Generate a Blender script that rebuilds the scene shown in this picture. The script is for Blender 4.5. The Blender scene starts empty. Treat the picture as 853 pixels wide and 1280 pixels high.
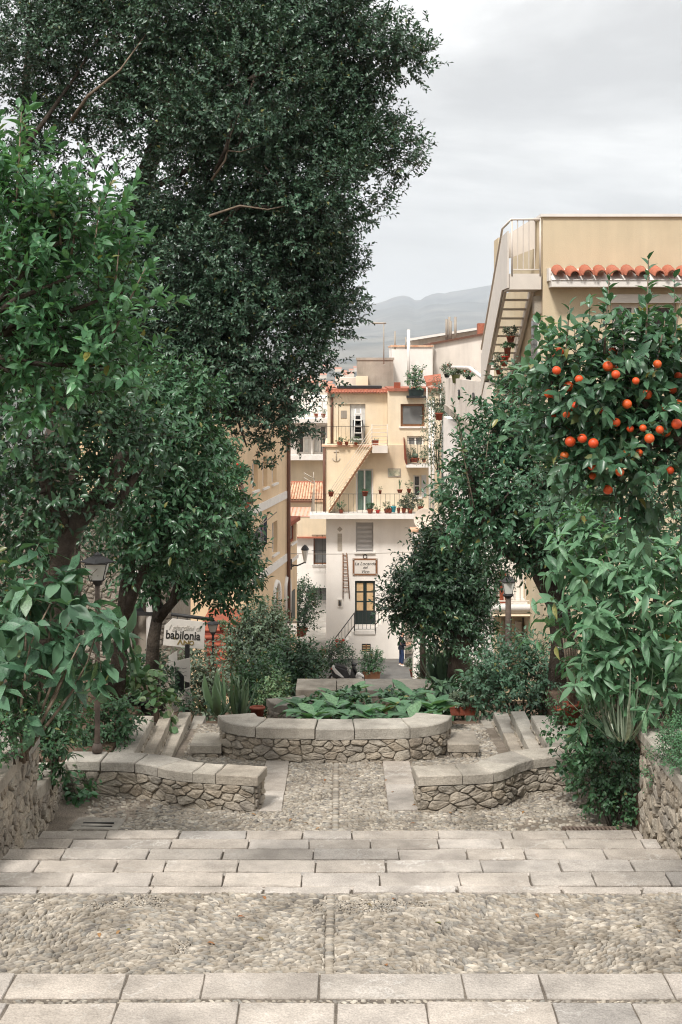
import bpy, bmesh, math, random
import numpy as np
from mathutils import Vector, Matrix, noise

random.seed(7)
RNG = np.random.default_rng(7)
SC = bpy.context.scene
COL = SC.collection
PI = math.pi

# ------------------------------------------------------------------ camera, world, sun, exposure
EYE = 16.0                                   # eye height above the piazza at the foot of the stairs
F, CX, HY = 1777.8, 426.5, 455.0             # focal length and horizon of the photograph in its own pixels
cam_data = bpy.data.cameras.new('camera')
cam = bpy.data.objects.new('camera', cam_data)
COL.objects.link(cam)
cam.location = (0, 0, EYE)
cam.rotation_euler = (PI / 2, 0, 0)
cam_data.sensor_fit = 'VERTICAL'
cam_data.sensor_width = 24.0
cam_data.sensor_height = 36.0
cam_data.lens = 36.0 * F / 1280.0
cam_data.shift_y = -(640 - HY) / 1280.0
cam_data.clip_start = 0.1
cam_data.clip_end = 60000
SC.camera = cam

SUN_ELEV, SUN_AZ = math.radians(52), math.radians(205)      # azimuth clockwise from +Y: behind the viewer, a little left
world = bpy.data.worlds.new('World')
SC.world = world
world.use_nodes = True
wn, wl = world.node_tree.nodes, world.node_tree.links
wn.clear()
w_out = wn.new('ShaderNodeOutputWorld')
w_bg = wn.new('ShaderNodeBackground'); w_bg.inputs['Strength'].default_value = 0.1
w_sky = wn.new('ShaderNodeTexSky'); w_sky.sky_type = 'NISHITA'; w_sky.sun_disc = False
w_sky.sun_elevation = SUN_ELEV; w_sky.sun_rotation = SUN_AZ
w_sky.air_density = 1.0; w_sky.dust_density = 1.5
w_tc = wn.new('ShaderNodeTexCoord')
w_sep = wn.new('ShaderNodeSeparateXYZ')
w_abs = wn.new('ShaderNodeMath'); w_abs.operation = 'ABSOLUTE'
w_add = wn.new('ShaderNodeMath'); w_add.operation = 'ADD'; w_add.inputs[1].default_value = 0.3
w_div = wn.new('ShaderNodeVectorMath'); w_div.operation = 'DIVIDE'
w_cmb = wn.new('ShaderNodeCombineXYZ')
w_map = wn.new('ShaderNodeMapping'); w_map.inputs['Scale'].default_value = (0.75, 1.25, 0.6); w_map.inputs['Location'].default_value = (0.2, 3.3, 2.0)
w_n1 = wn.new('ShaderNodeTexNoise'); w_n1.inputs['Scale'].default_value = 1.25; w_n1.inputs['Detail'].default_value = 9; w_n1.inputs['Roughness'].default_value = 0.62
w_n1.inputs['Distortion'].default_value = 0.35
w_ramp = wn.new('ShaderNodeValToRGB')
cr = w_ramp.color_ramp
cr.elements[0].position = 0.40; cr.elements[0].color = (0.54, 0.535, 0.525, 1)
cr.elements[1].position = 0.60; cr.elements[1].color = (0.95, 0.94, 0.915, 1)
e = cr.elements.new(0.5); e.color = (0.69, 0.685, 0.67, 1)
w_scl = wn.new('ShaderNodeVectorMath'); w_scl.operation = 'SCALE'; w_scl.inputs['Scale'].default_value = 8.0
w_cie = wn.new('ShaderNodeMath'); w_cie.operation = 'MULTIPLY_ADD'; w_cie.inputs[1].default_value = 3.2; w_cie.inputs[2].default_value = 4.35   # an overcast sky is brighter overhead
w_mix = wn.new('ShaderNodeMix'); w_mix.data_type = 'RGBA'; w_mix.inputs['Factor'].default_value = 0.97
wl.new(w_tc.outputs['Generated'], w_sep.inputs[0])
wl.new(w_sep.outputs['Z'], w_abs.inputs[0]); wl.new(w_abs.outputs[0], w_add.inputs[0])
for k in 'XYZ':
    wl.new(w_add.outputs[0], w_cmb.inputs[k])
wl.new(w_tc.outputs['Generated'], w_div.inputs[0]); wl.new(w_cmb.outputs[0], w_div.inputs[1])
wl.new(w_div.outputs[0], w_map.inputs['Vector']); wl.new(w_map.outputs[0], w_n1.inputs['Vector'])
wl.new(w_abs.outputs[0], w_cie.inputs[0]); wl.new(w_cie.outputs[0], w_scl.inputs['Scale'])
w_hz = wn.new('ShaderNodeMapRange'); w_hz.interpolation_type = 'SMOOTHSTEP'     # the clouds break up into a bright band low all round the horizon
w_hz.inputs['From Min'].default_value = 0.115; w_hz.inputs['From Max'].default_value = 0.03; w_hz.inputs['To Min'].default_value = 0.0; w_hz.inputs['To Max'].default_value = 0.85
w_hm = wn.new('ShaderNodeMix'); w_hm.data_type = 'RGBA'; w_hm.inputs['B'].default_value = (1.3, 1.27, 1.21, 1)
wl.new(w_abs.outputs[0], w_hz.inputs['Value']); wl.new(w_hz.outputs[0], w_hm.inputs['Factor'])
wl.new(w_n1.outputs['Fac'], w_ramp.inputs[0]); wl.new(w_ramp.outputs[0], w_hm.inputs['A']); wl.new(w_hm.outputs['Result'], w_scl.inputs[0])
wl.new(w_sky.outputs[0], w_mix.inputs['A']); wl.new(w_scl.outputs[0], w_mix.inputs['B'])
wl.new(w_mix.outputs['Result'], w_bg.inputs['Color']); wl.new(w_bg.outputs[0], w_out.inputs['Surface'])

sun_data = bpy.data.lights.new('sun', 'SUN')
sun_data.energy = 1.5
sun_data.angle = math.radians(10)
sun_data.color = (1.0, 0.965, 0.92)
sun = bpy.data.objects.new('sun', sun_data)
COL.objects.link(sun)
sun_dir = Vector((math.sin(SUN_AZ) * math.cos(SUN_ELEV), math.cos(SUN_AZ) * math.cos(SUN_ELEV), math.sin(SUN_ELEV)))
sun.rotation_euler = sun_dir.to_track_quat('Z', 'Y').to_euler()

SC.view_settings.view_transform = 'Standard'
SC.view_settings.look = 'None'
SC.view_settings.exposure = 1.42
SC.view_settings.gamma = 1.0
SC.render.engine = 'CYCLES'
SC.cycles.use_denoising = True
SC.cycles.pixel_filter_type = 'BLACKMAN_HARRIS'
SC.cycles.filter_width = 1.1
SC.cycles.max_bounces = 6
SC.cycles.diffuse_bounces = 3
SC.cycles.glossy_bounces = 2
SC.cycles.transmission_bounces = 4
SC.cycles.transparent_max_bounces = 6
SC.cycles.volume_bounces = 1
SC.cycles.sample_clamp_indirect = 4.0

# ------------------------------------------------------------------ placing
def PX(x, Y): return (x - CX) / F * Y
def PZ(y, Y): return EYE - (y - HY) / F * Y
def P(x, y, Y): return Vector((PX(x, Y), Y, PZ(y, Y)))
def M(px, Y): return px / F * Y              # a length of px photograph pixels at distance Y, in metres

# ------------------------------------------------------------------ objects
WM = {}
def _reg(o, m): WM[o.name] = m.copy(); return o
def setp(o, label=None, cat=None, group=None, kind=None):
    if label: o['label'] = label
    if cat: o['category'] = cat
    if group: o['group'] = group
    if kind: o['kind'] = kind
    return o
def thing(name, label, cat, loc, group=None):
    o = bpy.data.objects.new(name, None)
    o.empty_display_size = 0.2
    COL.objects.link(o)
    o.location = loc
    _reg(o, Matrix.Translation(Vector(loc)))
    return setp(o, label, cat, group)
def attach(o, parent, m=None):
    """o stands in the world at matrix m (identity: its mesh is in world coordinates) and moves with parent."""
    m = m or Matrix.Identity(4)
    if parent is not None:
        o.parent = parent
        o.matrix_parent_inverse = WM[parent.name].inverted()
    o.matrix_basis = m
    return _reg(o, m)
def new_obj(name, me, parent=None, m=None):
    o = bpy.data.objects.new(name, me)
    COL.objects.link(o)
    return attach(o, parent, m)
def copy_tree(o, loc, label=None, parent=None, kids=None, scale=None):
    if kids is None:
        kids = {}
        for q in SC.objects:
            if q.parent is not None: kids.setdefault(q.parent.name, []).append(q)
    c = o.copy(); COL.objects.link(c)
    if parent is None:
        c.location = loc
        _reg(c, Matrix.Translation(Vector(loc)))
        if label: c['label'] = label
    else:
        c.parent = parent
    if scale and parent is None: c.scale = scale
    for ch in kids.get(o.name, []): copy_tree(ch, None, None, c, kids)
    return c

class MB:
    def __init__(self): self.v, self.f, self.s = [], [], []
    def add(self, verts, faces, smooth=False):
        b = len(self.v)
        self.v.extend(tuple(p) for p in verts)
        self.f.extend(tuple(b + i for i in f) for f in faces)
        self.s.extend([smooth] * len(faces))
    def box(self, a, b):
        x0, y0, z0 = a; x1, y1, z1 = b
        if x0 > x1: x0, x1 = x1, x0
        if y0 > y1: y0, y1 = y1, y0
        if z0 > z1: z0, z1 = z1, z0
        self.add([(x0,y0,z0),(x1,y0,z0),(x1,y1,z0),(x0,y1,z0),(x0,y0,z1),(x1,y0,z1),(x1,y1,z1),(x0,y1,z1)],
                 [(0,3,2,1),(4,5,6,7),(0,1,5,4),(1,2,6,5),(2,3,7,6),(3,0,4,7)])
    def hexa(self, p):                       # 8 corners: bottom ring 0-3, top ring 4-7
        self.add(p, [(0,3,2,1),(4,5,6,7),(0,1,5,4),(1,2,6,5),(2,3,7,6),(3,0,4,7)])
    def tube(self, pts, r, seg=8, cap=True, jit=0.0):
        pts = [Vector(p) for p in pts]
        n = len(pts)
        rr = [r] * n if isinstance(r, (int, float)) else list(r)
        rings = []
        t0 = (pts[1] - pts[0]).normalized()
        ref = Vector((0, 0, 1)) if abs(t0.z) < 0.9 else Vector((1, 0, 0))
        a = t0.cross(ref).normalized()
        for i in range(n):
            t = (pts[min(i + 1, n - 1)] - pts[max(i - 1, 0)]).normalized()
            a = (a - t * a.dot(t)).normalized()
            b = t.cross(a)
            ring = []
            for k in range(seg):
                q = 2 * PI * k / seg
                rad = rr[i] * (1 + (random.uniform(-jit, jit) if jit else 0))
                ring.append(pts[i] + a * math.cos(q) * rad + b * math.sin(q) * rad)
            rings.append(ring)
        verts = [p for ring in rings for p in ring]
        faces = [(i*seg+k, i*seg+(k+1)%seg, (i+1)*seg+(k+1)%seg, (i+1)*seg+k) for i in range(n-1) for k in range(seg)]
        self.add(verts, faces, True)
        if cap:
            b0 = len(self.v) - n * seg
            self.f.append(tuple(b0 + k for k in reversed(range(seg)))); self.s.append(False)
            self.f.append(tuple(b0 + (n-1)*seg + k for k in range(seg))); self.s.append(False)
    def lathe(self, prof, c, seg=14, smooth=True):
        c = Vector(c); n = len(prof)
        verts = [c + Vector((r*math.cos(2*PI*k/seg), r*math.sin(2*PI*k/seg), z)) for r, z in prof for k in range(seg)]
        faces = [(i*seg+k, i*seg+(k+1)%seg, (i+1)*seg+(k+1)%seg, (i+1)*seg+k) for i in range(n-1) for k in range(seg)]
        self.add(verts, faces, smooth)
        b0 = len(self.v) - n * seg
        self.f.append(tuple(b0 + k for k in reversed(range(seg)))); self.s.append(False)
        self.f.append(tuple(b0 + (n-1)*seg + k for k in range(seg))); self.s.append(False)
    def prism(self, poly, off):              # poly: 3-D points, off: extrusion vector
        n = len(poly); off = Vector(off)
        v = [Vector(p) for p in poly]
        self.add(v + [p + off for p in v], [tuple(range(n)), tuple(reversed(range(n, 2*n)))] + [((i+1)%n, i, n+i, n+(i+1)%n) for i in range(n)])
    def ball(self, c, r, seg=10, rings=6):
        c = Vector(c); r = Vector(r) if not isinstance(r, (int, float)) else Vector((r, r, r))
        verts = [c + Vector((0, 0, -r.z))]
        for i in range(1, rings):
            a = -PI/2 + PI*i/rings
            for k in range(seg):
                q = 2*PI*k/seg
                verts.append(c + Vector((r.x*math.cos(a)*math.cos(q), r.y*math.cos(a)*math.sin(q), r.z*math.sin(a))))
        verts.append(c + Vector((0, 0, r.z)))
        fs = [(0, 1+(k+1)%seg, 1+k) for k in range(seg)]
        for i in range(rings-2):
            for k in range(seg):
                fs.append((1+i*seg+k, 1+i*seg+(k+1)%seg, 1+(i+1)*seg+(k+1)%seg, 1+(i+1)*seg+k))
        L = len(verts)-1; b = 1+(rings-2)*seg
        fs += [(b+k, b+(k+1)%seg, L) for k in range(seg)]
        self.add(verts, fs, True)
    def mesh(self, name, mat):
        me = bpy.data.meshes.new(name)
        me.from_pydata(self.v, [], self.f)
        me.polygons.foreach_set('use_smooth', self.s)
        bm = bmesh.new(); bm.from_mesh(me)
        bmesh.ops.recalc_face_normals(bm, faces=bm.faces)
        bm.to_mesh(me); bm.free()
        if mat: me.materials.append(mat)
        me.update()
        return me
    def build(self, name, mat, parent=None, kind=None):
        o = new_obj(name, self.mesh(name, mat), parent)
        if kind: o['kind'] = kind
        return o

def box_obj(name, a, b, mat, parent=None):
    m = MB(); m.box(a, b); return m.build(name, mat, parent)
def tube_obj(name, pts, r, mat, parent=None, seg=8, jit=0.0):
    m = MB(); m.tube(pts, r, seg, jit=jit); return m.build(name, mat, parent)

# ------------------------------------------------------------------ materials
MATS = {}
def _bsdf(name):
    m = bpy.data.materials.new(name); m.use_nodes = True
    nt = m.node_tree
    return m, nt, nt.nodes['Principled BSDF'], nt.nodes['Material Output']
def srgb(*c):
    return tuple((x/255/12.92 if x/255 <= 0.04045 else ((x/255+0.055)/1.055)**2.4) for x in c)
def mat(name, col, rough=0.85, var=0.18, scale=6.0, bump=0.25, bscale=40.0, spec=0.3, metal=0.0, col2=None, streak=0.0, tint=None, grain=0.0):
    """base colour broken by two noises, optional second colour patches, vertical streaks of dirt, a per-object or per-piece tint and a bump."""
    if name in MATS: return MATS[name]
    m, nt, b, out = _bsdf(name)
    N, Lk = nt.nodes, nt.links
    tc = N.new('ShaderNodeTexCoord')
    n1 = N.new('ShaderNodeTexNoise'); n1.inputs['Scale'].default_value = scale; n1.inputs['Detail'].default_value = 6; n1.inputs['Roughness'].default_value = 0.62
    Lk.new(tc.outputs['Object'], n1.inputs['Vector'])
    r1 = N.new('ShaderNodeMapRange'); r1.inputs['From Min'].default_value = 0.3; r1.inputs['From Max'].default_value = 0.7
    r1.inputs['To Min'].default_value = 1 - var; r1.inputs['To Max'].default_value = 1 + var
    Lk.new(n1.outputs['Fac'], r1.inputs['Value'])
    base = N.new('ShaderNodeMix'); base.data_type = 'RGBA'; base.inputs['A'].default_value = (*col, 1); base.inputs['B'].default_value = (*(col2 or col), 1)
    n2 = N.new('ShaderNodeTexNoise'); n2.inputs['Scale'].default_value = scale * 0.31; n2.inputs['Detail'].default_value = 7
    Lk.new(tc.outputs['Object'], n2.inputs['Vector'])
    r2 = N.new('ShaderNodeMapRange'); r2.inputs['From Min'].default_value = 0.44; r2.inputs['From Max'].default_value = 0.66
    Lk.new(n2.outputs['Fac'], r2.inputs['Value']); Lk.new(r2.outputs[0], base.inputs['Factor'])
    mul = N.new('ShaderNodeVectorMath'); mul.operation = 'SCALE'
    Lk.new(base.outputs['Result'], mul.inputs[0]); Lk.new(r1.outputs[0], mul.inputs['Scale'])
    last = mul.outputs[0]
    if streak:
        mp = N.new('ShaderNodeMapping'); mp.inputs['Scale'].default_value = (0.75, 0.75, 0.07)
        Lk.new(tc.outputs['Object'], mp.inputs['Vector'])
        n3 = N.new('ShaderNodeTexNoise'); n3.inputs['Scale'].default_value = 1.6; n3.inputs['Detail'].default_value = 6; n3.inputs['Roughness'].default_value = 0.7
        Lk.new(mp.outputs[0], n3.inputs['Vector'])
        r3 = N.new('ShaderNodeMapRange'); r3.inputs['From Min'].default_value = 0.48; r3.inputs['From Max'].default_value = 0.75
        r3.inputs['To Min'].default_value = 1; r3.inputs['To Max'].default_value = 1 - streak
        Lk.new(n3.outputs['Fac'], r3.inputs['Value'])
        m3 = N.new('ShaderNodeVectorMath'); m3.operation = 'SCALE'
        Lk.new(last, m3.inputs[0]); Lk.new(r3.outputs[0], m3.inputs['Scale']); last = m3.outputs[0]
    if grain:
        n4 = N.new('ShaderNodeTexNoise'); n4.inputs['Scale'].default_value = bscale * 2.3; n4.inputs['Detail'].default_value = 3
        Lk.new(tc.outputs['Object'], n4.inputs['Vector'])
        r4 = N.new('ShaderNodeMapRange'); r4.inputs['From Min'].default_value = 0.3; r4.inputs['From Max'].default_value = 0.7
        r4.inputs['To Min'].default_value = 1 - grain; r4.inputs['To Max'].default_value = 1 + grain
        Lk.new(n4.outputs['Fac'], r4.inputs['Value'])
        m4 = N.new('ShaderNodeVectorMath'); m4.operation = 'SCALE'
        Lk.new(last, m4.inputs[0]); Lk.new(r4.outputs[0], m4.inputs['Scale']); last = m4.outputs[0]
    if tint:
        if tint[0] == 'attr':
            a = N.new('ShaderNodeAttribute'); a.attribute_name = 'tint'; src = a.outputs['Fac']
        else:
            a = N.new('ShaderNodeObjectInfo'); src = a.outputs['Random']
        rt = N.new('ShaderNodeValToRGB')
        el = rt.color_ramp.elements
        cols = tint[1]
        el[0].color = (*cols[0], 1); el[1].color = (*cols[-1], 1)
        for i, c in enumerate(cols[1:-1], 1):
            q = el.new(i / (len(cols) - 1)); q.color = (*c, 1)
        Lk.new(src, rt.inputs[0])
        mt = N.new('ShaderNodeVectorMath'); mt.operation = 'MULTIPLY'
        Lk.new(last, mt.inputs[0]); Lk.new(rt.outputs[0], mt.inputs[1]); last = mt.outputs[0]
    Lk.new(last, b.inputs['Base Color'])
    b.inputs['Roughness'].default_value = rough
    b.inputs['Specular IOR Level'].default_value = spec
    b.inputs['Metallic'].default_value = metal
    if bump:
        nb = N.new('ShaderNodeTexNoise'); nb.inputs['Scale'].default_value = bscale; nb.inputs['Detail'].default_value = 5
        Lk.new(tc.outputs['Object'], nb.inputs['Vector'])
        bp = N.new('ShaderNodeBump'); bp.inputs['Strength'].default_value = bump; bp.inputs['Distance'].default_value = 0.02
        Lk.new(nb.outputs['Fac'], bp.inputs['Height']); Lk.new(bp.outputs[0], b.inputs['Normal'])
    MATS[name] = m
    return m

def leaf_mat(name, cols, rough=0.4, trans=0.22, attr=True, tcol=None, spec=0.5):
    if name in MATS: return MATS[name]
    m, nt, b, out = _bsdf(name)
    N, Lk = nt.nodes, nt.links
    if attr:
        a = N.new('ShaderNodeAttribute'); a.attribute_name = 'tint'; src = a.outputs['Fac']
    else:
        a = N.new('ShaderNodeObjectInfo'); src = a.outputs['Random']
    rt = N.new('ShaderNodeValToRGB'); el = rt.color_ramp.elements
    el[0].color = (*cols[0], 1); el[1].color = (*cols[-1], 1)
    for i, c in enumerate(cols[1:-1], 1):
        q = el.new(i / (len(cols) - 1)); q.color = (*c, 1)
    el[len(cols)-1].position = 0.93 if attr else 0.97
    q = el.new(1.0); q.color = (0.20, 0.19, 0.055, 1)                 # a few yellowing leaves
    Lk.new(src, rt.inputs[0])
    tc = N.new('ShaderNodeTexCoord')
    n1 = N.new('ShaderNodeTexNoise'); n1.inputs['Scale'].default_value = 2.3 if attr else 14; n1.inputs['Detail'].default_value = 3
    Lk.new(tc.outputs['Object'], n1.inputs['Vector'])
    r1 = N.new('ShaderNodeMapRange'); r1.inputs['From Min'].default_value = 0.3; r1.inputs['From Max'].default_value = 0.7
    r1.inputs['To Min'].default_value = 0.62; r1.inputs['To Max'].default_value = 1.35
    Lk.new(n1.outputs['Fac'], r1.inputs['Value'])
    mul = N.new('ShaderNodeVectorMath'); mul.operation = 'SCALE'
    Lk.new(rt.outputs[0], mul.inputs[0]); Lk.new(r1.outputs[0], mul.inputs['Scale'])
    Lk.new(mul.outputs[0], b.inputs['Base Color'])
    b.inputs['Roughness'].default_value = rough
    b.inputs['Specular IOR Level'].default_value = spec
    tr = N.new('ShaderNodeBsdfTranslucent')
    tm = N.new('ShaderNodeVectorMath'); tm.operation = 'MULTIPLY'; tm.inputs[1].default_value = tcol or (1.5, 1.55, 0.8)
    Lk.new(mul.outputs[0], tm.inputs[0]); Lk.new(tm.outputs[0], tr.inputs['Color'])
    mx = N.new('ShaderNodeMixShader'); mx.inputs[0].default_value = trans
    Lk.new(b.outputs[0], mx.inputs[1]); Lk.new(tr.outputs[0], mx.inputs[2]); Lk.new(mx.outputs[0], out.inputs['Surface'])
    MATS[name] = m
    return m

TONES = [(0.86,0.86,0.86),(0.97,0.95,0.92),(1.05,1.03,1.0),(0.93,0.88,0.82),(1.09,1.08,1.05),(0.9,0.91,0.91)]
def glass_mat(name, col, rough=0.08):
    if name in MATS: return MATS[name]
    m, nt, b, out = _bsdf(name)
    b.inputs['Base Color'].default_value = (*col, 1); b.inputs['Roughness'].default_value = rough
    b.inputs['Specular IOR Level'].default_value = 0.6
    N, Lk = nt.nodes, nt.links
    tc = N.new('ShaderNodeTexCoord'); n1 = N.new('ShaderNodeTexNoise'); n1.inputs['Scale'].default_value = 1.3
    Lk.new(tc.outputs['Object'], n1.inputs['Vector'])
    rt = N.new('ShaderNodeMix'); rt.data_type = 'RGBA'; rt.inputs['A'].default_value = (*[c*0.5 for c in col], 1); rt.inputs['B'].default_value = (*[c*1.5 for c in col], 1)
    Lk.new(n1.outputs['Fac'], rt.inputs['Factor']); Lk.new(rt.outputs['Result'], b.inputs['Base Color'])
    MATS[name] = m
    return m

STONES = [(0.80,0.81,0.82),(1.0,0.98,0.95),(1.07,1.04,1.0),(0.9,0.87,0.83),(1.04,1.03,1.02),(0.94,0.93,0.91)]
STEP = mat('limestone_slab', (0.438,0.396,0.354), 0.75, 0.22, 5.0, 0.55, 48, 0.3, col2=(0.315,0.284,0.252), tint=('obj', STONES), grain=0.2)
# pale veins in the slabs
def _veins(m, amount=0.55):
    nt = m.node_tree; N, Lk = nt.nodes, nt.links
    b = N['Principled BSDF']; src = b.inputs['Base Color'].links[0].from_socket
    tc = N.new('ShaderNodeTexCoord'); oi = N.new('ShaderNodeObjectInfo')
    nz = N.new('ShaderNodeTexNoise'); nz.inputs['Scale'].default_value = 2.6; nz.inputs['Detail'].default_value = 7; nz.inputs['Roughness'].default_value = 0.62; nz.noise_dimensions = '4D'
    ml = N.new('ShaderNodeMath'); ml.operation = 'MULTIPLY'; ml.inputs[1].default_value = 40
    Lk.new(oi.outputs['Random'], ml.inputs[0]); Lk.new(ml.outputs[0], nz.inputs['W']); Lk.new(tc.outputs['Object'], nz.inputs['Vector'])
    s = N.new('ShaderNodeMath'); s.operation = 'SUBTRACT'; s.inputs[1].default_value = 0.5
    ab = N.new('ShaderNodeMath'); ab.operation = 'ABSOLUTE'
    Lk.new(nz.outputs['Fac'], s.inputs[0]); Lk.new(s.outputs[0], ab.inputs[0])
    mr = N.new('ShaderNodeMapRange'); mr.inputs['From Min'].default_value = 0.0; mr.inputs['From Max'].default_value = 0.012; mr.inputs['To Min'].default_value = amount; mr.inputs['To Max'].default_value = 0
    Lk.new(ab.outputs[0], mr.inputs['Value'])
    n2 = N.new('ShaderNodeTexNoise'); n2.inputs['Scale'].default_value = 1.7
    Lk.new(tc.outputs['Object'], n2.inputs['Vector'])
    m2 = N.new('ShaderNodeMapRange'); m2.inputs['From Min'].default_value = 0.45; m2.inputs['From Max'].default_value = 0.65
    Lk.new(n2.outputs['Fac'], m2.inputs['Value'])
    mm = N.new('ShaderNodeMath'); mm.operation = 'MULTIPLY'; Lk.new(mr.outputs[0], mm.inputs[0]); Lk.new(m2.outputs[0], mm.inputs[1])
    mx = N.new('ShaderNodeMix'); mx.data_type = 'RGBA'; mx.inputs['B'].default_value = (0.72, 0.69, 0.64, 1)
    Lk.new(mm.outputs[0], mx.inputs['Factor']); Lk.new(src, mx.inputs['A']); Lk.new(mx.outputs['Result'], b.inputs['Base Color'])
_veins(STEP, 0.5)
CAP = mat('coping_stone', (0.42,0.385,0.335), 0.85, 0.22, 4.5, 0.5, 38, 0.25, col2=(0.245,0.222,0.19), tint=('obj', TONES), grain=0.16, streak=0.18)
STONE = mat('rubble_stone', (0.36,0.318,0.262), 0.9, 0.3, 9, 0.6, 42, 0.2, col2=(0.25,0.222,0.19), tint=('obj', TONES), grain=0.18)
STONE_A = mat('rubble_stone_joined', (0.36,0.318,0.262), 0.9, 0.3, 9, 0.6, 42, 0.2, col2=(0.25,0.222,0.19), tint=('attr', TONES), grain=0.18)
MORTAR = mat('mortar', (0.27,0.235,0.19), 0.95, 0.3, 12, 0.7, 60, 0.1, col2=(0.19,0.165,0.13))
PALEMORTAR = mat('pale_mortar', (0.36,0.32,0.27), 0.95, 0.22, 12, 0.7, 50, 0.1, col2=(0.33,0.29,0.24))
PTONES = [(0.6,0.6,0.61),(1.0,0.97,0.93),(1.25,1.22,1.15),(0.8,0.74,0.66),(1.65,1.62,1.55),(0.85,0.88,0.9),(1.15,1.08,0.98)]
PEBBLE = mat('pebble', (0.30,0.272,0.235), 0.7, 0.25, 9, 0.15, 90, 0.35, col2=(0.20,0.178,0.15), tint=('attr', PTONES))
PEBBLE_O = mat('pebble_single', (0.30,0.272,0.235), 0.7, 0.25, 9, 0.15, 90, 0.35, col2=(0.20,0.178,0.15), tint=('obj', PTONES))
GRIT = mat('cobble_grit', (0.175,0.15,0.122), 0.95, 0.25, 7, 0.8, 70, 0.1, col2=(0.13,0.11,0.09), grain=0.2)
SOIL = mat('soil', (0.125,0.085,0.06), 0.95, 0.4, 6, 0.9, 45, 0.1, col2=(0.17,0.12,0.085), grain=0.3)
DIRT = mat('dirt', (0.25,0.21,0.17), 0.95, 0.25, 5, 0.8, 60, 0.1, col2=(0.17,0.14,0.11), grain=0.3)
ASPH = mat('asphalt', (0.135,0.13,0.122), 0.9, 0.2, 2.0, 0.3, 80, 0.2, col2=(0.185,0.175,0.16))
LANE = mat('lane_stone', (0.33,0.30,0.26), 0.9, 0.25, 1.4, 0.3, 30, 0.2, col2=(0.24,0.22,0.195))
BARK = mat('bark', (0.085,0.068,0.053), 0.92, 0.35, 11, 0.9, 38, 0.15, col2=(0.05,0.04,0.033), grain=0.2)
PALEBARK = mat('pale_bark', (0.22,0.17,0.125), 0.9, 0.3, 11, 0.7, 38, 0.15, col2=(0.13,0.10,0.075))
OCHRE = mat('ochre_plaster', srgb(211,195,166), 0.9, 0.06, 1.2, 0.2, 45, 0.2, col2=srgb(203,185,155), streak=0.12)
CREAM = mat('cream_plaster', srgb(230,213,186), 0.9, 0.08, 1.0, 0.2, 40, 0.2, col2=srgb(222,202,172), streak=0.16)
WHITE = mat('white_plaster', srgb(240,234,226), 0.9, 0.05, 0.9, 0.15, 40, 0.2, col2=srgb(230,222,213), streak=0.10)
OFFWHITE = mat('offwhite_plaster', srgb(224,214,202), 0.9, 0.06, 0.9, 0.15, 40, 0.2, col2=srgb(206,196,184), streak=0.18)
YELLOW = mat('yellow_plaster', srgb(224,197,162), 0.9, 0.07, 1.0, 0.15, 40, 0.2, col2=srgb(214,184,148), streak=0.12)
GREYC = mat('grey_concrete', srgb(176,166,152), 0.9, 0.12, 1.6, 0.3, 30, 0.2, col2=srgb(150,140,128), streak=0.3)
TRIM = mat('white_trim', srgb(228,222,214), 0.7, 0.06, 3, 0.1, 40, 0.3, streak=0.08)
STEEL = mat('pale_painted_steel', srgb(214,204,192), 0.5, 0.05, 3, 0.05, 40, 0.45, streak=0.06)
IRON = mat('dark_iron', (0.028,0.026,0.025), 0.55, 0.2, 20, 0.1, 60, 0.4)
RUSTIRON = mat('rusty_pole', (0.11,0.085,0.07), 0.7, 0.3, 12, 0.3, 50, 0.3, col2=(0.19,0.14,0.11))
TERRA = mat('terracotta', srgb(150,80,58), 0.8, 0.15, 9, 0.2, 40, 0.25, col2=srgb(130,74,58), tint=('obj', TONES))
ROOFT = mat('roof_tile', srgb(172,106,84), 0.8, 0.25, 8, 0.3, 40, 0.25, col2=srgb(160,104,86), tint=('obj', TONES))
ROOFP = mat('pale_roof_tile', srgb(214,178,150), 0.85, 0.18, 8, 0.3, 40, 0.25, col2=srgb(190,140,112), tint=('obj', TONES))
REDSTEP = mat('red_stair', srgb(128,66,52), 0.75, 0.15, 5, 0.2, 40, 0.3, col2=srgb(108,58,48))
BROWN = mat('brown_pipe', srgb(104,70,54), 0.6, 0.1, 5, 0.05, 40, 0.35)
WOOD = mat('weathered_wood', srgb(126,88,62), 0.8, 0.25, 9, 0.3, 40, 0.25)
GLASSD = glass_mat('dark_glass', (0.045,0.047,0.045))
GLASSG = glass_mat('grey_glass', (0.16,0.16,0.155), 0.2)
CURTG = mat('green_curtain', srgb(112,134,122), 0.8, 0.25, 4, 0.0, 40, 0.2, streak=0.45)
CURTW = mat('white_curtain', srgb(214,212,206), 0.8, 0.12, 4, 0.0, 40, 0.2, streak=0.2)
CURTO = mat('amber_curtain', srgb(204,172,130), 0.8, 0.2, 4, 0.0, 40, 0.2, streak=0.2)
DGREEN = mat('dark_green_paint', srgb(34,48,46), 0.5, 0.1, 5, 0.05, 40, 0.4)
SHUT = mat('grey_shutter', srgb(192,188,184), 0.6, 0.06, 5, 0.05, 40, 0.3)
BLACK = mat('black_plastic', (0.018,0.018,0.019), 0.4, 0.1, 20, 0.0, 40, 0.5)
RED = mat('red_enamel', srgb(196,52,38), 0.4, 0.1, 6, 0.0, 40, 0.45)
BLUE = mat('blue_enamel', srgb(44,92,160), 0.5, 0.1, 6, 0.0, 40, 0.4)
TEAL = mat('teal_glaze', srgb(40,150,165), 0.35, 0.1, 6, 0.0, 40, 0.5)
SIGNW = mat('sign_board', srgb(216,208,198), 0.7, 0.06, 5, 0.05, 40, 0.3, streak=0.08)
INK = mat('sign_ink', srgb(44,42,38), 0.7, 0.0, 5, 0.0)
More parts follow.
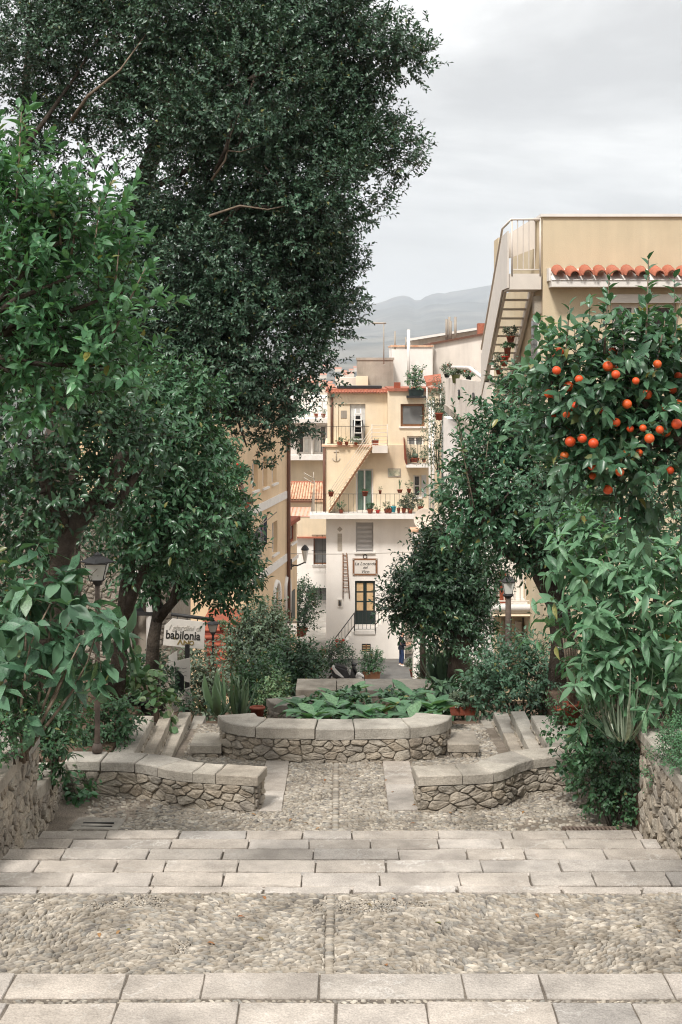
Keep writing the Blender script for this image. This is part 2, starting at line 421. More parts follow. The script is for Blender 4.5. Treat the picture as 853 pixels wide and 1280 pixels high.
INKPALE = mat('faded_sign_ink', srgb(190,182,172), 0.7, 0.0, 5, 0.0)
INKGOLD = mat('gold_sign_ink', srgb(140,120,72), 0.7, 0.0, 5, 0.0)
LAMPGL = mat('milky_lamp_glass', srgb(214,212,204), 0.3, 0.08, 5, 0.0, 40, 0.5)
# ------------------------------------------------------------------ stones, slabs, pebbles
def clip_half(poly, p, n):
    """keep the part of poly where (q-p).n <= 0"""
    out = []
    for i in range(len(poly)):
        a, b = poly[i], poly[(i+1) % len(poly)]
        da = (a[0]-p[0])*n[0] + (a[1]-p[1])*n[1]; db = (b[0]-p[0])*n[0] + (b[1]-p[1])*n[1]
        if da <= 0: out.append(a)
        if (da < 0 < db) or (db < 0 < da):
            t = da / (da - db); out.append((a[0]+(b[0]-a[0])*t, a[1]+(b[1]-a[1])*t))
    return out
def voronoi_rect(u0, u1, v0, v1, du, dv, rnd, jit=0.36):
    """irregular cells filling a rectangle, rows staggered"""
    rows = max(1, round((v1-v0)/dv)); seeds = []
    for r in range(rows):
        cols = max(1, round((u1-u0)/(du*rnd.uniform(0.85, 1.2))))
        off = rnd.uniform(0, 1)
        for c in range(-1, cols+1):
            u = u0 + (c+0.5+0.5*(off-0.5)+rnd.uniform(-jit, jit))*(u1-u0)/cols
            v = v0 + (r+0.5+rnd.uniform(-jit, jit)*0.8)*(v1-v0)/rows
            if rnd.random() < 0.16 and 0 < r < rows-1: continue
            if u0-du*0.2 < u < u1+du*0.2: seeds.append((u, v))
            if rnd.random() < 0.22: seeds.append((u+rnd.choice((-1, 1))*du*rnd.uniform(.36, .5), v+rnd.choice((-1, 1))*dv*rnd.uniform(.36, .5)))
    k = du/dv
    cells = []
    for i, s in enumerate(seeds):
        poly = [(u0,v0),(u1,v0),(u1,v1),(u0,v1)]
        for j, t in enumerate(seeds):
            if j == i or abs(t[0]-s[0]) > 3*du or abs(t[1]-s[1]) > 3*dv: continue
            n = ((t[0]-s[0]), (t[1]-s[1])*k*k)           # anisotropic metric: wider than high
            poly = clip_half(poly, ((s[0]+t[0])/2, (s[1]+t[1])/2), n)
            if len(poly) < 3: break
        if len(poly) >= 3: cells.append(poly)
    return cells
def round_poly(poly, gap, rnd, cut=0.2):
    cx = sum(p[0] for p in poly)/len(poly); cy = sum(p[1] for p in poly)/len(poly)
    q = []
    for x, y in poly:
        d = math.hypot(x-cx, y-cy) or 1e-6
        s = max(0.35, 1 - gap*1.25/d)
        q.append((cx+(x-cx)*s, cy+(y-cy)*s))
    out = []
    for i in range(len(q)):
        a, b = q[i], q[(i+1) % len(q)]
        L = math.hypot(a[0]-b[0], a[1]-b[1])
        if L < 0.012: 
            out.append(((a[0]+b[0])/2, (a[1]+b[1])/2)); continue
        c = cut*rnd.uniform(0.7, 1.2)
        out.append((a[0]+(b[0]-a[0])*c, a[1]+(b[1]-a[1])*c)); out.append((b[0]+(a[0]-b[0])*c, b[1]+(a[1]-b[1])*c))
    return out, (cx, cy)
def wall_stones(parent, fr, u0, u1, v0, v1, du, dv, material, seed, gap=0.009, depth=0.035, joined=False, name='wall_stone', jit=0.36):
    """fr(u, v, d) -> world point; stones stand d out of the mortar face"""
    rnd = random.Random(seed)
    big = MB(); tint = []
    for poly in voronoi_rect(u0, u1, v0, v1, du, dv, rnd, jit):
        pts, c = round_poly(poly, gap, rnd)
        if len(pts) < 4: continue
        n = len(pts); dep = depth*rnd.uniform(0.45, 1.25); tu, tv = rnd.uniform(-0.12, 0.12), rnd.uniform(-0.12, 0.12)
        rings = []
        for s, d in ((1.0, -0.02), (0.995, dep*0.5), (0.9, dep*0.95), (0.5, dep*1.06)):
            rings.append([fr(c[0]+(x-c[0])*s, c[1]+(y-c[1])*s, d + (tu*(x-c[0])+tv*(y-c[1]) + rnd.uniform(-0.005, 0.005) if d > 0 else 0)) for x, y in pts])
        verts = [p for r in rings for p in r] + [fr(c[0], c[1], dep*1.1)]
        faces = [(i*n+k, i*n+(k+1) % n, (i+1)*n+(k+1) % n, (i+1)*n+k) for i in range(3) for k in range(n)]
        faces += [(3*n+k, 3*n+(k+1) % n, 4*n) for k in range(n)]
        if joined:
            big.add(verts, faces, False); tint += [rnd.random()]*len(verts)
        else:
            m = MB(); m.add(verts, faces, False); m.build(name, material, parent)
    if joined and big.v:
        o = big.build('wall_stones', material, parent, kind='stuff')
        a = o.data.attributes.new('tint', 'FLOAT', 'POINT'); a.data.foreach_set('value', tint)
        return o

def slab(name, corners, ztop, thick, material, parent, rnd, bev=0.0035, rag=0.004, zf=None, kind=None):
    """a worn stone slab: corners (x, y) anticlockwise, ragged edges, chamfered rim; zf(x, y) adds a slope"""
    ring = []
    N = len(corners)
    for i in range(N):
        a, b = corners[i], corners[(i+1) % N]
        L = math.hypot(b[0]-a[0], b[1]-a[1]) or 1e-6; k = max(1 if N > 4 else 3, min(8, round(L/0.085)))
        if N > 4: a = (a[0]+rnd.uniform(-rag, rag), a[1]+rnd.uniform(-rag, rag))
        for j in range(k):
            t = j/k; dx, dy = b[0]-a[0], b[1]-a[1]
            r = rnd.uniform(-rag, rag*0.3)
            if j == 0:
                nx, ny = 0, 0
                cx = sum(c[0] for c in corners)/N; cy = sum(c[1] for c in corners)/N
                d = math.hypot(a[0]-cx, a[1]-cy); s = 1 - abs(rnd.uniform(0.3, 1.3))*rag/d
                ring.append((cx+(a[0]-cx)*s, cy+(a[1]-cy)*s)); continue
            ring.append((a[0]+dx*t + r*(-dy/L)*-1, a[1]+dy*t + r*(dx/L)*-1))
    cx = sum(p[0] for p in ring)/len(ring); cy = sum(p[1] for p in ring)/len(ring)
    n = len(ring); tx, ty = rnd.uniform(-0.006, 0.006), rnd.uniform(-0.008, 0.008)
    zz = lambda x, y: ztop + (zf(x, y) if zf else 0) + tx*(x-cx) + ty*(y-cy)
    def ins(p, m):
        d = math.hypot(p[0]-cx, p[1]-cy); s = 1 - m/d
        return (cx+(p[0]-cx)*s, cy+(p[1]-cy)*s)
    v = [(x, y, zz(x, y)-thick) for x, y in ring] + [(x, y, zz(x, y)-bev-rnd.uniform(0, .004)) for x, y in ring]
    v += [(*ins(p, bev*1.1), zz(*p)+rnd.uniform(-.0015, .0015)) for p in ring]
    f = [(i*n+k, i*n+(k+1) % n, (i+1)*n+(k+1) % n, (i+1)*n+k) for i in range(2) for k in range(n)] + [tuple(2*n+k for k in range(n))]
    m = MB(); m.add(v, f)
    o = m.build(name, material, parent)
    if kind: o['kind'] = kind
    return o

def np_mesh(name, V, Fc, mat_, smooth=True, tint=None):
    """V (n,3), Fc (m,k) all with the same corner count"""
    me = bpy.data.meshes.new(name)
    nv, (nf, k) = len(V), Fc.shape
    me.vertices.add(nv); me.loops.add(nf*k); me.polygons.add(nf)
    me.vertices.foreach_set('co', np.ascontiguousarray(V, dtype=np.float32).ravel())
    me.loops.foreach_set('vertex_index', np.ascontiguousarray(Fc, dtype=np.int32).ravel())
    me.polygons.foreach_set('loop_start', np.arange(0, nf*k, k, dtype=np.int32))
    me.polygons.foreach_set('use_smooth', np.full(nf, smooth))
    if tint is not None:
        a = me.attributes.new('tint', 'FLOAT', 'POINT'); a.data.foreach_set('value', np.ascontiguousarray(tint, dtype=np.float32))
    me.materials.append(mat_)
    me.update(calc_edges=True)
    return me

_ang = np.arange(7)*2*np.pi/7
PEB_V = np.vstack([np.c_[np.cos(_ang), np.sin(_ang), np.full(7, -0.5)], np.c_[0.86*np.cos(_ang), 0.86*np.sin(_ang), np.full(7, 0.5)], [[0, 0, 0.8]]])
PEB_F = []
for k in range(7):
    q = (k+1) % 7
    PEB_F += [(k, q, 7+q), (k, 7+q, 7+k), (7+k, 7+q, 14)]
PEB_F = np.array(PEB_F)
def pebbles(parent, pts, ang, a, b, h, nparts=0, zcam=True):
    """pts (n,3) centres; ang orientation; a, b half lengths; h height of the dome"""
    n = len(pts)
    order = np.argsort(pts[:, 1])
    sing, rest = order[:nparts], order[nparts:]
    shapes = []
    for s in range(6):
        V = PEB_V.copy(); V[:7, :2] *= RNG.uniform(0.85, 1.12, (7, 1)); V[7:14, :2] *= RNG.uniform(0.85, 1.1, (7, 1)); V[7:14, 2] += RNG.uniform(-.12, .12, 7)
        shapes.append(V)
    if nparts:
        mes = [np_mesh('cobblestone', V, PEB_F, PEBBLE_O) for V in shapes]
        for i in sing:
            m = Matrix.Translation(Vector(pts[i])) @ Matrix.Rotation(ang[i], 4, 'Z') @ Matrix.Diagonal((a[i], b[i], h[i], 1))
            new_obj('cobblestone', mes[int(i) % 6], parent, m)
    V = np.stack(shapes)[RNG.integers(0, 6, len(rest))]
    c, s = np.cos(ang[rest])[:, None], np.sin(ang[rest])[:, None]
    X = V[:, :, 0]*a[rest][:, None]; Y = V[:, :, 1]*b[rest][:, None]; Z = V[:, :, 2]*h[rest][:, None]
    W = np.stack([X*c - Y*s, X*s + Y*c, Z], -1) + pts[rest][:, None, :]
    Fc = PEB_F[None] + (np.arange(len(rest))*15)[:, None, None]
    me = np_mesh('cobblestones', W.reshape(-1, 3), Fc.reshape(-1, 3), PEBBLE, True, np.repeat(RNG.random(len(rest)), 15))
    o = new_obj('cobblestones', me, parent); o['kind'] = 'stuff'
    return o

# ------------------------------------------------------------------ leaves and crowns
def _tmpl(stations, fold=0.12, droop=0.25):
    """leaf along +X: stations (x, half width); V-folded along the midrib, bending down to the tip"""
    V, Fc = [], []
    z = lambda x: -droop*x*x
    V.append((0, 0, 0))
    for x, w in stations:
        V += [(x, -w, z(x)+fold*w), (x, 0, z(x)), (x, w, z(x)+fold*w)]
    V.append((1, 0, z(1)))
    n = len(stations); L = len(V)-1
    Fc += [(0, 1, 2), (0, 2, 3)]
    for i in range(n-1):
        a, b = 1+3*i, 4+3*i
        Fc += [(a, b, b+1), (a, b+1, a+1), (a+1, b+1, b+2), (a+1, b+2, a+2)]
    a = 1+3*(n-1)
    Fc += [(a, L, a+1), (a+1, L, a+2)]
    return np.array(V, float), np.array(Fc)
T_CITRUS = _tmpl([(0.28, 0.21), (0.65, 0.2)], 0.5, 0.22)
T_SMALL = _tmpl([(0.45, 0.25)], 0.5, 0.15)
T_TINY = (np.array([(0,0,0),(0.45,-0.27,0.1),(1,0,-.12),(0.45,0.27,0.1)], float), np.array([(0,1,2),(0,2,3)]))
T_BIG = _tmpl([(0.12, 0.07), (0.32, 0.2), (0.58, 0.22), (0.82, 0.11)], 0.3, 0.28)
T_BROAD = _tmpl([(0.1, 0.16), (0.3, 0.32), (0.6, 0.31), (0.85, 0.16)], 0.22, 0.35)
T_STRAP = _tmpl([(0.15, 0.035), (0.4, 0.04), (0.7, 0.032), (0.88, 0.02)], 0.4, 0.7)
T_ROUND = _tmpl([(0.2, 0.36), (0.55, 0.45), (0.85, 0.28)], 0.2, 0.15)

def norm(a): return a/np.maximum(np.linalg.norm(a, axis=-1, keepdims=True), 1e-9)
def unit(n):
    return norm(RNG.normal(size=(n, 3)))
def project(p):
    return CX + F*p[:, 0]/p[:, 1], HY - F*(p[:, 2]-EYE)/p[:, 1]

def shoots_to_leaves(pos, d, L, nl, size, spread=(75, 35), droop=0.25, lift=0.5, jit=0.35):
    """pos, d (n,3), L (n,) -> arrays of leaves spiralling up each shoot"""
    n = len(pos)
    t = np.linspace(0.08, 1.0, nl)
    ref = np.where(np.abs(d[:, 2:3]) < 0.9, np.array([[0, 0, 1.0]]), np.array([[1.0, 0, 0]]))
    e1 = norm(np.cross(d, ref)); e2 = np.cross(d, e1)
    az = RNG.uniform(0, 6.28, (n, 1)) + np.arange(nl)*2.4 + RNG.normal(0, .3, (n, nl))
    rad = e1[:, None]*np.cos(az)[..., None] + e2[:, None]*np.sin(az)[..., None]
    A = np.radians(spread[0] + (spread[1]-spread[0])*t)[None, :, None] + RNG.normal(0, .15, (n, nl, 1))
    ld = d[:, None]*np.cos(A) + rad*np.sin(A)
    ld[..., 2] -= droop*RNG.uniform(0.2, 1.4, (n, nl))
    ld = norm(ld)
    p = pos[:, None] + d[:, None]*(L[:, None]*t)[..., None]
    up = np.zeros((n, nl, 3)); up[..., 2] = 1
    up = up*0.75 + RNG.normal(0, jit, (n, nl, 3)) + d[:, None]*0.85 + np.array([0, -0.25, 0])*0
    nn = norm(up - ld*np.sum(up*ld, -1, keepdims=True))
    s = size*RNG.uniform(0.6, 1.15, (n, nl))*(1.0 - 0.35*np.abs(t-0.55)*1.4)[None]
    return p.reshape(-1, 3), ld.reshape(-1, 3), nn.reshape(-1, 3), s.reshape(-1)

def leaf_matrix(p, d, n, s):
    y = Vector(n).cross(Vector(d))
    return Matrix(((d[0]*s, y[0]*s, n[0]*s, p[0]), (d[1]*s, y[1]*s, n[1]*s, p[1]), (d[2]*s, y[2]*s, n[2]*s, p[2]), (0, 0, 0, 1)))

def front_leaves(p, s, k, cell=7.0, minpx=9.0):
    """the k leaves that show largest: for every small patch of the view the nearest leaf, largest first"""
    x, y = project(p); px = s*F/p[:, 1]
    ok = (px > minpx) & (x > 2) & (x < 851) & (y > 2) & (y < 1278)
    idx = np.where(ok)[0]
    if not len(idx): return idx
    key = (x[idx]//cell).astype(int)*10000 + (y[idx]//cell).astype(int)
    o = np.lexsort((p[idx, 1], key))
    first = np.r_[True, np.diff(key[o]) != 0]
    pick = idx[o[first]]
    return pick[np.argsort(-px[pick])][:k]

def leaf_mass(parent, arr, tmpl, mname, cols, nparts=0, rough=0.4, trans=0.22, name='foliage', part='leaf', tcol=None, widen=1.0, tintp=None, minpx=9.0):
    p, d, n, s = arr
    V0, F0 = tmpl
    V0 = V0*np.array([1, widen, 1])
    pick = front_leaves(p, s, nparts, minpx=minpx) if nparts else np.array([], int)
    if len(pick):
        mo = leaf_mat(mname + '_single', cols, rough, trans, False, tcol)
        mes = []
        for k in range(5):
            V = V0 + np.c_[np.zeros(len(V0)), RNG.normal(0, .012, len(V0)), RNG.normal(0, .03, len(V0))]
            V[:, 2] += -0.12*(k-2)*V[:, 0]**2
            mes.append(np_mesh(part, V, F0, mo, True))
        for j, i in enumerate(pick):
            new_obj(part, mes[j % 5], parent, leaf_matrix(p[i], d[i], n[i], s[i]))
    keep = np.ones(len(p), bool); keep[pick] = False
    p, d, n, s = p[keep], d[keep], n[keep], s[keep]
    if not len(p): return
    y = np.cross(n, d)
    nv = len(V0)
    bend = RNG.normal(0, .12, (len(p), 1))
    vz = V0[None, :, 2] + bend*V0[None, :, 0]**2
    W = p[:, None] + s[:, None, None]*(V0[None, :, 0, None]*d[:, None] + V0[None, :, 1, None]*y[:, None] + vz[..., None]*n[:, None])
    Fc = F0[None] + (np.arange(len(p))*nv)[:, None, None]
    tint = np.clip(RNG.normal(0.5, 0.2, len(p)), 0, 1) if tintp is None else tintp
    me = np_mesh(name, W.reshape(-1, 3), Fc.reshape(-1, 3), leaf_mat(mname, cols, rough, trans, True, tcol), True, np.repeat(tint, nv))
    o = new_obj(name, me, parent); o['kind'] = 'stuff'
    return o

def clump_shoots(clumps, n, up=0.35, out=0.9, shell=0.55, rnd=0.55, hemi=False, sub=None):
    """clumps rows (cx, cy, cz, rx, ry, rz); shoots start in the outer shell and point outward and up"""
    C = np.array(clumps, float)
    if sub:                                    # every mass is made of many small tufts
        ps, ds, ix = clump_shoots(clumps, sub[0], 0.2, 1.0, shell, .3)
        k = RNG.integers(0, sub[0], n); u = unit(n); u[:, 2] = u[:, 2]*.7+.15
        pos = ps[k] + u*np.cbrt(RNG.random((n, 1)))*sub[1]*RNG.uniform(.6, 1.3, sub[0])[k][:, None]
        d = u*.8 + ds[k]*.5 + unit(n)*rnd*.6; d[:, 2] += up
        return pos, norm(d), ix[k]
    w = (C[:, 3]*C[:, 5] + C[:, 3]*C[:, 4]); w /= w.sum()
    idx = RNG.choice(len(C), n, p=w)
    u = unit(n)
    if hemi: u[:, 2] = np.abs(u[:, 2])
    r = (shell**3 + (1-shell**3)*RNG.random(n))**(1/3)
    pos = C[idx, :3] + u*C[idx, 3:6]*r[:, None]
    d = u*out + unit(n)*rnd; d[:, 2] += up
    return pos, norm(d), idx
def px_clumps(rows, Z):
    """rows (px, py, radius px, depth offset m[, vertical radius px]) at distance Z"""
    out = []
    for row in rows:
        x, y, r, dz = row[:4]; ry = row[4] if len(row) > 4 else r
        Y = Z + dz
        out.append((PX(x, Y), Y, PZ(y, Y), M(r, Y), max(M(r, Y)*0.85, 0.05), M(ry, Y)))
    return out
def twigs(parent, pos, d, L, r, material, name='twig', step=1):
    m_pos = pos[::step]; dd = d[::step]; LL = L[::step]
    n = len(m_pos)
    ref = np.where(np.abs(dd[:, 2:3]) < 0.9, np.array([[0, 0, 1.0]]), np.array([[1.0, 0, 0]]))
    e1 = norm(np.cross(dd, ref)); e2 = np.cross(dd, e1)
    ring = []
    for k in range(3):
        q = 2*np.pi*k/3
        ring.append(e1*np.cos(q) + e2*np.sin(q))
    V = np.stack([m_pos + r*g for g in ring] + [m_pos + dd*LL[:, None] + 0.35*r*g for g in ring], 1)
    F0 = np.array([(0, 1, 4), (0, 4, 3), (1, 2, 5), (1, 5, 4), (2, 0, 3), (2, 3, 5)])
    Fc = F0[None] + (np.arange(n)*6)[:, None, None]
    me = np_mesh(name, V.reshape(-1, 3), Fc.reshape(-1, 3), material, False)
    o = new_obj(name, me, parent); o['kind'] = 'stuff'
def limb_path(a, b, bend=0.15, n=6, rnd=random):
    a, b = Vector(a), Vector(b)
    L = (b-a).length
    side = Vector((rnd.uniform(-1, 1), rnd.uniform(-1, 1), rnd.uniform(-.3, .6)))*bend*L
    return [a.lerp(b, t) + side*math.sin(PI*t)*0.8 + Vector((rnd.uniform(-1, 1), rnd.uniform(-1, 1), rnd.uniform(-1, 1)))*0.015*L for t in [i/(n-1) for i in range(n)]]
def limbs(parent, base, paths, material=None, name='limb', seg=8):
    """paths: (points, r0, r1)"""
    for pts, r0, r1 in paths:
        n = len(pts)
        tube_obj(name, pts, [r0+(r1-r0)*(i/(n-1))**0.8 for i in range(n)], material or BARK, parent, seg, jit=0.1)

DARKG = [(0.0212, 0.056, 0.0276), (0.0401, 0.0941, 0.0456), (0.0779, 0.1512, 0.0741)]
MIDG = [(0.033, 0.0874, 0.0399), (0.0614, 0.1456, 0.0665), (0.118, 0.2184, 0.1026)]
BRIGHTG = [(0.0519, 0.134, 0.0665), (0.083, 0.2009, 0.095), (0.1369, 0.2782, 0.1377)]
BLUEG = [(0.0496, 0.1232, 0.0608), (0.0885, 0.1904, 0.0969), (0.1593, 0.2744, 0.1472)]
GREYG = [(0.07,0.105,0.065),(0.115,0.155,0.10),(0.18,0.21,0.15)]
LIMEG = [(0.07,0.15,0.07),(0.12,0.22,0.10),(0.30,0.34,0.20)]

def bush(name, label, cat, base, clumps, n_shoots, L, nl, size, tmpl, mname, cols, nparts=0, group=None, spread=(75, 35), droop=0.25,
         up=0.35, shell=0.5, stems=4, stem_r=0.012, stem_mat=None, rough=0.42, trans=0.2, jit=0.35, widen=1.0, tcol=None, tw=0.003, out=0.9, parent=None, minpx=9.0):
    t = parent or thing(name, label, cat, base, group)
    pos, d, idx = clump_shoots(clumps, n_shoots, up, out, shell)
    Ls = L*RNG.uniform(0.6, 1.25, n_shoots)
    arr = shoots_to_leaves(pos, d, Ls, nl, size, spread, droop, jit=jit)
    leaf_mass(t, arr, tmpl, mname, cols, nparts, rough, trans, widen=widen, tcol=tcol, minpx=minpx)
    if tw: twigs(t, pos, d, Ls, tw, stem_mat or BARK)
    rnd = random.Random(len(label)*7 + n_shoots)
    for k in range(stems):
        c = clumps[rnd.randrange(len(clumps))]
        b = Vector(base) + Vector((rnd.uniform(-.4, .4)*c[3]*0.5, rnd.uniform(-.3, .3)*c[3]*0.5, -0.03))
        e_ = Vector(c[:3]) + Vector((rnd.uniform(-.4, .4)*c[3], rnd.uniform(-.4, .4)*c[4], rnd.uniform(-.2, .4)*c[5]))
        pts = limb_path(b, e_, 0.12, 5, rnd)
        tube_obj('stem', pts, [stem_r*(1-0.6*i/4) for i in range(5)], stem_mat or BARK, t, 6, jit=0.06)
    return t
# ------------------------------------------------------------------ terrain, hills
PROF = [(-60,-6),(-3,1.5),(0,2.0),(4.7,2.9),(6.0,3.2),(7.3,3.45),(9.1,3.75),(12.4,4.3),(16,4.45),(18,4.75),(24,5.95),(30,7.3),(45,11.3),(58,14.9),(62,15.02),(110,15.3),(150,20),(400,60),(1000,90),(12000,110)]
def base_h(Y): return float(np.interp(Y, [a for a, b in PROF], [b for a, b in PROF]))
def side_rise(X, Y):
    w = np.interp(abs(X), [2.75, 3.3, 6, 14, 60], [0, 0.35, 0.45, 0.3, 0.0])
    return float(w*np.interp(Y, [0, 12, 20, 55], [0.3, 1, 0.8, 0]))
def terrain():
    xs = [-8000,-1500,-400,-120,-60,-40,-28,-20,-15,-12,-9,-7,-5.5,-4.3,-3.5,-3.0,-2.75,-1,1,2.75,3.0,3.5,4.3,5.5,7,9,12,15,20,28,40,60,120,400,1500,8000]
    ys = [-60,-30,-10]+list(np.arange(-4, 30, 0.75))+list(range(30, 64, 2))+[64,75,90,110,130,150,200,300,400,700,1000,2000,5000,11000]
    V, Fc = [], []
    for y in ys:
        for x in xs:
            z = EYE - base_h(y) - 0.17 + side_rise(x, y)
            if abs(x) > 2.8 and y < 60: z += 0.05*noise.noise((x*0.9, y*0.9, 0))
            V.append((x, y, z))
    n = len(xs)
    Fc = [(j*n+i, j*n+i+1, (j+1)*n+i+1, (j+1)*n+i) for j in range(len(ys)-1) for i in range(n-1)]
    m = MB(); m.add(V, Fc, True)
    m.build('ground', SOIL, kind='structure')
terrain()

def mountain():
    rx = [-1200,0,300,440,455,470,482,490,497,505,513,519,525,532,540,548,556,564,575,590,612,700,853,1300,2000]
    ry = [440,430,402,385,382.5,379.5,376,372.5,370.5,369.5,371.5,375.5,375.5,371,368,366.5,367.5,365,363.5,361,357,354,356,380,410]
    ys = np.concatenate([np.linspace(900, 3000, 14), np.linspace(3300, 9000, 26), [9400, 10000, 11000]])
    pxs = np.concatenate([np.linspace(-900, 380, 50), np.linspace(390, 640, 126), np.linspace(650, 1750, 40)])
    V, n = [], len(pxs)
    for Y in ys:
        for x in pxs:
            X = PX(x, Y)
            r = float(np.interp(x, rx, ry))
            t = min(1, max(0, (Y-900)/8100))
            yb = 500 - 60*min(1, t*3) - (440-r)*max(0, (t-0.1)/0.9)**1.3      # the line of sight climbs steadily to the ridge
            h = (yb-HY)/F*min(Y, 9000)
            k = noise.fractal((X*0.0011, Y*0.0011, 3.1), 1.0, 2.1, 6)*Y*0.008*(0.12 if Y > 8600 else 1)
            if Y < 1000: h += 40
            if Y > 9000: h += (Y-9000)*0.35
            V.append((X, Y, EYE - h + k))
    Fc = [(j*n+i, j*n+i+1, (j+1)*n+i+1, (j+1)*n+i) for j in range(len(ys)-1) for i in range(n-1)]
    g = mat('mountain_scrub', (0.10,0.104,0.092), 0.95, 0.5, 0.006, 0.0, 1, 0.05, col2=(0.20,0.185,0.155))
    m = MB(); m.add(V, Fc, True); m.build('mountain', g, kind='structure')
mountain()
_rnd = random.Random(5)
FARW = mat('far_house_wall', srgb(226,212,194), 0.9, 0.1, 0.2, 0.0, 10, 0.1, tint=('obj', TONES))
FARR = mat('far_house_roof', srgb(190,128,100), 0.9, 0.1, 0.2, 0.0, 10, 0.1)
def hill_z(x, Y):
    r = float(np.interp(x, [-1200,0,300,440,470,490,505,520,532,548,580,612,700,853], [440,430,402,384,379,374,371,375,371,367,362,357,346,338]))
    t = min(1, max(0, (Y-900)/8100))
    return EYE - (500 - 60*min(1, t*3) - (440-r)*max(0, (t-0.1)/0.9)**1.3 - HY)/F*Y
for i in range(56):
    Y = _rnd.uniform(1050, 2500); x = _rnd.uniform(330, 500)
    c = Vector((PX(x, Y), Y, hill_z(x, Y)+_rnd.uniform(0, 3)))
    w, d, h = _rnd.uniform(6, 13), _rnd.uniform(8, 12), _rnd.uniform(4, 8)
    t = thing('far_house', 'tiny pale house scattered on the hazy hillside beyond the roofs', 'house', c, 'far houses on the hazy hillside')
    box_obj('wall', c+Vector((-w/2, -d/2, -6)), c+Vector((w/2, d/2, h)), FARW, t)
    m = MB(); m.prism([c+Vector((-w/2-.4, -d/2-.4, h+.02)), c+Vector((-w/2-.4, d/2+.4, h+.02)), c+Vector((-w/2-.4, 0, h+2.4))], (w+.8, 0, 0)); m.build('roof', FARR, t)

# ------------------------------------------------------------------ the stone stairs
def structure(name, loc):
    o = bpy.data.objects.new(name, None); COL.objects.link(o); o.location = loc; o['kind'] = 'structure'
    return _reg(o, Matrix.Translation(Vector(loc)))
RS = random.Random(11)
XW = 2.60
def row(parent, h, y0, y1, joints, name='slab', gap=0.0025, zf=None, material=None, rag=0.006, px=True):
    """one row of slabs between distances y0 and y1; joints are pixel columns at the row's far edge"""
    xs = [PX(j, y1) if px else j for j in joints]
    for a, b in zip(xs[:-1], xs[1:]):
        k = RS.uniform(-.005, .005)
        slab(name, [(a+gap, y0+RS.uniform(0, .004)), (b-gap+k, y0+RS.uniform(0, .004)), (b-gap, y1-RS.uniform(0, .004)), (a+gap+k, y1-RS.uniform(0, .004))],
             EYE-h+RS.uniform(-.004, .004), 0.12, material or STEP, parent, RS, zf=zf, rag=rag)
def edge_joints(h, Y, inner):
    l, r = CX - XW*F/Y, CX + XW*F/Y
    return [l] + [j for j in inner if l+8 < j < r-8] + [r]

lower = structure('stone_stairs', (0, 9.7, EYE-4.2))
STEPS = [(3.48, 9.08, 9.74, [-90,-5,93,193,281,378,474,573,660,738,830,915]), (3.625, 9.74, 10.40, [-40,50,148,209,299,395,482,600,697,786,880]),
         (3.77, 10.40, 11.06, [-10,83,188,280,392,498,582,654,753,845]), (3.915, 11.06, 11.72, [20,92,216,312,387,463,547,626,703,800]), (4.06, 11.72, 12.38, [60,136,226,309,379,440,547,639,707,790])]
bed = MB()
for h, ya, yb, js in STEPS:
    bed.box((-XW-.05, ya, EYE-h-0.6), (XW+.05, yb-.004, EYE-h-0.022))
bed.build('stair_bed', GRIT, lower)
for h, ya, yb, js in STEPS:
    hp = 3.335 if h == 3.48 else h-0.145
    row(lower, h, yb-(yb-ya*h/hp)+0.011, yb, edge_joints(h, yb, js))
    row(lower, h, ya+0.02, ya*h/hp-0.006, edge_joints(h, yb, js), name='back_slab')

upper = structure('upper_stone_stairs', (0, 6, EYE-3.4))
UP = [(3.14, 6.673, 7.33, [-220,-60,20,160,257,400,577,673,829,960,1080]), (2.995, 6.02, 6.673, [-230,-90,10,148,300,420,533,690,790,930,1060]),
      (2.85, 5.36, 6.02, [-300,-150,-20,120,270,410,560,700,860,1000,1150]), (2.705, 4.7, 5.36, [-400,-230,-80,90,240,390,560,730,880,1040,1200])]
bed = MB()
for h, ya, yb, js in UP:
    bed.box((-XW-.05, ya, EYE-h-0.6), (XW+.05, yb-.004, EYE-h-0.007))
for i in range(7):
    ya, yb = 4.7-0.66*(i+1), 4.7-0.66*i
    bed.box((-XW-.05, ya, EYE-2.56+0.145*i-0.6), (XW+.05, yb, EYE-2.56+0.145*i))
bed.box((-3.2, -3, EYE-2.3), (3.2, 4.7-0.66*7, EYE-2.56+0.145*7))
bed.build('stair_bed', GRIT, upper)
for h, ya, yb, js in UP:
    row(upper, h, yb-0.29, yb, edge_joints(h, yb, js), rag=0.004)

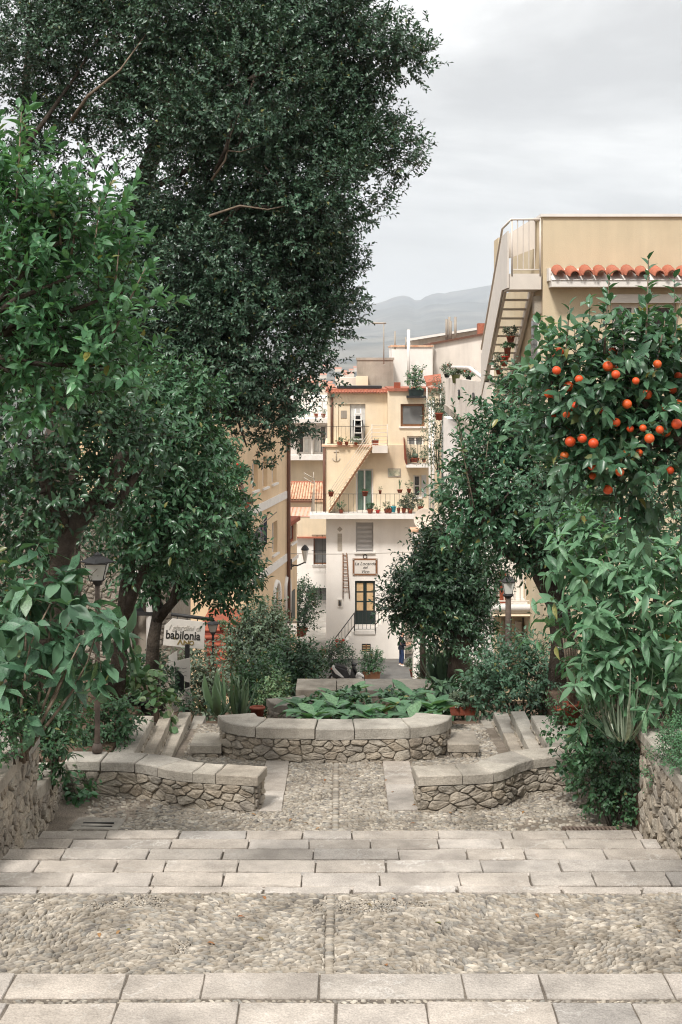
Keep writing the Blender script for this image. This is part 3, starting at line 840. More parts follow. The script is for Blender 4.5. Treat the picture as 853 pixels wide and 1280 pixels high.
def angle_field(x, y, s=0.8, k=1.5):
    return np.array([k*noise.noise((a*s, b*s, 4.2)) + 0.7*noise.noise((a*3.1, b*3.1, 9.2)) for a, b in zip(x, y)])
def pebble_fill(parent, x0, x1, y0, y1, zf, du, dv, a, b, hh, keep=None, nparts=0, s=0.85, k=1.7):
    """stones on edge in a wandering herringbone: each sits on a grid turned to the local direction"""
    nx, ny = int((x1-x0)/du), int((y1-y0)/dv)
    gx, gy = np.meshgrid(np.arange(nx), np.arange(ny))
    x = x0 + (gx + 0.5*(gy % 2) + 0.25)*du + RNG.normal(0, .17*du, gx.shape)
    y = y0 + (gy+0.5)*dv + RNG.normal(0, .17*dv, gx.shape)
    x, y = x.ravel(), y.ravel()
    ok = (x > x0) & (x < x1) & (y > y0) & (y < y1)
    if keep is not None: ok &= keep(x, y)
    x, y = x[ok], y[ok]
    an = angle_field(x, y, s, k) + RNG.normal(0, .36, len(x))
    A = a*np.exp(RNG.normal(0, .25, len(x))); B = b*np.exp(RNG.normal(0, .25, len(x))); H = hh*RNG.uniform(.75, 1.3, len(x))
    z = np.array([zf(p, q) for p, q in zip(x, y)]) + RNG.normal(0, .0022, len(x))
    return pebbles(parent, np.c_[x, y, z], an, A, B, H, nparts)

# the cobbled landing between the two flights
zA = lambda x, y: EYE - (3.283 + 0.03*(y-7.33)) - 0.012 + 0.006*noise.noise((x*2.2, y*2.2, 1))
landing = structure('cobbled_landing', (0, 8.2, EYE-3.9))
m = MB(); nx, ny = 40, 14
m.add([(-XW-.05+(2*XW+.1)*i/nx, 7.331+1.749*j/ny, zA(-XW+2*XW*i/nx, 7.331+1.749*j/ny)-0.009) for j in range(ny+1) for i in range(nx+1)],
      [(j*(nx+1)+i, j*(nx+1)+i+1, (j+1)*(nx+1)+i+1, (j+1)*(nx+1)+i) for j in range(ny) for i in range(nx)], True)
m.box((-XW-.05, 7.331, EYE-4.1), (XW+.05, 9.079, EYE-3.37))
m.build('landing_bed', GRIT, landing)
bare = lambda x, y: np.array([noise.noise((p*1.3, q*2.0, 7.7)) + 0.35*noise.noise((p*5, q*5, 2.2)) < 0.56 for p, q in zip(x, y)])
line = lambda x: (np.abs(x+0.065) > 0.044)
for h_, y_ in ((3.14, 7.045), (2.995, 6.385)):
    pebble_fill(upper, -XW, XW, y_-.1, y_-.008, lambda x, y, h_=h_: EYE-h_-.012, 0.034, 0.022, 0.02, 0.011, 0.014)
pebble_fill(landing, -XW, XW, 7.4, 8.96, zA, 0.046, 0.0215, 0.0305, 0.0112, 0.02, lambda x, y: line(x) & bare(x, y), 285)
pebble_fill(landing, -XW, XW, 7.4, 8.96, zA, 0.019, 0.015, 0.0085, 0.006, 0.006, lambda x, y: ~bare(x, y))
# the ladder of small stones down the middle
yy = np.arange(7.4, 8.95, 0.024)
pebbles(landing, np.array([(-0.065+random.uniform(-.003, .003), y, zA(-0.065, y)) for y in yy]), np.random.default_rng(2).normal(0, .2, len(yy)), np.full(len(yy), .029), np.full(len(yy), .0095), np.full(len(yy), .012))
for sx in (-0.102, -0.028):
    yy = np.arange(7.4, 8.95, 0.056)
    pebbles(landing, np.array([(sx+random.uniform(-.006, .006), y, zA(sx, y)-.002) for y in yy]), np.random.default_rng(4).normal(PI/2, .25, len(yy)), np.full(len(yy), .023), np.full(len(yy), .0085), np.full(len(yy), .012))
row(landing, 3.335, 8.965, 9.085, edge_joints(3.335, 9.08, [-60,50,190,330,440,570,700,800,900]), name='edge_slab', rag=0.012)

# the lower path with its two slab strips, dirt and drains
zB = lambda x, y: EYE - (4.205 + 0.05*(y-12.82)) + 0.012*noise.noise((x*1.7, y*1.7, 1)) + 0.02*max(0, abs(x)-1.2)
path = structure('cobbled_path', (0, 14, EYE-4.7))
m = MB(); nx, ny = 40, 30
m.add([(-3.0+6.0*i/nx, 12.381+5.2*j/ny, zB(-3.0+6*i/nx, 12.381+5.2*j/ny)-0.006) for j in range(ny+1) for i in range(nx+1)],
      [(j*(nx+1)+i, j*(nx+1)+i+1, (j+1)*(nx+1)+i+1, (j+1)*(nx+1)+i) for j in range(ny) for i in range(nx)], True)
m.build('path_bed', DIRT, path)
def keepB(x, y):
    strip = (((x > -0.83) & (x < -0.55)) | ((x > 0.44) & (x < 0.76))) & (y > 13.47)
    d = np.abs(x+0.03)
    nz = np.array([noise.noise((p*1.4, q*1.4, 3.3)) for p, q in zip(x, y)])
    return (~strip) & (np.abs(x+0.05) > 0.04) & ((d < 0.9) | (nz + (1.9-d)*0.5 > -0.05) | (RNG.random(len(x)) < 0.4))
pebble_fill(path, -2.4, 2.4, 12.5, 15.7, zB, 0.046, 0.0265, 0.0245, 0.0135, 0.012, keepB, 0, 1.1, 1.6)
pebble_fill(path, -1.75, 1.75, 14.3, 17.5, zB, 0.05, 0.03, 0.026, 0.015, 0.012, lambda x, y: np.abs(x) > 1.0, 0, 1.4, 2.2)
yy = np.arange(12.6, 15.5, 0.03)
pebbles(path, np.array([(-0.05, y, zB(-0.05, y)) for y in yy]), np.random.default_rng(3).normal(0, .06, len(yy)), np.full(len(yy), .034), np.full(len(yy), .011), np.full(len(yy), .012))
for a, b in (((-0.82, -0.56), 0), ((0.45, 0.75), 1)):
    ye = [13.45, 14.2, 14.95, 15.6] if b == 0 else [13.5, 14.45, 15.05, 15.6]
    for y0, y1 in zip(ye[:-1], ye[1:]):
        slab('slab', [(a[0], y0+.005), (a[1], y0+.005), (a[1]-.004, y1-.005), (a[0]+.004, y1-.005)], 0.014, 0.1, STEP, path, RS, zf=zB)
# drain cover in the left corner
cov = thing('drain_cover', 'worn square stone drain cover with dark slots in the left corner', 'drain cover', (-2.25, 12.9, zB(-2.25, 12.9)))
slab('cover', [(-2.44, 12.72), (-2.0, 12.72), (-1.98, 13.1), (-2.42, 13.1)], 0.02, 0.06, CAP, cov, RS, zf=zB)
for k in range(2):
    box_obj('slot', (-2.34, 12.80+.1*k, zB(-2.2, 12.85)+.018), (-2.06, 12.822+.1*k, zB(-2.2, 12.85)+.026), IRON, cov)
gr = thing('drain_grate', 'rusty iron drain grate at the foot of the right hand ivy', 'drain grate', (2.1, 12.62, zB(2.1, 12.6)))
for k in range(13):
    x = 2.02+0.036*k
    m = MB(); m.prism([(x, 12.52, zB(2.1, 12.6)+.02), (x+.016, 12.52, zB(2.1, 12.6)+.02), (x-.004, 12.74, zB(2.1, 12.6)+.02), (x-.02, 12.74, zB(2.1, 12.6)+.02)], (0, 0, .014)); m.build('slat', RUSTIRON, gr)
m = MB()
for y in (12.505, 12.745): m.box((1.98, y-.012, zB(2.1, 12.6)-.01), (2.5, y+.012, zB(2.1, 12.6)+.03))
m.build('frame', RUSTIRON, gr)

# ------------------------------------------------------------------ garden walls
def poly_frame(pts):
    """arc-length frame along a polyline; the stones face to the right of its direction"""
    P2 = [Vector((a, b)) for a, b in pts]
    L = [0]
    for a, b in zip(P2[:-1], P2[1:]): L.append(L[-1]+(b-a).length)
    def at(u):
        u = max(0, min(L[-1], u))
        for i in range(len(P2)-1):
            if u <= L[i+1]+1e-9:
                t = (u-L[i])/(L[i+1]-L[i]); 
                p = P2[i].lerp(P2[i+1], t)
                def tan(j):
                    a, b = P2[max(j-1, 0)], P2[min(j+1, len(P2)-1)]
                    return (b-a).normalized()
                d = tan(i).lerp(tan(i+1), t).normalized()
                return p, Vector((d.y, -d.x))
    return at, L[-1]
def smooth_line(pts, it=2):
    for _ in range(it):
        q = [pts[0]]
        for a, b in zip(pts[:-1], pts[1:]):
            q += [(a[0]*.75+b[0]*.25, a[1]*.75+b[1]*.25), (a[0]*.25+b[0]*.75, a[1]*.25+b[1]*.75)]
        q.append(pts[-1]); pts = q
    return pts
def ribbon_wall(t, pts, thick, zbot, ztop, cap, ncap, du, dv, seed, material=None, mort=None, over=0.03, stones=True, joined=False, smooth=2, depth=0.028, gap=0.0045, capname='coping_slab', ztop2=None):
    """wall along pts (x, y), faced with rubble to the right of its direction, under coping slabs; ztop may fall to ztop2 at the end"""
    pts = smooth_line(pts, smooth) if smooth else pts
    at, L = poly_frame(pts)
    zt = (lambda u: ztop) if ztop2 is None else (lambda u: ztop+(ztop2-ztop)*u/L)
    n = max(2, len(pts)*2)
    m = MB(); V = []
    for i in range(n+1):
        u = L*i/n; p, nn = at(u); q = p-nn*thick; z1 = zt(u)-cap*0.6
        V += [(p.x, p.y, zbot), (q.x, q.y, zbot), (q.x, q.y, z1), (p.x, p.y, z1)]
    Fc = []
    for i in range(n):
        a, b = 4*i, 4*i+4
        Fc += [(a, b, b+3, a+3), (a+1, a+2, b+2, b+1), (a+3, b+3, b+2, a+2), (a, a+1, b+1, b)]
    Fc += [(0, 3, 2, 1), (4*n, 4*n+1, 4*n+2, 4*n+3)]
    m.add(V, Fc); m.build('core', mort or MORTAR, t)
    if stones:
        def fr(u, v, d):
            p, nn = at(u); p = p+nn*d
            return (p.x, p.y, v - (0 if ztop2 is None else (ztop-ztop2)*(u/L)*((v-zbot)/(ztop-zbot))))
        wall_stones(t, fr, 0, L, zbot, ztop-cap-0.004, du, dv, (STONE_A if joined else STONE) if material is None else material, seed, gap, depth, joined)
        pe, ne = at(L); te = Vector((-ne.y, ne.x))
        def fe(u, v, d): q = pe-ne*u+te*d; return (q.x, q.y, v - (0 if ztop2 is None else (ztop-ztop2)*((v-zbot)/(ztop-zbot))))
        wall_stones(t, fe, 0, thick, zbot, ztop-cap-.004, du, dv, (STONE_A if joined else STONE) if material is None else material, seed+1, gap, depth*.7, joined)
        p0, n0 = at(0); t0 = Vector((n0.y, -n0.x))
        def f0(u, v, d): q = p0-n0*(thick-u)+t0*d; return (q.x, q.y, v)
        wall_stones(t, f0, 0, thick, zbot, ztop-cap-.004, du, dv, (STONE_A if joined else STONE) if material is None else material, seed+2, gap, depth*.7, joined)
    rnd = random.Random(seed+3)
    cuts = [0] + sorted([L*(k+rnd.uniform(-.18, .18))/ncap for k in range(1, ncap)]) + [L]
    for a, b in zip(cuts[:-1], cuts[1:]):
        a2, b2 = a+(0.003 if a else -over), b-(0.003 if b < L else -over)
        k = max(1, int((b-a)/0.09)) if smooth else 1
        us = [a2+(b2-a2)*i/k for i in range(k+1)]
        fwd, back = [], []
        for u in us:
            p, nn = at(u)
            tg = Vector((-nn.y, nn.x))*(u-max(0, min(L, u)))
            f = p+nn*over+tg; g = p-nn*(thick+over*.6)+tg
            fwd.append((f.x, f.y)); back.append((g.x, g.y))
        zz = (lambda x, y: 0) if ztop2 is None else (lambda x, y, A=at(a2)[0], B=at(b2)[0], za=zt(a2), zb=zt(b2): za-ztop+(zb-za)*max(0, min(1, ((Vector((x, y))-A).dot(B-A))/((B-A).length_squared))))
        slab(capname, fwd+back[::-1], ztop+rnd.uniform(-.004, .004), cap, CAP, t, rnd, bev=0.008, rag=0.005, zf=zz)
    return at, L

Z_ = lambda h: EYE-h
t = thing('stone_parapet', 'tall rubble parapet at the far left with a flat coping and ivy on top', 'wall', (-2.8, 11, Z_(4.1)))
ribbon_wall(t, [(-2.60, 9.0), (-2.60, 12.12)], 0.42, Z_(4.2), Z_(3.137), 0.105, 6, 0.13, 0.10, 21, mort=PALEMORTAR, smooth=0, depth=0.026, gap=0.006)
t = thing('stone_parapet', 'tall rubble parapet at the right edge with grass trailing over its coping', 'wall', (2.8, 11, Z_(4.1)))
ribbon_wall(t, [(2.62, 12.36), (2.62, 9.0)], 0.46, Z_(4.3), Z_(3.174), 0.09, 6, 0.15, 0.12, 31, mort=PALEMORTAR, smooth=0, depth=0.03, gap=0.008)
for sx, lab in ((-1, 'upper rubble parapet beside the near steps on the left'), (1, 'upper rubble parapet beside the near steps on the right')):
    t = thing('stone_parapet', lab, 'wall', (sx*2.8, 7, Z_(3.3)))
    q = [(-2.6, 4.2), (-2.6, 8.96)] if sx < 0 else [(2.62, 8.96), (2.62, 4.2)]
    ribbon_wall(t, q, 0.42, Z_(3.6), Z_(2.15), 0.1, 8, 0.2, 0.15, 41, smooth=0, joined=True)

t = thing('low_garden_wall', 'low corner wall with sloping coping joining the tall left parapet', 'wall', (-2.8, 13, Z_(4.2)))
ribbon_wall(t, [(-2.63, 12.16), (-2.72, 13.92)], 0.36, Z_(4.28), Z_(3.64), 0.11, 3, 0.17, 0.12, 51, mort=PALEMORTAR, smooth=0, ztop2=Z_(3.9))
t = thing('low_garden_wall', 'low curved rubble wall with thick coping left of the cobbled path', 'wall', (-1.8, 13.8, Z_(4.3)))
ribbon_wall(t, [(-2.68, 13.95), (-2.05, 13.93), (-1.88, 13.86), (-1.68, 13.68), (-1.5, 13.58), (-0.81, 13.44)], 0.31, Z_(4.36), Z_(3.89), 0.092, 6, 0.15, 0.078, 61)
t = thing('low_garden_wall', 'low curved rubble wall with thick coping right of the cobbled path', 'wall', (1.6, 13.8, Z_(4.3)))
ribbon_wall(t, [(0.75, 13.44), (1.35, 13.5), (1.55, 13.62), (1.75, 13.95), (2.0, 14.1), (2.62, 14.18)], 0.31, Z_(4.36), Z_(3.89), 0.092, 6, 0.155, 0.082, 71)

t = thing('curved_planter_wall', 'wide bowed rubble planter wall facing the path with pale coping', 'planter wall', (0, 15.7, Z_(4.4)))
C = [(PX(276, 16.0), 16.0), (PX(283, 15.72), 15.72), (PX(315, 15.53), 15.53), (PX(360, 15.5), 15.5), (PX(420, 15.47), 15.47), (PX(490, 15.5), 15.5), (PX(528, 15.55), 15.55), (PX(554, 15.74), 15.74), (PX(562, 16.02), 16.02)]
ribbon_wall(t, C, 0.38, Z_(4.46), Z_(3.96), 0.118, 5, 0.155, 0.083, 81)
for lab, x0, x1, Y, top, seed in (('low rubble step block at the left end of the bowed planter wall', 241, 276, 15.72, 918, 91), ('low rubble step block at the right end of the bowed planter wall', 563, 598, 15.72, 916, 95)):
    t = thing('step_block', lab, 'step', (PX((x0+x1)/2, Y), Y, Z_(4.5)))
    ribbon_wall(t, [(PX(x0, Y), Y), (PX(x1, Y)-.02, Y)], 0.5, Z_(4.55), PZ(top+13, Y), 0.09, 1, 0.13, 0.09, seed, smooth=0)

# long stone treads of the two side stairs, going down towards the middle
for sx in (-1, 1):
    t = thing('side_stairs', 'stone side stairs with long narrow treads on the %s of the bowed planter wall' % ('left' if sx < 0 else 'right'), 'stairs', (sx*2.0, 16, Z_(4.6)))
    for k, (xa, xb, y0, y1, h) in enumerate([(2.13, 2.36, 14.42, 16.2, 4.0), (1.99, 2.13, 14.45, 16.96, 4.14), (1.845, 1.99, 14.5, 17.5, 4.28), (1.70, 1.845, 14.6, 17.9, 4.42)]):
        if sx > 0:
            xa, xb = xa+.03, xb+.06
            if k == 0: xb += 0.12
        a, b = sx*xa, sx*xb
        l, r = min(a, b), max(a, b)
        m = MB(); m.box((l+.01, y0+.01, Z_(h+.8)), (r-.01, y1-.01, Z_(h)-.09)); m.build('riser_core', PALEMORTAR, t)
        n = 2 if k < 2 else 3
        for q in range(n):
            ya, yb = y0+(y1-y0)*q/n, y0+(y1-y0)*(q+1)/n
            slab('tread', [(l, ya+.004), (r, ya+.004), (r, yb-.004), (l, yb-.004)], Z_(h), 0.1, CAP, t, RS, bev=.01)
        face = (lambda u, v, d, X=sx*xa, s=sx: (X-s*d, u, v))
        wall_stones(t, face, y0, y1, Z_(h+.5), Z_(h)-.1, .16, .1, STONE_A, 200+k+sx, .009, .012, True)

# beds held by the walls
def bed_patch(name, x0, x1, y0, y1, hf, material=SOIL, n=16):
    m = MB()
    m.add([(x0+(x1-x0)*i/n, y0+(y1-y0)*j/n, Z_(hf(x0+(x1-x0)*i/n, y0+(y1-y0)*j/n)) + 0.025*noise.noise(((x0+(x1-x0)*i/n)*2.3, (y0+(y1-y0)*j/n)*2.3, 5))) for j in range(n+1) for i in range(n+1)],
          [(j*(n+1)+i, j*(n+1)+i+1, (j+1)*(n+1)+i+1, (j+1)*(n+1)+i) for j in range(n) for i in range(n)], True)
    q = [(x0,y0),(x1,y0),(x1,y1),(x0,y1)]
    for (ax, ay), (bx, by) in zip(q, q[1:]+q[:1]):
        m.add([(ax, ay, Z_(hf(ax, ay))+.012), (bx, by, Z_(hf(bx, by))+.012), (bx, by, Z_(hf(bx, by))-1.2), (ax, ay, Z_(hf(ax, ay))-1.2)], [(0, 1, 2, 3)])
    m.build(name, material, kind='structure')
bed_patch('garden_bed', -7.5, -3.0, 4.2, 12.1, lambda x, y: np.interp(y, [4.2, 8.9, 9.1, 12.1], [2.25, 2.25, 3.2, 3.22]))
bed_patch('garden_bed', -7.5, -3.02, 12.1, 14.27, lambda x, y: 3.6+0.16*(y-12.1))
bed_patch('garden_bed', -7.5, -2.365, 14.27, 18.5, lambda x, y: 3.97+0.03*(y-14.3))
bed_patch('garden_bed', 3.06, 7.5, 4.2, 12.4, lambda x, y: np.interp(y, [4.2, 8.9, 9.1, 12.4], [2.25, 2.25, 3.25, 3.27]))
bed_patch('garden_bed', 2.66, 7.5, 12.41, 14.2, lambda x, y: 3.9)
bed_patch('garden_bed', 2.56, 7.5, 14.2, 18.5, lambda x, y: 3.96+0.03*(y-14.3))
bed_patch('planter_soil', -0.55, 1.2, 15.8, 18.8, lambda x, y: 4.36+0.05*(y-15.8))
bed_patch('garden_bed', -8.5, -1.6, 18.5, 26, lambda x, y: 4.8+0.2*(y-18.5))
bed_patch('garden_bed', 1.6, 8.5, 18.5, 28, lambda x, y: 4.75+0.2*(y-18.5))

# far curb of the planter and the pale terrace wall below it
t = thing('rubble_pier', 'small rounded rubble pier with flat coping behind the planter leaves', 'wall', (PX(362, 19), 19, Z_(4.9)))
ribbon_wall(t, [(PX(336, 19.3), 19.3), (PX(343, 19), 19.0), (PX(360, 18.9), 18.9), (PX(396, 19.1), 19.1)], 0.42, Z_(5.0), PZ(880, 19), 0.1, 2, 0.16, 0.1, 111)
t = thing('terrace_wall', 'pale flat topped terrace wall between planter leaves and the piazza', 'wall', (PX(455, 24), 24, Z_(5.9)))
ribbon_wall(t, [(PX(372, 23.7), 23.7), (PX(540, 23.7), 23.7)], 0.8, Z_(6.4), PZ(862, 23.7), 0.12, 4, 0.2, 0.13, 121, smooth=0)

# piazza, lane
def sheet(name, pts, z, material):
    m = MB(); m.add([(x, y, z) for x, y in pts], [tuple(range(len(pts)))]); o = m.build(name, material); o['kind'] = 'structure'
    return o
m = MB(); m.box((-14, 60.5, EYE-16.5), (16, 74.0, EYE-15.0)); m.build('piazza', ASPH, kind='structure')
m = MB(); m.box((-7, 74.002, EYE-16.5), (-0.6, 100, EYE-14.99)); m.build('lane', LANE, kind='structure')
# ------------------------------------------------------------------ facades
class Plane:
    """a vertical facade: U runs along it, V is height, D comes out of it towards the viewer"""
    def __init__(self, o, u=(1, 0)):
        self.o = Vector((o[0], o[1], 0)); d = Vector((u[0], u[1], 0)).normalized(); self.u = d
        self.n = Vector((d.y, -d.x, 0))
    def p(self, U, V, D=0): q = self.o+self.u*U+self.n*D; return Vector((q.x, q.y, V))
    def uv(self, px, py):
        d = Vector(((px-CX)/F, 1, 0))
        s = self.o.dot(self.n)/d.dot(self.n)
        q = d*s
        return (q-self.o).dot(self.u), EYE-(py-HY)/F*s
    def rect(self, x0, y0, x1, y1):
        a, b = self.uv((x0), (y0+y1)/2), self.uv(x1, (y0+y1)/2)
        xm = (x0+x1)/2
        return (a[0], self.uv(xm, y1)[1], b[0], self.uv(xm, y0)[1])     # U0, V0, U1, V1
    def box(self, m, U0, V0, U1, V1, D0, D1):
        m.hexa([self.p(U0,V0,D1), self.p(U1,V0,D1), self.p(U1,V0,D0), self.p(U0,V0,D0), self.p(U0,V1,D1), self.p(U1,V1,D1), self.p(U1,V1,D0), self.p(U0,V1,D0)])
    def bobj(self, name, r, D0, D1, material, parent):
        m = MB(); self.box(m, *r, D0, D1); return m.build(name, material, parent)
def FP(Z): return Plane((0, Z), (1, 0))

def wall(pl, r, openings, material, parent, depth=0.22, name='wall', back=4.0, roof=True):
    """a facade with real openings (U0, V0, U1, V1 rects), reveals depth deep, and the block of the building behind it"""
    U0, V0, U1, V1 = r
    us = sorted({U0, U1, *[min(max(o[i], U0), U1) for o in openings for i in (0, 2)]})
    vs = sorted({V0, V1, *[min(max(o[i], V0), V1) for o in openings for i in (1, 3)]})
    m = MB()
    for a, b in zip(us[:-1], us[1:]):
        for c, d in zip(vs[:-1], vs[1:]):
            um, vm = (a+b)/2, (c+d)/2
            if any(o[0] < um < o[2] and o[1] < vm < o[3] for o in openings): continue
            m.add([pl.p(a,c), pl.p(b,c), pl.p(b,d), pl.p(a,d)], [(0,1,2,3)])
    for a, c, b, d in openings:
        for q in ([(a,c),(b,c)], [(b,c),(b,d)], [(b,d),(a,d)], [(a,d),(a,c)]):
            (u, v), (w, x) = q
            m.add([pl.p(u,v), pl.p(w,x), pl.p(w,x,-depth), pl.p(u,v,-depth)], [(0,1,2,3)])
    B = -back
    m.add([pl.p(U0,V0), pl.p(U0,V1), pl.p(U0,V1,B), pl.p(U0,V0,B)], [(0,1,2,3)])
    m.add([pl.p(U1,V0), pl.p(U1,V0,B), pl.p(U1,V1,B), pl.p(U1,V1)], [(0,1,2,3)])
    m.add([pl.p(U0,V0,B), pl.p(U0,V1,B), pl.p(U1,V1,B), pl.p(U1,V0,B)], [(0,1,2,3)])
    if roof: m.add([pl.p(U0,V1), pl.p(U1,V1), pl.p(U1,V1,B), pl.p(U0,V1,B)], [(0,1,2,3)])
    m.add([pl.p(U0,V0,-depth-.05), pl.p(U1,V0,-depth-.05), pl.p(U1,V1-.01,-depth-.05), pl.p(U0,V1-.01,-depth-.05)], [(0,1,2,3)])
    return m.build(name, material, parent)

def window(pl, r, parent, frame=None, pane=None, name='window', cols=2, rows=1, fw=0.06, D=-0.14, sill=True, sill_mat=None, curtain=None, curtain_side=None):
    """frame > panes, sill; standing in an opening of the wall"""
    U0, V0, U1, V1 = r
    frame = frame or TRIM; pane = pane or GLASSD
    m = MB()
    pl.box(m, U0+.002, V0+.002, U0+fw, V1-.002, D-.05, D+.02); pl.box(m, U1-fw, V0+.002, U1-.002, V1-.002, D-.05, D+.02)
    pl.box(m, U0+fw, V0+.002, U1-fw, V0+fw, D-.05, D+.018); pl.box(m, U0+fw, V1-fw, U1-fw, V1-.002, D-.05, D+.018)
    W, H = (U1-U0-2*fw), (V1-V0-2*fw)
    for k in range(1, cols):
        u = U0+fw+W*k/cols; pl.box(m, u-fw*.45, V0+fw, u+fw*.45, V1-fw, D-.045, D+.022)
    for k in range(1, rows):
        v = V0+fw+H*k/rows; pl.box(m, U0+fw, v-fw*.35, U1-fw, v+fw*.35, D-.045, D+.012)
    f = m.build(name, frame, parent)
    for a in range(cols):
        for b in range(rows):
            q = (U0+fw+W*a/cols+fw*.3, V0+fw+H*b/rows+fw*.2, U0+fw+W*(a+1)/cols-fw*.3, V0+fw+H*(b+1)/rows-fw*.2)
            mt = pane if not isinstance(pane, (list, tuple)) else pane[(a+b*cols) % len(pane)]
            pl.bobj('pane', q, D-.03, D-.02, mt, f)
    if sill: pl.bobj('sill', (U0-.08, V0-.09, U1+.08, V0-.003), -.1, .09, sill_mat or TRIM, f)
    return f

def railing(parent, a, b, height, spacing, material, r=0.012, bottom=0.08, rails=(1.0,), parts=True, name='railing', posts=False):
    """top and bottom rails with upright bars between a and b (points at floor level)"""
    a, b = Vector(a), Vector(b); up = Vector((0, 0, 1))
    for k in rails: rail = tube_obj('rail', [a+up*height*k, b+up*height*k], r*1.5, material, parent, 6)
    tube_obj('rail', [a+up*bottom, b+up*bottom], r*1.2, material, parent, 6)
    if posts:
        for q in (a, b): tube_obj('post', [q-up*.05, q+up*(height+.03)], r*1.8, material, parent, 6)
    n = max(2, round((b-a).length/spacing))
    mm = MB(); mm.tube([(0, 0, bottom), (0, 0, height)], r, 5, cap=False)
    me = mm.mesh('baluster', material)
    for i in range(1, n):
        new_obj('baluster', me, parent, Matrix.Translation(a.lerp(b, i/n)))
    return rail

def tile_row(parent, a, b, n, r, length, drop, out, material, name='roof_tile'):
    """a row of barrel tiles from a to b whose ends face along out"""
    a, b = Vector(a), Vector(b); out = Vector(out).normalized()
    seg = 6
    d = (b-a).normalized()
    m = MB()
    pts = []
    for j, (s, z) in enumerate(((0, 0), (1, drop))):
        for t, rr in ((0, r), (1, r*0.72)):
            for k in range(seg+1):
                q = PI*k/seg
                pts.append(d*(math.cos(q)*rr) + out*(length*(1-s)) + Vector((0, 0, math.sin(q)*rr + z)))
    L = seg+1
    fs = []
    for k in range(seg):
        fs += [(k, k+1, 2*L+k+1, 2*L+k), (L+k+1, L+k, 3*L+k, 3*L+k+1), (k+1, k, L+k, L+k+1)]
    m.add(pts, fs, True)
    me = m.mesh(name, material)
    for i in range(n):
        new_obj(name, me, parent, Matrix.Translation(a.lerp(b, (i+.5)/n)+out*random.uniform(-.035, .035)*(r > .1)+Vector((0, 0, random.uniform(-.012, .012)*(r > .1)))) @ Matrix.Rotation(random.uniform(-.06, .06)*(r > .1), 4, 'Z') @ Matrix.Rotation(random.uniform(-.05, .05)*(r > .1), 4, 'Y'))

# ------------------------------------------------------------------ the house at the end of the view
H = 73.6
pw, pc = FP(H), FP(H+0.45)
pt = FP(H+1.5)
ground_z = EYE-15.0
house = thing('town_house', 'narrow cream and white house with outside stairs at the end of the view', 'house', (PX(480, H), H, ground_z))
def R(pl, *a): return pl.rect(*a)
# white ground floors
ops = [R(pw, 445, 653, 467, 690), R(pw, 444, 726, 469, 781), R(pw, 452, 799, 463, 809), R(pw, 492, 799, 504, 809)]
r = R(pw, 408, 643, 570, 828); r = (r[0], ground_z, r[2], r[3])
wall(pw, r, ops, WHITE, house, back=7)
pw.bobj('plinth', (r[0]-.0, ground_z, r[2], PZ(818, H)), .0, .06, GREYC, house)
# cream storey behind the long balcony
ops = [R(pc, 445, 586, 467, 640), R(pc, 517, 594, 526, 621)]
rc = R(pc, 406, 556, 552, 643); rc = (rc[0], rc[1]-.1, rc[2], rc[3])
wall(pc, rc, ops, CREAM, house, back=6.5)
# top storey: a stair room set back behind a terrace, and the taller right hand block
ops = [R(pt, 423, 505, 457, 553)]
rt = R(pt, 409.5, 491, 486, 557); rt = (rt[0], rt[1]-.2, rt[2], rt[3])
wall(pt, rt, ops, CREAM, house, back=5)
pr = FP(H+0.6)
ops = [R(pr, 501, 505, 531, 533), R(pr, 509, 545, 530, 577)]
rr = R(pr, 485, 489, 552, 560); rr = (rr[0], rr[1]-.1, rr[2], rr[3])
wall(pr, rr, ops, CREAM, house, back=6, name='wall')
# openings
f = window(pw, R(pw, 445, 653, 467, 690), house, SHUT, SHUT, 'shuttered_window', 1, 1, .05)
U0, V0, U1, V1 = R(pw, 445, 653, 467, 690)
slat_m = MB(); pw.box(slat_m, 0, 0, U1-U0-.14, .045, 0, .03); sme = slat_m.mesh('slat', SHUT)
base = pw.p(0, 0, 0)
for k in range(20):
    v = V0+.1+(V1-V0-.2)*k/20
    q = pw.p(U0+.07, v, -.13); new_obj('slat', sme, f, Matrix.Translation(q-base))
U0, V0, U1, V1 = R(pw, 444, 726, 469, 781)
d = pw.bobj('door', (U0+.003, V0, U1-.003, V1-.003), -.2, -.16, DGREEN, house)
for a in range(2):
    for b in range(3):
        w = (U1-U0)/2
        pw.bobj('pane', (U0+w*a+.09, V0+.72+.5*b, U0+w*a+w-.09, V0+.72+.5*b+.42), -.155, -.145, CURTO, d)
    m = MB(); pw.box(m, U0+w*a+.02, V0+.02, U0+w*a+.08, V1-.02, -.16, -.12); pw.box(m, U0+w*a+w-.08, V0+.02, U0+w*a+w-.02, V1-.02, -.16, -.12); m.build('stile', DGREEN, d)
for x in (452, 492):
    q = R(pw, x, 799, x+(11 if x < 470 else 12), 809)
    o_ = 1.2 if x < 470 else .14
    g = pw.bobj('vent', (q[0]+.002, q[1]+.002, q[2]-.002, q[3]-.002), o_-.2, o_-.002, BLACK, house)
    for k in range(3): pw.bobj('bar', (q[0]+.04, q[1]+.05+.12*k, q[2]-.04, q[1]+.1+.12*k), o_-.002, o_+.02, CURTO, g)
    pw.bobj('bar', ((q[0]+q[2])/2-.03, q[1]+.01, (q[0]+q[2])/2+.03, q[3]-.01), o_+.021, o_+.04, WOOD, g)
f = window(pc, R(pc, 445, 586, 467, 640), house, TRIM, CURTG, 'french_window', 2, 1, .09, sill=False)
f = window(pc, R(pc, 517, 594, 526, 621), house, TRIM, GLASSD, 'window', 1, 2, .07)
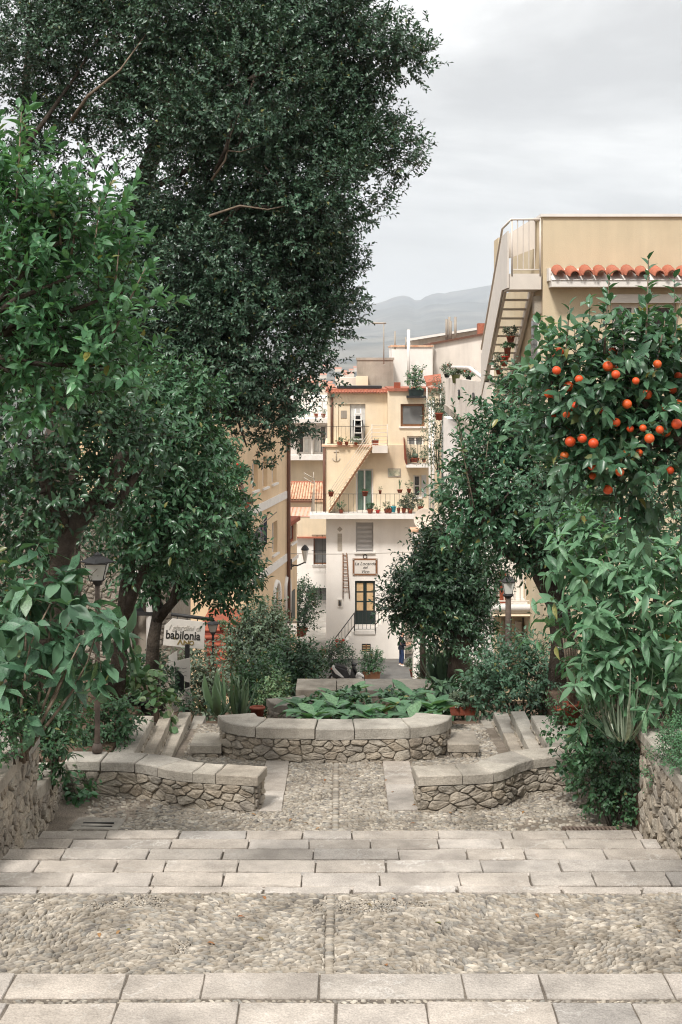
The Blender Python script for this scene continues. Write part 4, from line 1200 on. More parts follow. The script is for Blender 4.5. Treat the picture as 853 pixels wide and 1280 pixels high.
q = R(pc, 527, 594, 533, 621); sh = pc.bobj('shutter', q, .0, .05, SHUT, house)
for k in range(9): pc.bobj('slat', (q[0]+.03, q[1]+.06+.115*k, q[2]-.03, q[1]+.12+.115*k), .05, .065, SHUT, sh)
f = window(pr, R(pr, 501, 505, 531, 533), house, WOOD, GLASSG, 'picture_window', 1, 1, .1)
f = window(pr, R(pr, 509, 545, 530, 577), house, TRIM, GLASSG, 'balcony_window', 2, 1, .09, sill=False)
U0, V0, U1, V1 = R(pt, 423, 505, 457, 553)
pt.bobj('door_leaf', (U0+.004, V0, U0+.62, V1-.004), -.12, -.08, CREAM, house)
dd = pt.bobj('curtain', (U0+.63, V0, U1-.004, V1-.004), -.2, -.18, CURTW, house)
pt.bobj('picture', (U0+.14, V1-.75, U0+.45, V1-.35), -.078, -.05, GREYC, house)
# folding ladder and stacked chairs on the upper terrace
# eaves of terracotta and flat roof strip
ev = MB(); pt.box(ev, rt[0]-.1, rt[3]+.06, rt[2]+.05, rt[3]+.2, -5.1, .12); ev.build('eaves', ROOFT, house)
tile_row(house, pt.p(rt[0]-.1, rt[3]-.02, .1), pt.p(rt[2]+.05, rt[3]-.02, .1), 20, .078, .32, .08, pt.n, ROOFT)
pt.bobj('solar_panel', (rt[0]+.5, rt[3]+.24, rt[2]-.35, rt[3]+.36), -2.2, -.1, BLACK, house)
rf = MB(); pr.box(rf, rr[0]+.02, rr[3], rr[2]+.05, rr[3]+.16, -6, .18); rf.build('roof_edge', ROOFT, house)
# roof things on the right block
pr.bobj('roof_box', R(pr, 493, 478, 501, 488), -.6, -.1, TERRA, house)
pr.bobj('roof_tray', R(pr, 508, 494.5, 533, 497), .003, .62, BLACK, house)
# long balcony
bz = PZ(643, H-1.0)
bl = MB(); pw.box(bl, PX(388, H), bz-.22, PX(530, H), bz, -.4, 1.1); bal = bl.build('balcony_slab', TRIM, house)
fa, fb = Vector((PX(390, H-1.05), H-1.05, bz)), Vector((PX(528, H-1.05), H-1.05, bz))
railing(house, fa, fb, 1.05, .235, IRON, .009)
railing(house, fa, fa+Vector((0, 1.0, 0)), 1.05, .25, IRON, .009)
# terrace above: tiled ledge, railing
tz = PZ(557, H)
lg = MB(); pc.box(lg, rc[0]-.15, tz-.08, PX(484, H), tz+.0, -1.2, .12); lg.build('terrace_ledge', ROOFP, house)
railing(house, (PX(409, H+.4), H+.4, tz), (PX(462, H+.4), H+.4, tz), .98, .24, IRON, .009)
sl = thing('step_ladder', 'white folding step ladder standing before the upper terrace door', 'ladder', P(447, 556, H+.75))
m = MB()
for (x0, x1) in ((442, 444.5), (453.5, 451)): m.tube([P(x0, 556, H+.6), P(x1, 511, H+.9)], .035, 6)
m.build('frame', TRIM, sl)
for k in range(5):
    y = 549-8*k; w = .18*k
    m = MB(); a_, b_ = P(442.4+.5*k*.9, y, H+.62+.05*k), P(453.1-.5*k*.9, y, H+.62+.05*k); m.box(a_-Vector((0, .05, .03)), b_+Vector((0, .06, .03))); m.build('tread', TRIM, sl)
sc_ = thing('stacked_chairs', 'dark stacked chairs behind the white step ladder', 'chair', P(447, 556, H+1.2))
for k in range(4):
    z0 = PZ(556, H+1.2)+.3+.24*k
    m = MB(); m.box((PX(441.5, H+1.2), H+1.05, z0), (PX(453.5, H+1.2), H+1.38, z0+.06)); m.box((PX(442.5, H+1.2), H+1.34, z0), (PX(452.5, H+1.2), H+1.38, z0+.5)); m.build('seat', BLACK, sc_)
m = MB()
for x in (441.8, 453.2): m.tube([(PX(x, H+1.2), H+1.1, PZ(556, H+1.2)), (PX(x, H+1.2), H+1.1, PZ(556, H+1.2)+1.3)], .03, 5)
m.build('leg', BLACK, sc_)
# concrete landing of the outside stair with its pale rails
lz = PZ(557, H)
m = MB(); pc.box(m, PX(465, H), lz-.36, PX(484.5, H), lz-.003, .003, .85); m.build('stair_landing', OFFWHITE, house)
A, B = pc.p(PX(465, H), lz, .8), pc.p(PX(484, H), lz, .8)
m = MB()
for k in range(6): m.tube([A+Vector((0, 0, .12+.19*k)), B+Vector((0, 0, .12+.19*k))], .016, 6)
for q in (A, B): m.tube([q, q+Vector((0, 0, 1.12))], .022, 6)
m.build('landing_rail', STEEL, house)
# straight outside stair down to the balcony
top, bot = Vector((PX(465, H), H, lz-.05)), Vector((PX(411, H), H, bz+.05))
m = MB(); nst = 17
for k in range(nst):
    a = bot.lerp(top, k/nst); b = bot.lerp(top, (k+1)/nst)
    m.hexa([(a.x, H-.40, a.z-.08), (b.x+.04, H-.40, a.z+.08), (b.x+.04, H+.4, a.z+.08), (a.x, H+.4, a.z-.08), (a.x, H-.40, b.z-.03), (b.x+.04, H-.40, b.z), (b.x+.04, H+.4, b.z), (a.x, H+.4, b.z-.03)])
m.build('outside_stair', CREAM, house)
m = MB(); m.prism([bot+Vector((0, -.42, -.1)), top+Vector((0, -.42, -.1)), top+Vector((0, -.42, .06)), bot+Vector((0, -.42, .06))], (0, .02, 0)); m.build('stair_string', WOOD, house)
m = MB()
for k in range(1, 6): m.tube([bot+Vector((0, -.43, .2*k)), top+Vector((0, -.43, .2*k))], .012, 5)
m.build('stair_rail', STEEL, house)
# right hand iron balcony with rust red side
q = R(pr, 507, 540, 537, 580); zb = PZ(580, H)
m = MB(); pr.box(m, q[0], zb-.14, q[2], zb, 0.003, 1.2); m.build('small_balcony_slab', TRIM, house)
a, b = pr.p(q[0]+.05, zb, 1.15), pr.p(q[2], zb, 1.15)
railing(house, a, b, 1.25, .17, IRON, .009)
m = MB(); m.prism([pr.p(q[0], zb, 1.2), pr.p(q[0], zb, .05), pr.p(q[0]-.1, zb+1.35, .05), pr.p(q[0]-.16, zb+1.35, 1.3), pr.p(q[0]-.12, zb+.3, 1.3)], (.05, 0, 0)); m.build('balcony_side_panel', TERRA, house)
# pipes
tube_obj('drain_pipe', [pt.p(PX(415, H+1.5), rt[3]-.1, .08), pt.p(PX(415, H+1.5), tz, .08)], .07, BROWN, house)
tube_obj('drain_pipe', [pc.p(PX(406, H)-.02, tz-.15, .1), pc.p(PX(406, H)-.02, bz, .1)], .07, BROWN, house)
for x in (536.5, 540.5): tube_obj('drain_pipe', [pw.p(PX(x, H), PZ(500, H), .75), pw.p(PX(x, H), PZ(660, H), .75)], .07, TRIM, house)
# wall ornaments
q = R(pw, 441, 698, 472, 719)
sg = thing('ceramic_sign', 'majolica name panel with brown border above the dark green door', 'sign', pw.p((q[0]+q[2])/2, q[1], .06))
pw.bobj('border', q, .003, .05, WOOD, sg)
pw.bobj('tile_field', (q[0]+.1, q[1]+.09, q[2]-.1, q[3]-.09), .05, .06, SIGNW, sg)
tube_obj('ring', [pw.p((q[0]+q[2])/2+.1*math.cos(a), q[3]+.1+.1*math.sin(a), .03) for a in np.linspace(0, 6.28, 10)], .02, IRON, sg, 5)
for u in (q[0]+.05, q[2]-.05):
    for v in (q[1]+.05, q[3]-.05):
        m = MB(); m.ball(pw.p(u, v, .055), .045, 6, 4); m.build('corner_boss', GREYC, sg)
def text(parent, body, pl, U, V, D, size, material, name='lettering', align='CENTER', shear=0.0, rot=0.0, thick=0.004, bold=0.0, sx=1.0):
    c = bpy.data.curves.new(name, 'FONT'); c.body = body; c.size = size; c.align_x = align; c.align_y = 'CENTER'; c.extrude = thick; c.shear = shear; c.offset = bold
    c.materials.append(material)
    q = pl.p(U, V, D)
    m = Matrix.Translation(q) @ Matrix(((pl.u.x, 0, pl.n.x, 0), (pl.u.y, 0, pl.n.y, 0), (0, 1, 0, 0), (0, 0, 0, 1))) @ Matrix.Rotation(rot, 4, 'Z') @ Matrix.Diagonal((sx, 1, 1, 1))
    o = bpy.data.objects.new(name, c); COL.objects.link(o)
    bpy.context.view_layer.update()
    dg = bpy.context.evaluated_depsgraph_get()
    me = bpy.data.meshes.new_from_object(o.evaluated_get(dg))
    bpy.data.objects.remove(o)
    if not me.materials: me.materials.append(material)
    return new_obj(name, me, parent, m)
um = (q[0]+q[2])/2
text(sg, 'La Locanda', pw, um, q[3]-.27, .064, .24, INK, shear=.3)
text(sg, 'del', pw, um, q[3]-.47, .064, .2, INK, shear=.3)
text(sg, 'Vico', pw, um, q[3]-.68, .064, .24, INK, shear=.3)
q = R(pc, 485, 585.5, 501, 596)
sg = thing('tile_plaque', 'small pictorial tile plaque on cream wall right of the green curtained window', 'plaque', pc.p(q[0], q[1], .05))
pc.bobj('frame', q, .003, .04, GREYC, sg)
PLQ = mat('painted_tile', srgb(196,186,160), 0.5, 0.5, 6, 0.0, 40, 0.3, col2=srgb(120,128,110))
pc.bobj('picture', (q[0]+.05, q[1]+.05, q[2]-.05, q[3]-.05), .04, .05, PLQ, sg)
an = thing('anchor_ornament', 'grey iron anchor hung on the cream wall under the terrace', 'ornament', pc.p(PX(421, H), PZ(577, H), .05))
m = MB(); c0 = pc.p(PX(420.5, H), PZ(563, H), .03)
m.tube([c0, c0-Vector((0, 0, .55))], .025, 6); m.tube([c0+Vector((-.14, 0, -.1)), c0+Vector((.14, 0, -.1))], .02, 6)
m.tube([c0+Vector((.19*math.cos(a), 0, -.42+.17*math.sin(a))) for a in np.linspace(PI, 2*PI, 8)], .022, 6)
m.build('anchor', GREYC, an)
pl_ = thing('tile_column', 'vertical strip of dark patterned tiles on the white wall', 'plaque', pw.p(PX(425, H), PZ(688, H), .03))
for k in range(4):
    y = 667+5.4*k; q = R(pw, 422.2, y, 427.8, y+5.1); pw.bobj('tile', q, .003, .03, GREYC, pl_)
cx_, cy_ = pw.uv(425, 661.5); m = MB(); m.prism([pw.p(cx_-.14, cy_, .003), pw.p(cx_, cy_-.14, .003), pw.p(cx_+.14, cy_, .003), pw.p(cx_, cy_+.14, .003)], (0, -.03, 0)); m.build('tile', GREYC, pl_)
sn = thing('wall_shrine', 'small arched shrine niche on the white wall beside the door', 'shrine', pw.p(PX(425, H), PZ(758, H), .05))
q = R(pw, 421.5, 748, 428.5, 758.5); pw.bobj('surround', q, .003, .07, TRIM, sn); pw.bobj('niche', (q[0]+.05, q[1]+.06, q[2]-.05, q[3]-.06), .07, .076, GREYC, sn)
m = MB(); m.lathe([(.0,0),(.06,.01),(.05,.15),(.035,.2),(.04,.24),(.0,.28)], pw.p((q[0]+q[2])/2, q[1]+.08, .1), 8); m.build('figure', IRON, sn)
ld = thing('wall_ladder', 'rustic wooden ladder hung flat against the white wall', 'ladder', pw.p(PX(433, H), PZ(748, H), .05))
for a, b in ((429, 429), (433.5, 437)): 
    m = MB(); m.tube([pw.p(PX(b, H), PZ(748, H), .06), pw.p(PX(a, H), PZ(691, H), .06)], .03, 6); m.build('rail', WOOD, ld)
for k in range(11):
    v = k/11; x1 = 433.5+3.5*v; y = 694+49*v
    m = MB(); m.tube([pw.p(PX(429, H), PZ(y, H), .06), pw.p(PX(x1, H), PZ(y, H), .06)], .02, 5); m.build('rung', WOOD, ld)
# front steps with iron rails
dz = PZ(783, H); st = MB()
pw.box(st, PX(443, H), dz-.18, PX(468.5, H), dz, .003, 1.25); st.build('door_landing', TRIM, house)
m = MB(); m.box((PX(443, H)-.01, H-1.19, ground_z), (PX(468.5, H)+.01, H-.004, dz-.185)); m.build('landing_base', WHITE, house)
def flight(xa, ya, xb, yb, n, nm):
    m = MB()
    a = Vector((PX(xa, H), 0, PZ(ya, H))); b = Vector((PX(xb, H), 0, PZ(yb, H)))
    for k in range(n):
        p0, p1 = a.lerp(b, k/n), a.lerp(b, (k+1)/n)
        x0, x1 = min(p0.x, p1.x), max(p0.x, p1.x)
        m.box((x0, H-1.2, ground_z), (x1+.0, H-.005, max(p0.z, p1.z)-.0))
    m.build(nm, WHITE, house)
    mm = MB(); off = Vector((0, H-1.22, 0)); up = Vector((0, 0, 1))
    for hh in (.35, 1.0): mm.tube([a+off+up*hh, b+off+up*hh], .025, 6)
    for q in (a, b): mm.tube([q+off-up*.1, q+off+up*1.02], .03, 6)
    mm.build('stair_handrail', IRON, house)
    nb = max(3, int((b-a).length/.24)); bm_ = MB(); bm_.tube([(0, 0, .35), (0, 0, 1.0)], .011, 5, cap=False); me = bm_.mesh('baluster', IRON)
    for k in range(1, nb): new_obj('baluster', me, house, Matrix.Translation(a.lerp(b, k/nb)+off))
flight(412, 826, 443, 785, 9, 'front_steps')
flight(505, 745, 468.5, 784, 9, 'side_steps')
railing(house, (PX(443, H-1.2), H-1.2, dz), (PX(468.5, H-1.2), H-1.2, dz), 1.0, .2, IRON, .011)

# boxes and sheds on the roofs behind
gb = thing('roof_shed', 'grey concrete roof shed behind the terracotta eaves', 'shed', (PX(468, 80), 82, PZ(490, 80)))
pb = FP(81); wall(pb, R(pb, 447, 450, 492, 496), [], GREYC, gb, back=4)
pb.bobj('parapet', R(pb, 446, 447, 493, 450), -4, .06, GREYC, gb)
pb.bobj('low_wall', R(pb, 420, 472, 447, 496), -3, .0, OFFWHITE, gb)
pb.bobj('terracotta_shed', R(pb, 445, 470, 460, 490), .0, .8, CREAM, gb)
wb = thing('roof_block', 'white rooftop block with a thin red coping between two sheds', 'building', (PX(515, 84), 86, PZ(500, 84)))
pb = FP(85); wall(pb, R(pb, 490, 433.5, 541, 500), [], WHITE, wb, back=5); pb.bobj('coping', R(pb, 489, 431.5, 542, 433.5), -5, .1, ROOFP, wb)
ob = thing('sloping_house', 'offwhite house with slanting red edged roof below the mountain', 'house', (PX(575, 88), 90, PZ(510, 88)))
pb = FP(88); Z8 = 88
m = MB(); m.prism([P(539, 510, Z8), P(640, 510, Z8), P(640, 412, Z8), P(606, 417.5, Z8), P(541, 429, Z8)], (0, 7, 0)); m.build('wall', OFFWHITE, ob)
m = MB(); m.prism([P(538, 431, Z8-.2), P(538, 428.5, Z8-.2), P(606, 416, Z8-.2), P(642, 410, Z8-.2), P(642, 412.5, Z8-.2), P(606, 418.5, Z8-.2)], (0, 7.4, 0)); m.build('roof', BROWN, ob)
tube_obj('drain_pipe', [P(541, 431, Z8-.3), P(540, 452, Z8-.3), P(541, 480, Z8-.3)], .11, GREYC, ob)
sh2 = thing('far_roof', 'long white metal roof slanting up behind the offwhite house', 'roof', (PX(560, 96), 97, PZ(430, 96)))
m = MB(); m.prism([P(512, 426, 96), P(605, 411, 96), P(605, 408, 96), P(512, 423, 96)], (0, 5, 0)); m.build('roof_sheet', TRIM, sh2)
m = MB(); m.prism([P(514, 426.2, 97), P(604, 412, 97), P(604, 440, 97), P(514, 440, 97)], (0, 3, 0)); m.build('wall', OFFWHITE, sh2)
for lab, x, y0, y1, bar, Z, rad in (('tall television aerial on the grey roof shed', 480, 403, 455, (465, 483), 80, .035), ('thin rusty roof pole on the white rooftop block', 494, 414, 436, None, 85, .05), ('thick white flue pipe rising beside the white rooftop block', 511, 412, 482, None, 83, .1), ('short bare roof pole left of the white flue', 507.5, 421, 436, None, 84, .04)):
    a = thing('aerial', lab, 'aerial', P(x, y1, Z))
    tube_obj('mast', [P(x, y1, Z), P(x, y0, Z)], rad, GREYC if rad < .09 else TRIM, a, 6)
    if bar:
        m = MB(); m.tube([P(bar[0], y0+1, Z), P(bar[1], y0+1, Z)], .05, 5)
        for k in range(4): m.tube([P(bar[0]+3+k*4, y0+1, Z-.35), P(bar[0]+3+k*4, y0+1, Z+.35)], .015, 4)
        m.build('crossbar', GREYC, a)
ch = thing('chimney_stack', 'cluster of thin metal flues on the slanting roof', 'chimney', P(562, 424, 92))
for x, y in ((558.5, 399), (562, 396), (563.5, 401), (569.5, 396)): tube_obj('flue', [P(x, 425, 92), P(x, y, 92)], .09, GREYC, ch, 6)
m = MB(); m.box(P(598, 418, 93)+Vector((0, 0, 0)), P(607, 404, 93)+Vector((0, 1, 0))); m.build('brick_cap', ROOFT, ch)
aw = thing('roof_awning', 'small red fabric awning over the rooftop terrace', 'awning', P(542, 480, 60))
m = MB(); m.prism([P(533, 478, 60), P(552, 475, 60), P(551, 467, 61.3), P(530, 470, 61.3)], (0, 0, -.06)); m.build('canopy', ROOFT, aw)
m = MB(); m.prism([P(533, 478, 60)+Vector((0, -.01, -.0)), P(552, 475, 60)+Vector((0, -.01, 0)), P(552, 480, 60), P(533, 483, 60)], (0, .03, 0)); m.build('valance', ROOFT, aw)
for x in (534, 551): tube_obj('post', [P(x, 478, 60.05), P(x, 520, 60.05)], .03, TRIM, aw, 6)

# ------------------------------------------------------------------ the pale apartment house up the lane
L = 90
pl = FP(L)
ap = thing('apartment_house', 'pale balconied apartment house at the end of the narrow lane', 'house', (PX(380, L), L, EYE-15))
ops = [R(pl, 391, 531, 409, 568), R(pl, 371, 530, 389, 568), R(pl, 386, 579, 403, 605), R(pl, 392, 670, 410, 706), R(pl, 391, 735, 411, 778), R(pl, 364, 655, 372, 669)]
r = R(pl, 350, 497, 420, 795); r = (r[0]-1.5, EYE-15.1, r[2], r[3])
wall(pl, r, ops, WHITE, ap, back=8, depth=.5)
for x0, x1, cm in ((391, 409, [CURTW, GLASSG]), (371, 389, [GLASSD, CURTW])): window(pl, R(pl, x0, 531, x1, 568), ap, TRIM, cm, 'window', 2, 1, .12, D=-.35, sill=False)
window(pl, R(pl, 386, 579, 403, 605), ap, TRIM, CURTW, 'window', 2, 1, .12, D=-.2)
window(pl, R(pl, 392, 670, 410, 706), ap, WOOD, GLASSG, 'window', 1, 1, .08, D=-.3)
window(pl, R(pl, 391, 735, 411, 778), ap, IRON, GLASSG, 'gate', 2, 1, .08, D=-.35, sill=False)
window(pl, R(pl, 364, 655, 372, 669), ap, WOOD, GLASSD, 'window', 1, 1, .1)
for y, h_ in ((525, .3), (571, .3)):
    pl.bobj('balcony_slab', (r[0], PZ(y+2.5, L), r[2], PZ(y-2.5, L)), 0.003, 1.3, TRIM, ap)
pl.bobj('upper_storey', R(pl, 350, 573.6, 415, 611), .003, .12, CREAM, ap)
pl.bobj('cream_band', R(pl, 372, 642, 409, 671), .003, .3, CREAM, ap)
pl.bobj('red_edge', R(pl, 364, 670, 409, 672), .003, .4, ROOFT, ap)
for y0, y1 in ((501, 522), (547, 568)):
    a, b = Vector((PX(352, L-1.2), L-1.2, PZ(y1, L-1.2))), Vector((PX(409, L-1.2), L-1.2, PZ(y1, L-1.2)))
    railing(ap, a, b, 1.02, .28, GREYC, .012)
for x0, x1, y0, y1 in ((390, 410, 668, 707), (392, 411, 752, 783)):
    q = R(pl, x0, y0, x1, y1)
    railing(ap, pl.p(q[0], q[1], .35), pl.p(q[2], q[1], .35), q[3]-q[1], .3, IRON, .014, rails=(1.0, .5))
# small tiled lean-to roofs in front of it
lt = thing('tiled_lean_to', 'pale tiled lean-to roof with red ridge beside the long balcony', 'roof', P(382, 626, 84))
m = MB(); m.prism([P(357.5, 625, 83.2), P(390, 625, 83.2), P(409, 625, 83.2), P(409, 604, 86), P(364, 604, 86)], (0, 0, -.12)); m.build('roof_deck', ROOFP, lt)
for i in range(14):
    x = 358.5+3.5*i
    for j in range(5):
        a = P(x+1.2*j*(.9-.06*i), 625-4.2*j, 83.2+.56*j); b = P(x+1.2*(j+1)*(.9-.06*i), 625-4.2*(j+1), 83.2+.56*(j+1))
        m = MB(); m.tube([a+Vector((0, 0, .0)), b+Vector((0, 0, .03))], [.085, .068], 6, cap=False); m.build('roof_tile', ROOFP, lt)
m = MB(); m.tube([P(364, 603.5, 86), P(409, 603.5, 86)], .12, 6); m.build('ridge', ROOFT, lt)
m = MB(); m.box((PX(357, 83.3), 83.3, PZ(647, 83.3)), (PX(409, 83.3), 86, PZ(626.5, 83.3))); m.build('wall', CREAM, lt)
m = MB(); m.box((PX(357, 83.1), 83.05, PZ(628, 83.1)), (PX(390, 83.1), 83.25, PZ(625.5, 83.1))); m.build('gutter', BROWN, lt)
m = MB(); m.prism([P(357, 645, 82.6), P(392, 645, 82.6), P(392, 634, 83.2), P(357, 634, 83.2)], (0, 0, -.05)); m.build('striped_awning', mat('awning_cloth', srgb(226,178,160), .8, .08, 3, 0, 40, .2), lt)
for k in range(7):
    m = MB(); a, b = P(358+5*k, 645, 82.58), P(361+5*k, 634, 83.18); m.prism([a+Vector((0, 0, .012)), a+Vector((.06, 0, .012)), b+Vector((.06, 0, .012)), b+Vector((0, 0, .012))], (0, 0, .006)); m.build('stripe', ROOFP, lt)
aer = thing('aerial', 'branched television aerial above the tiled lean-to', 'aerial', P(393, 606, 82))
m = MB()
for y in (593, 599): m.tube([P(380, y-2, 82), P(394, y+6, 82)], .03, 5)
m.tube([P(393, 608, 82), P(392, 590, 82)], .03, 5); m.build('mast', GREYC, aer)
m = MB(); m.prism([P(388, 645, 78), P(393, 600, 78), P(393.8, 600, 78), P(393.5, 645, 78)], (0, .05, 0)); m.build('side_screen', GREYC, lt)

# ------------------------------------------------------------------ the yellow house along the lane
dirv = Vector((0.145, 1.0)).normalized()
py = Plane((-2.394, 66.0), (dirv.x, dirv.y))
assert py.n.x > 0
yh = thing('yellow_house', 'yellow plastered house side with arched windows and white bands along lane', 'house', (-3.5, 60, EYE-15))
ops = []
wins = [(315.5, 578, 322.5, 613), (328.5, 570, 334.5, 609), (340, 572, 346, 604), (340.5, 652, 347, 692)]
arch = [(343, 733, 347.5, 770), (357, 727, 360.2, 768)]
for w in wins+arch: ops.append(R(py, *w))
uA = py.uv(270, 600)[0]; uB = py.uv(362, 600)[0]
wall(py, (uA, EYE-15.1, uB, EYE-1.4), ops, YELLOW, yh, back=6, depth=.3)
for w in wins: window(py, R(py, *w), yh, TRIM, CURTW if w[1] < 640 else GLASSD, 'window', 1, 1, .12, D=-.2)
for w in arch:
    q = R(py, *w); f = window(py, q, yh, TRIM, GLASSG, 'arched_window', 1, 1, .12, D=-.2, sill=False)
    m = MB(); um, rad = (q[0]+q[2])/2, (q[2]-q[0])/2
    pts = [py.p(um+(rad+.2)*math.cos(a), q[3]-rad+(rad+.2)*math.sin(a), .01) for a in np.linspace(0, PI, 9)]
    m.tube([py.p(q[2]+.15, q[1], .01)]+pts+[py.p(q[0]-.15, q[1], .01)], .13, 5); m.build('surround', TRIM, yh)
for y1, y2 in ((621, 616), (701, 694)):
    u, v = py.uv(352, y1); py.bobj('string_course', (uA, v-.17, uB, v+.17), .003, .06, TRIM, yh)
tube_obj('drain_pipe', [py.p(py.uv(358, 600)[0], EYE-1.5, .12), py.p(py.uv(358, 600)[0], EYE-14.9, .12)], .085, BROWN, yh)
py2 = Plane((-2.3, 67.4), (dirv.x, dirv.y))
yl = thing('yellow_annex', 'narrow lower yellow annex with terracotta edged openings behind drain pipe', 'house', (-2.6, 68, EYE-15))
u1 = py2.uv(371.5, 700)[0]; u0 = py2.uv(359, 700)[0]
wall(py2, (u0, EYE-15.1, u1, PZ(652, 69)), [R(py2, 363.5, 655, 370, 678)], YELLOW, yl, back=3)
window(py2, R(py2, 363.5, 655, 370, 678), yl, TERRA, GLASSG, 'window', 1, 1, .1)
q = R(py2, 359, 649, 372, 654); py2.bobj('coping', q, -3, .15, TERRA, yl)
q = R(py2, 359, 698, 372, 702); py2.bobj('string_course', q, .003, .06, TRIM, yl)
q = R(py2, 364, 738, 368, 775); py2.bobj('door', q, .003, .04, DGREEN, yl)

# ------------------------------------------------------------------ the big ochre house on the right
B = 28.0
pb = FP(B)
oh = thing('ochre_house', 'large ochre house with tiled canopy and steel roof stair on the right', 'house', (PX(780, B), 30, EYE-8))
xl, xr = PX(679, B), PX(1050, B)
win = R(pb, 765, 379, 846, 455)
wall(pb, (xl, EYE-8.5, xr, PZ(271, B)), [win], OCHRE, oh, back=5.2)
pb.bobj('coping', (xl-.05, PZ(271, B), xr, PZ(267.5, B)), -5.2, .05, TRIM, oh)
m = MB(); m.prism([P(683, 352, B), P(683, 346.5, B), P(683, 334, B)], (xr-PX(683, B), 0, 0))
can = MB(); cz0, cz1 = PZ(358, B-.5), PZ(350, B-.5)
can.box((PX(686, B), B-.42, cz0), (xr, B-.003, cz1)); can.build('canopy_soffit', TRIM, oh)
m = MB(); m.prism([(PX(686, B), B-.44, cz1+.003), (PX(686, B), B-.003, cz1+.003), (PX(686, B), B-.003, PZ(336, B))], (xr-PX(686, B), 0, 0)); m.build('canopy_deck', TRIM, oh)
pb.bobj('canopy_cheek', (PX(683.5, B), cz1, PX(686, B)-.002, PZ(336, B)), 0.003, .3, TRIM, oh)
tile_row(oh, (PX(687, B), B-.06, PZ(348, B)+.02), (xr, B-.06, PZ(348, B)+.02), int((xr-PX(687, B))/.262), .122, .46, .12, (0, -1, 0), ROOFT)
f = window(pb, win, oh, TRIM, [GLASSG, GLASSD, GLASSD], 'window', 3, 1, .09, D=-.15)
bx = MB(); pb.box(bx, win[0]-.12, win[3]+.002, win[2]+.12, win[3]+.17, .003, .09); bx.build('shutter_box', TRIM, oh)
m = MB(); pb.box(m, win[0]+.12, win[3]-.75, win[0]+.7, win[3]-.7, -.26, -.2)
cu = pb.bobj('lace_curtain', (win[0]+.1, win[1]+.1, win[0]+.42, win[3]-.55), -.165, -.16, CURTW, f)
# side wall running away behind the stair
XS = xl
ps = Plane((XS, B), (0, -1))          # faces left
assert ps.n.x < 0
sd = MB(); ps.box(sd, -9.0, EYE-1.9, -5.21, EYE+1.7, -3, 0); sd.build('rear_wall', OCHRE, oh)
ps.bobj('glass_door', (-1.35, EYE-1.05, -.35, EYE+.95), .003, .05, TRIM, oh)
for k in range(2): ps.bobj('pane', (-1.28+.46*k, EYE-.95, -.9+.46*k, EYE+.88), .05, .06, GLASSG, oh)
ps.bobj('rear_door', (-4.3, EYE-1.3, -3.4, EYE+.7), .003, .04, GREYC, oh)
ps.bobj('floodlight', (-.5, EYE+1.0, -.2, EYE+1.35), .003, .14, GREYC, oh)
# steel stair: landing, stringers, treads, solid balustrade
X0, X1 = 3.32, XS-.03
hz = lambda h: EYE-h
m = MB(); m.box((X0, B+.02, hz(-1.47)), (X1, B+1.0, hz(-1.78))); lnd = m.build('stair_landing', STEEL, oh)
ST0, ST1 = (B+1.0, 1.62), (B+5.3, -.55)          # distance, height above the eye
for X, nm in ((X0, 'stringer'), (X1-.07, 'stringer')):
    m = MB(); m.prism([(X, ST0[0], EYE+ST0[1]-.16), (X, ST1[0], EYE+ST1[1]-.16), (X, ST1[0], EYE+ST1[1]+.1), (X, ST0[0], EYE+ST0[1]+.1)], (.06, 0, 0)); m.build(nm, STEEL, oh)
tm = MB(); tm.box((X0+.062, -.13, -.02), (X1-.072, .13, .02)); tme = tm.mesh('tread', STEEL)
for k in range(12):
    t_ = (k+.6)/12; new_obj('tread', tme, oh, Matrix.Translation((0, ST0[0]+(ST1[0]-ST0[0])*t_, EYE+ST0[1]+(ST1[1]-ST0[1])*t_)))
m = MB(); m.prism([(X0-.012, B+.02, EYE+1.5), (X0-.012, B+1.0, EYE+1.5), (X0-.012, ST1[0], EYE+ST1[1]-.2), (X0-.012, ST1[0], EYE+ST1[1]+.75), (X0-.012, B+1.0, EYE+2.6), (X0-.012, B+.02, EYE+2.62)], (-.03, 0, 0)); m.build('balustrade_panel', STEEL, oh)
tube_obj('handrail', [(X0-.03, ST1[0], EYE+ST1[1]+.9), (X0-.03, B+1.0, EYE+2.76), (X0-.03, B+.02, EYE+2.78), (X0+.03, B+.02, EYE+2.85), (X1-.03, B+.02, EYE+2.85)], .025, STEEL, oh, 6)
railing(oh, (X0+.05, B+.03, EYE+1.78), (X1-.02, B+.03, EYE+1.78), 1.07, .105, STEEL, .011, posts=True)
m = MB(); m.prism([(X0+.08, B+1.25, EYE+2.15), (X1, B+.9, EYE+2.35), (X1, B+.9, EYE+2.98), (X0+.08, B+1.25, EYE+2.65)], (0, .04, 0)); m.build('inner_panel', STEEL, oh)
m = MB(); m.box((3.98, B+8, EYE+1.2), (4.12, B+9, EYE+3.2)); m.build('rear_chimney', OCHRE, oh)

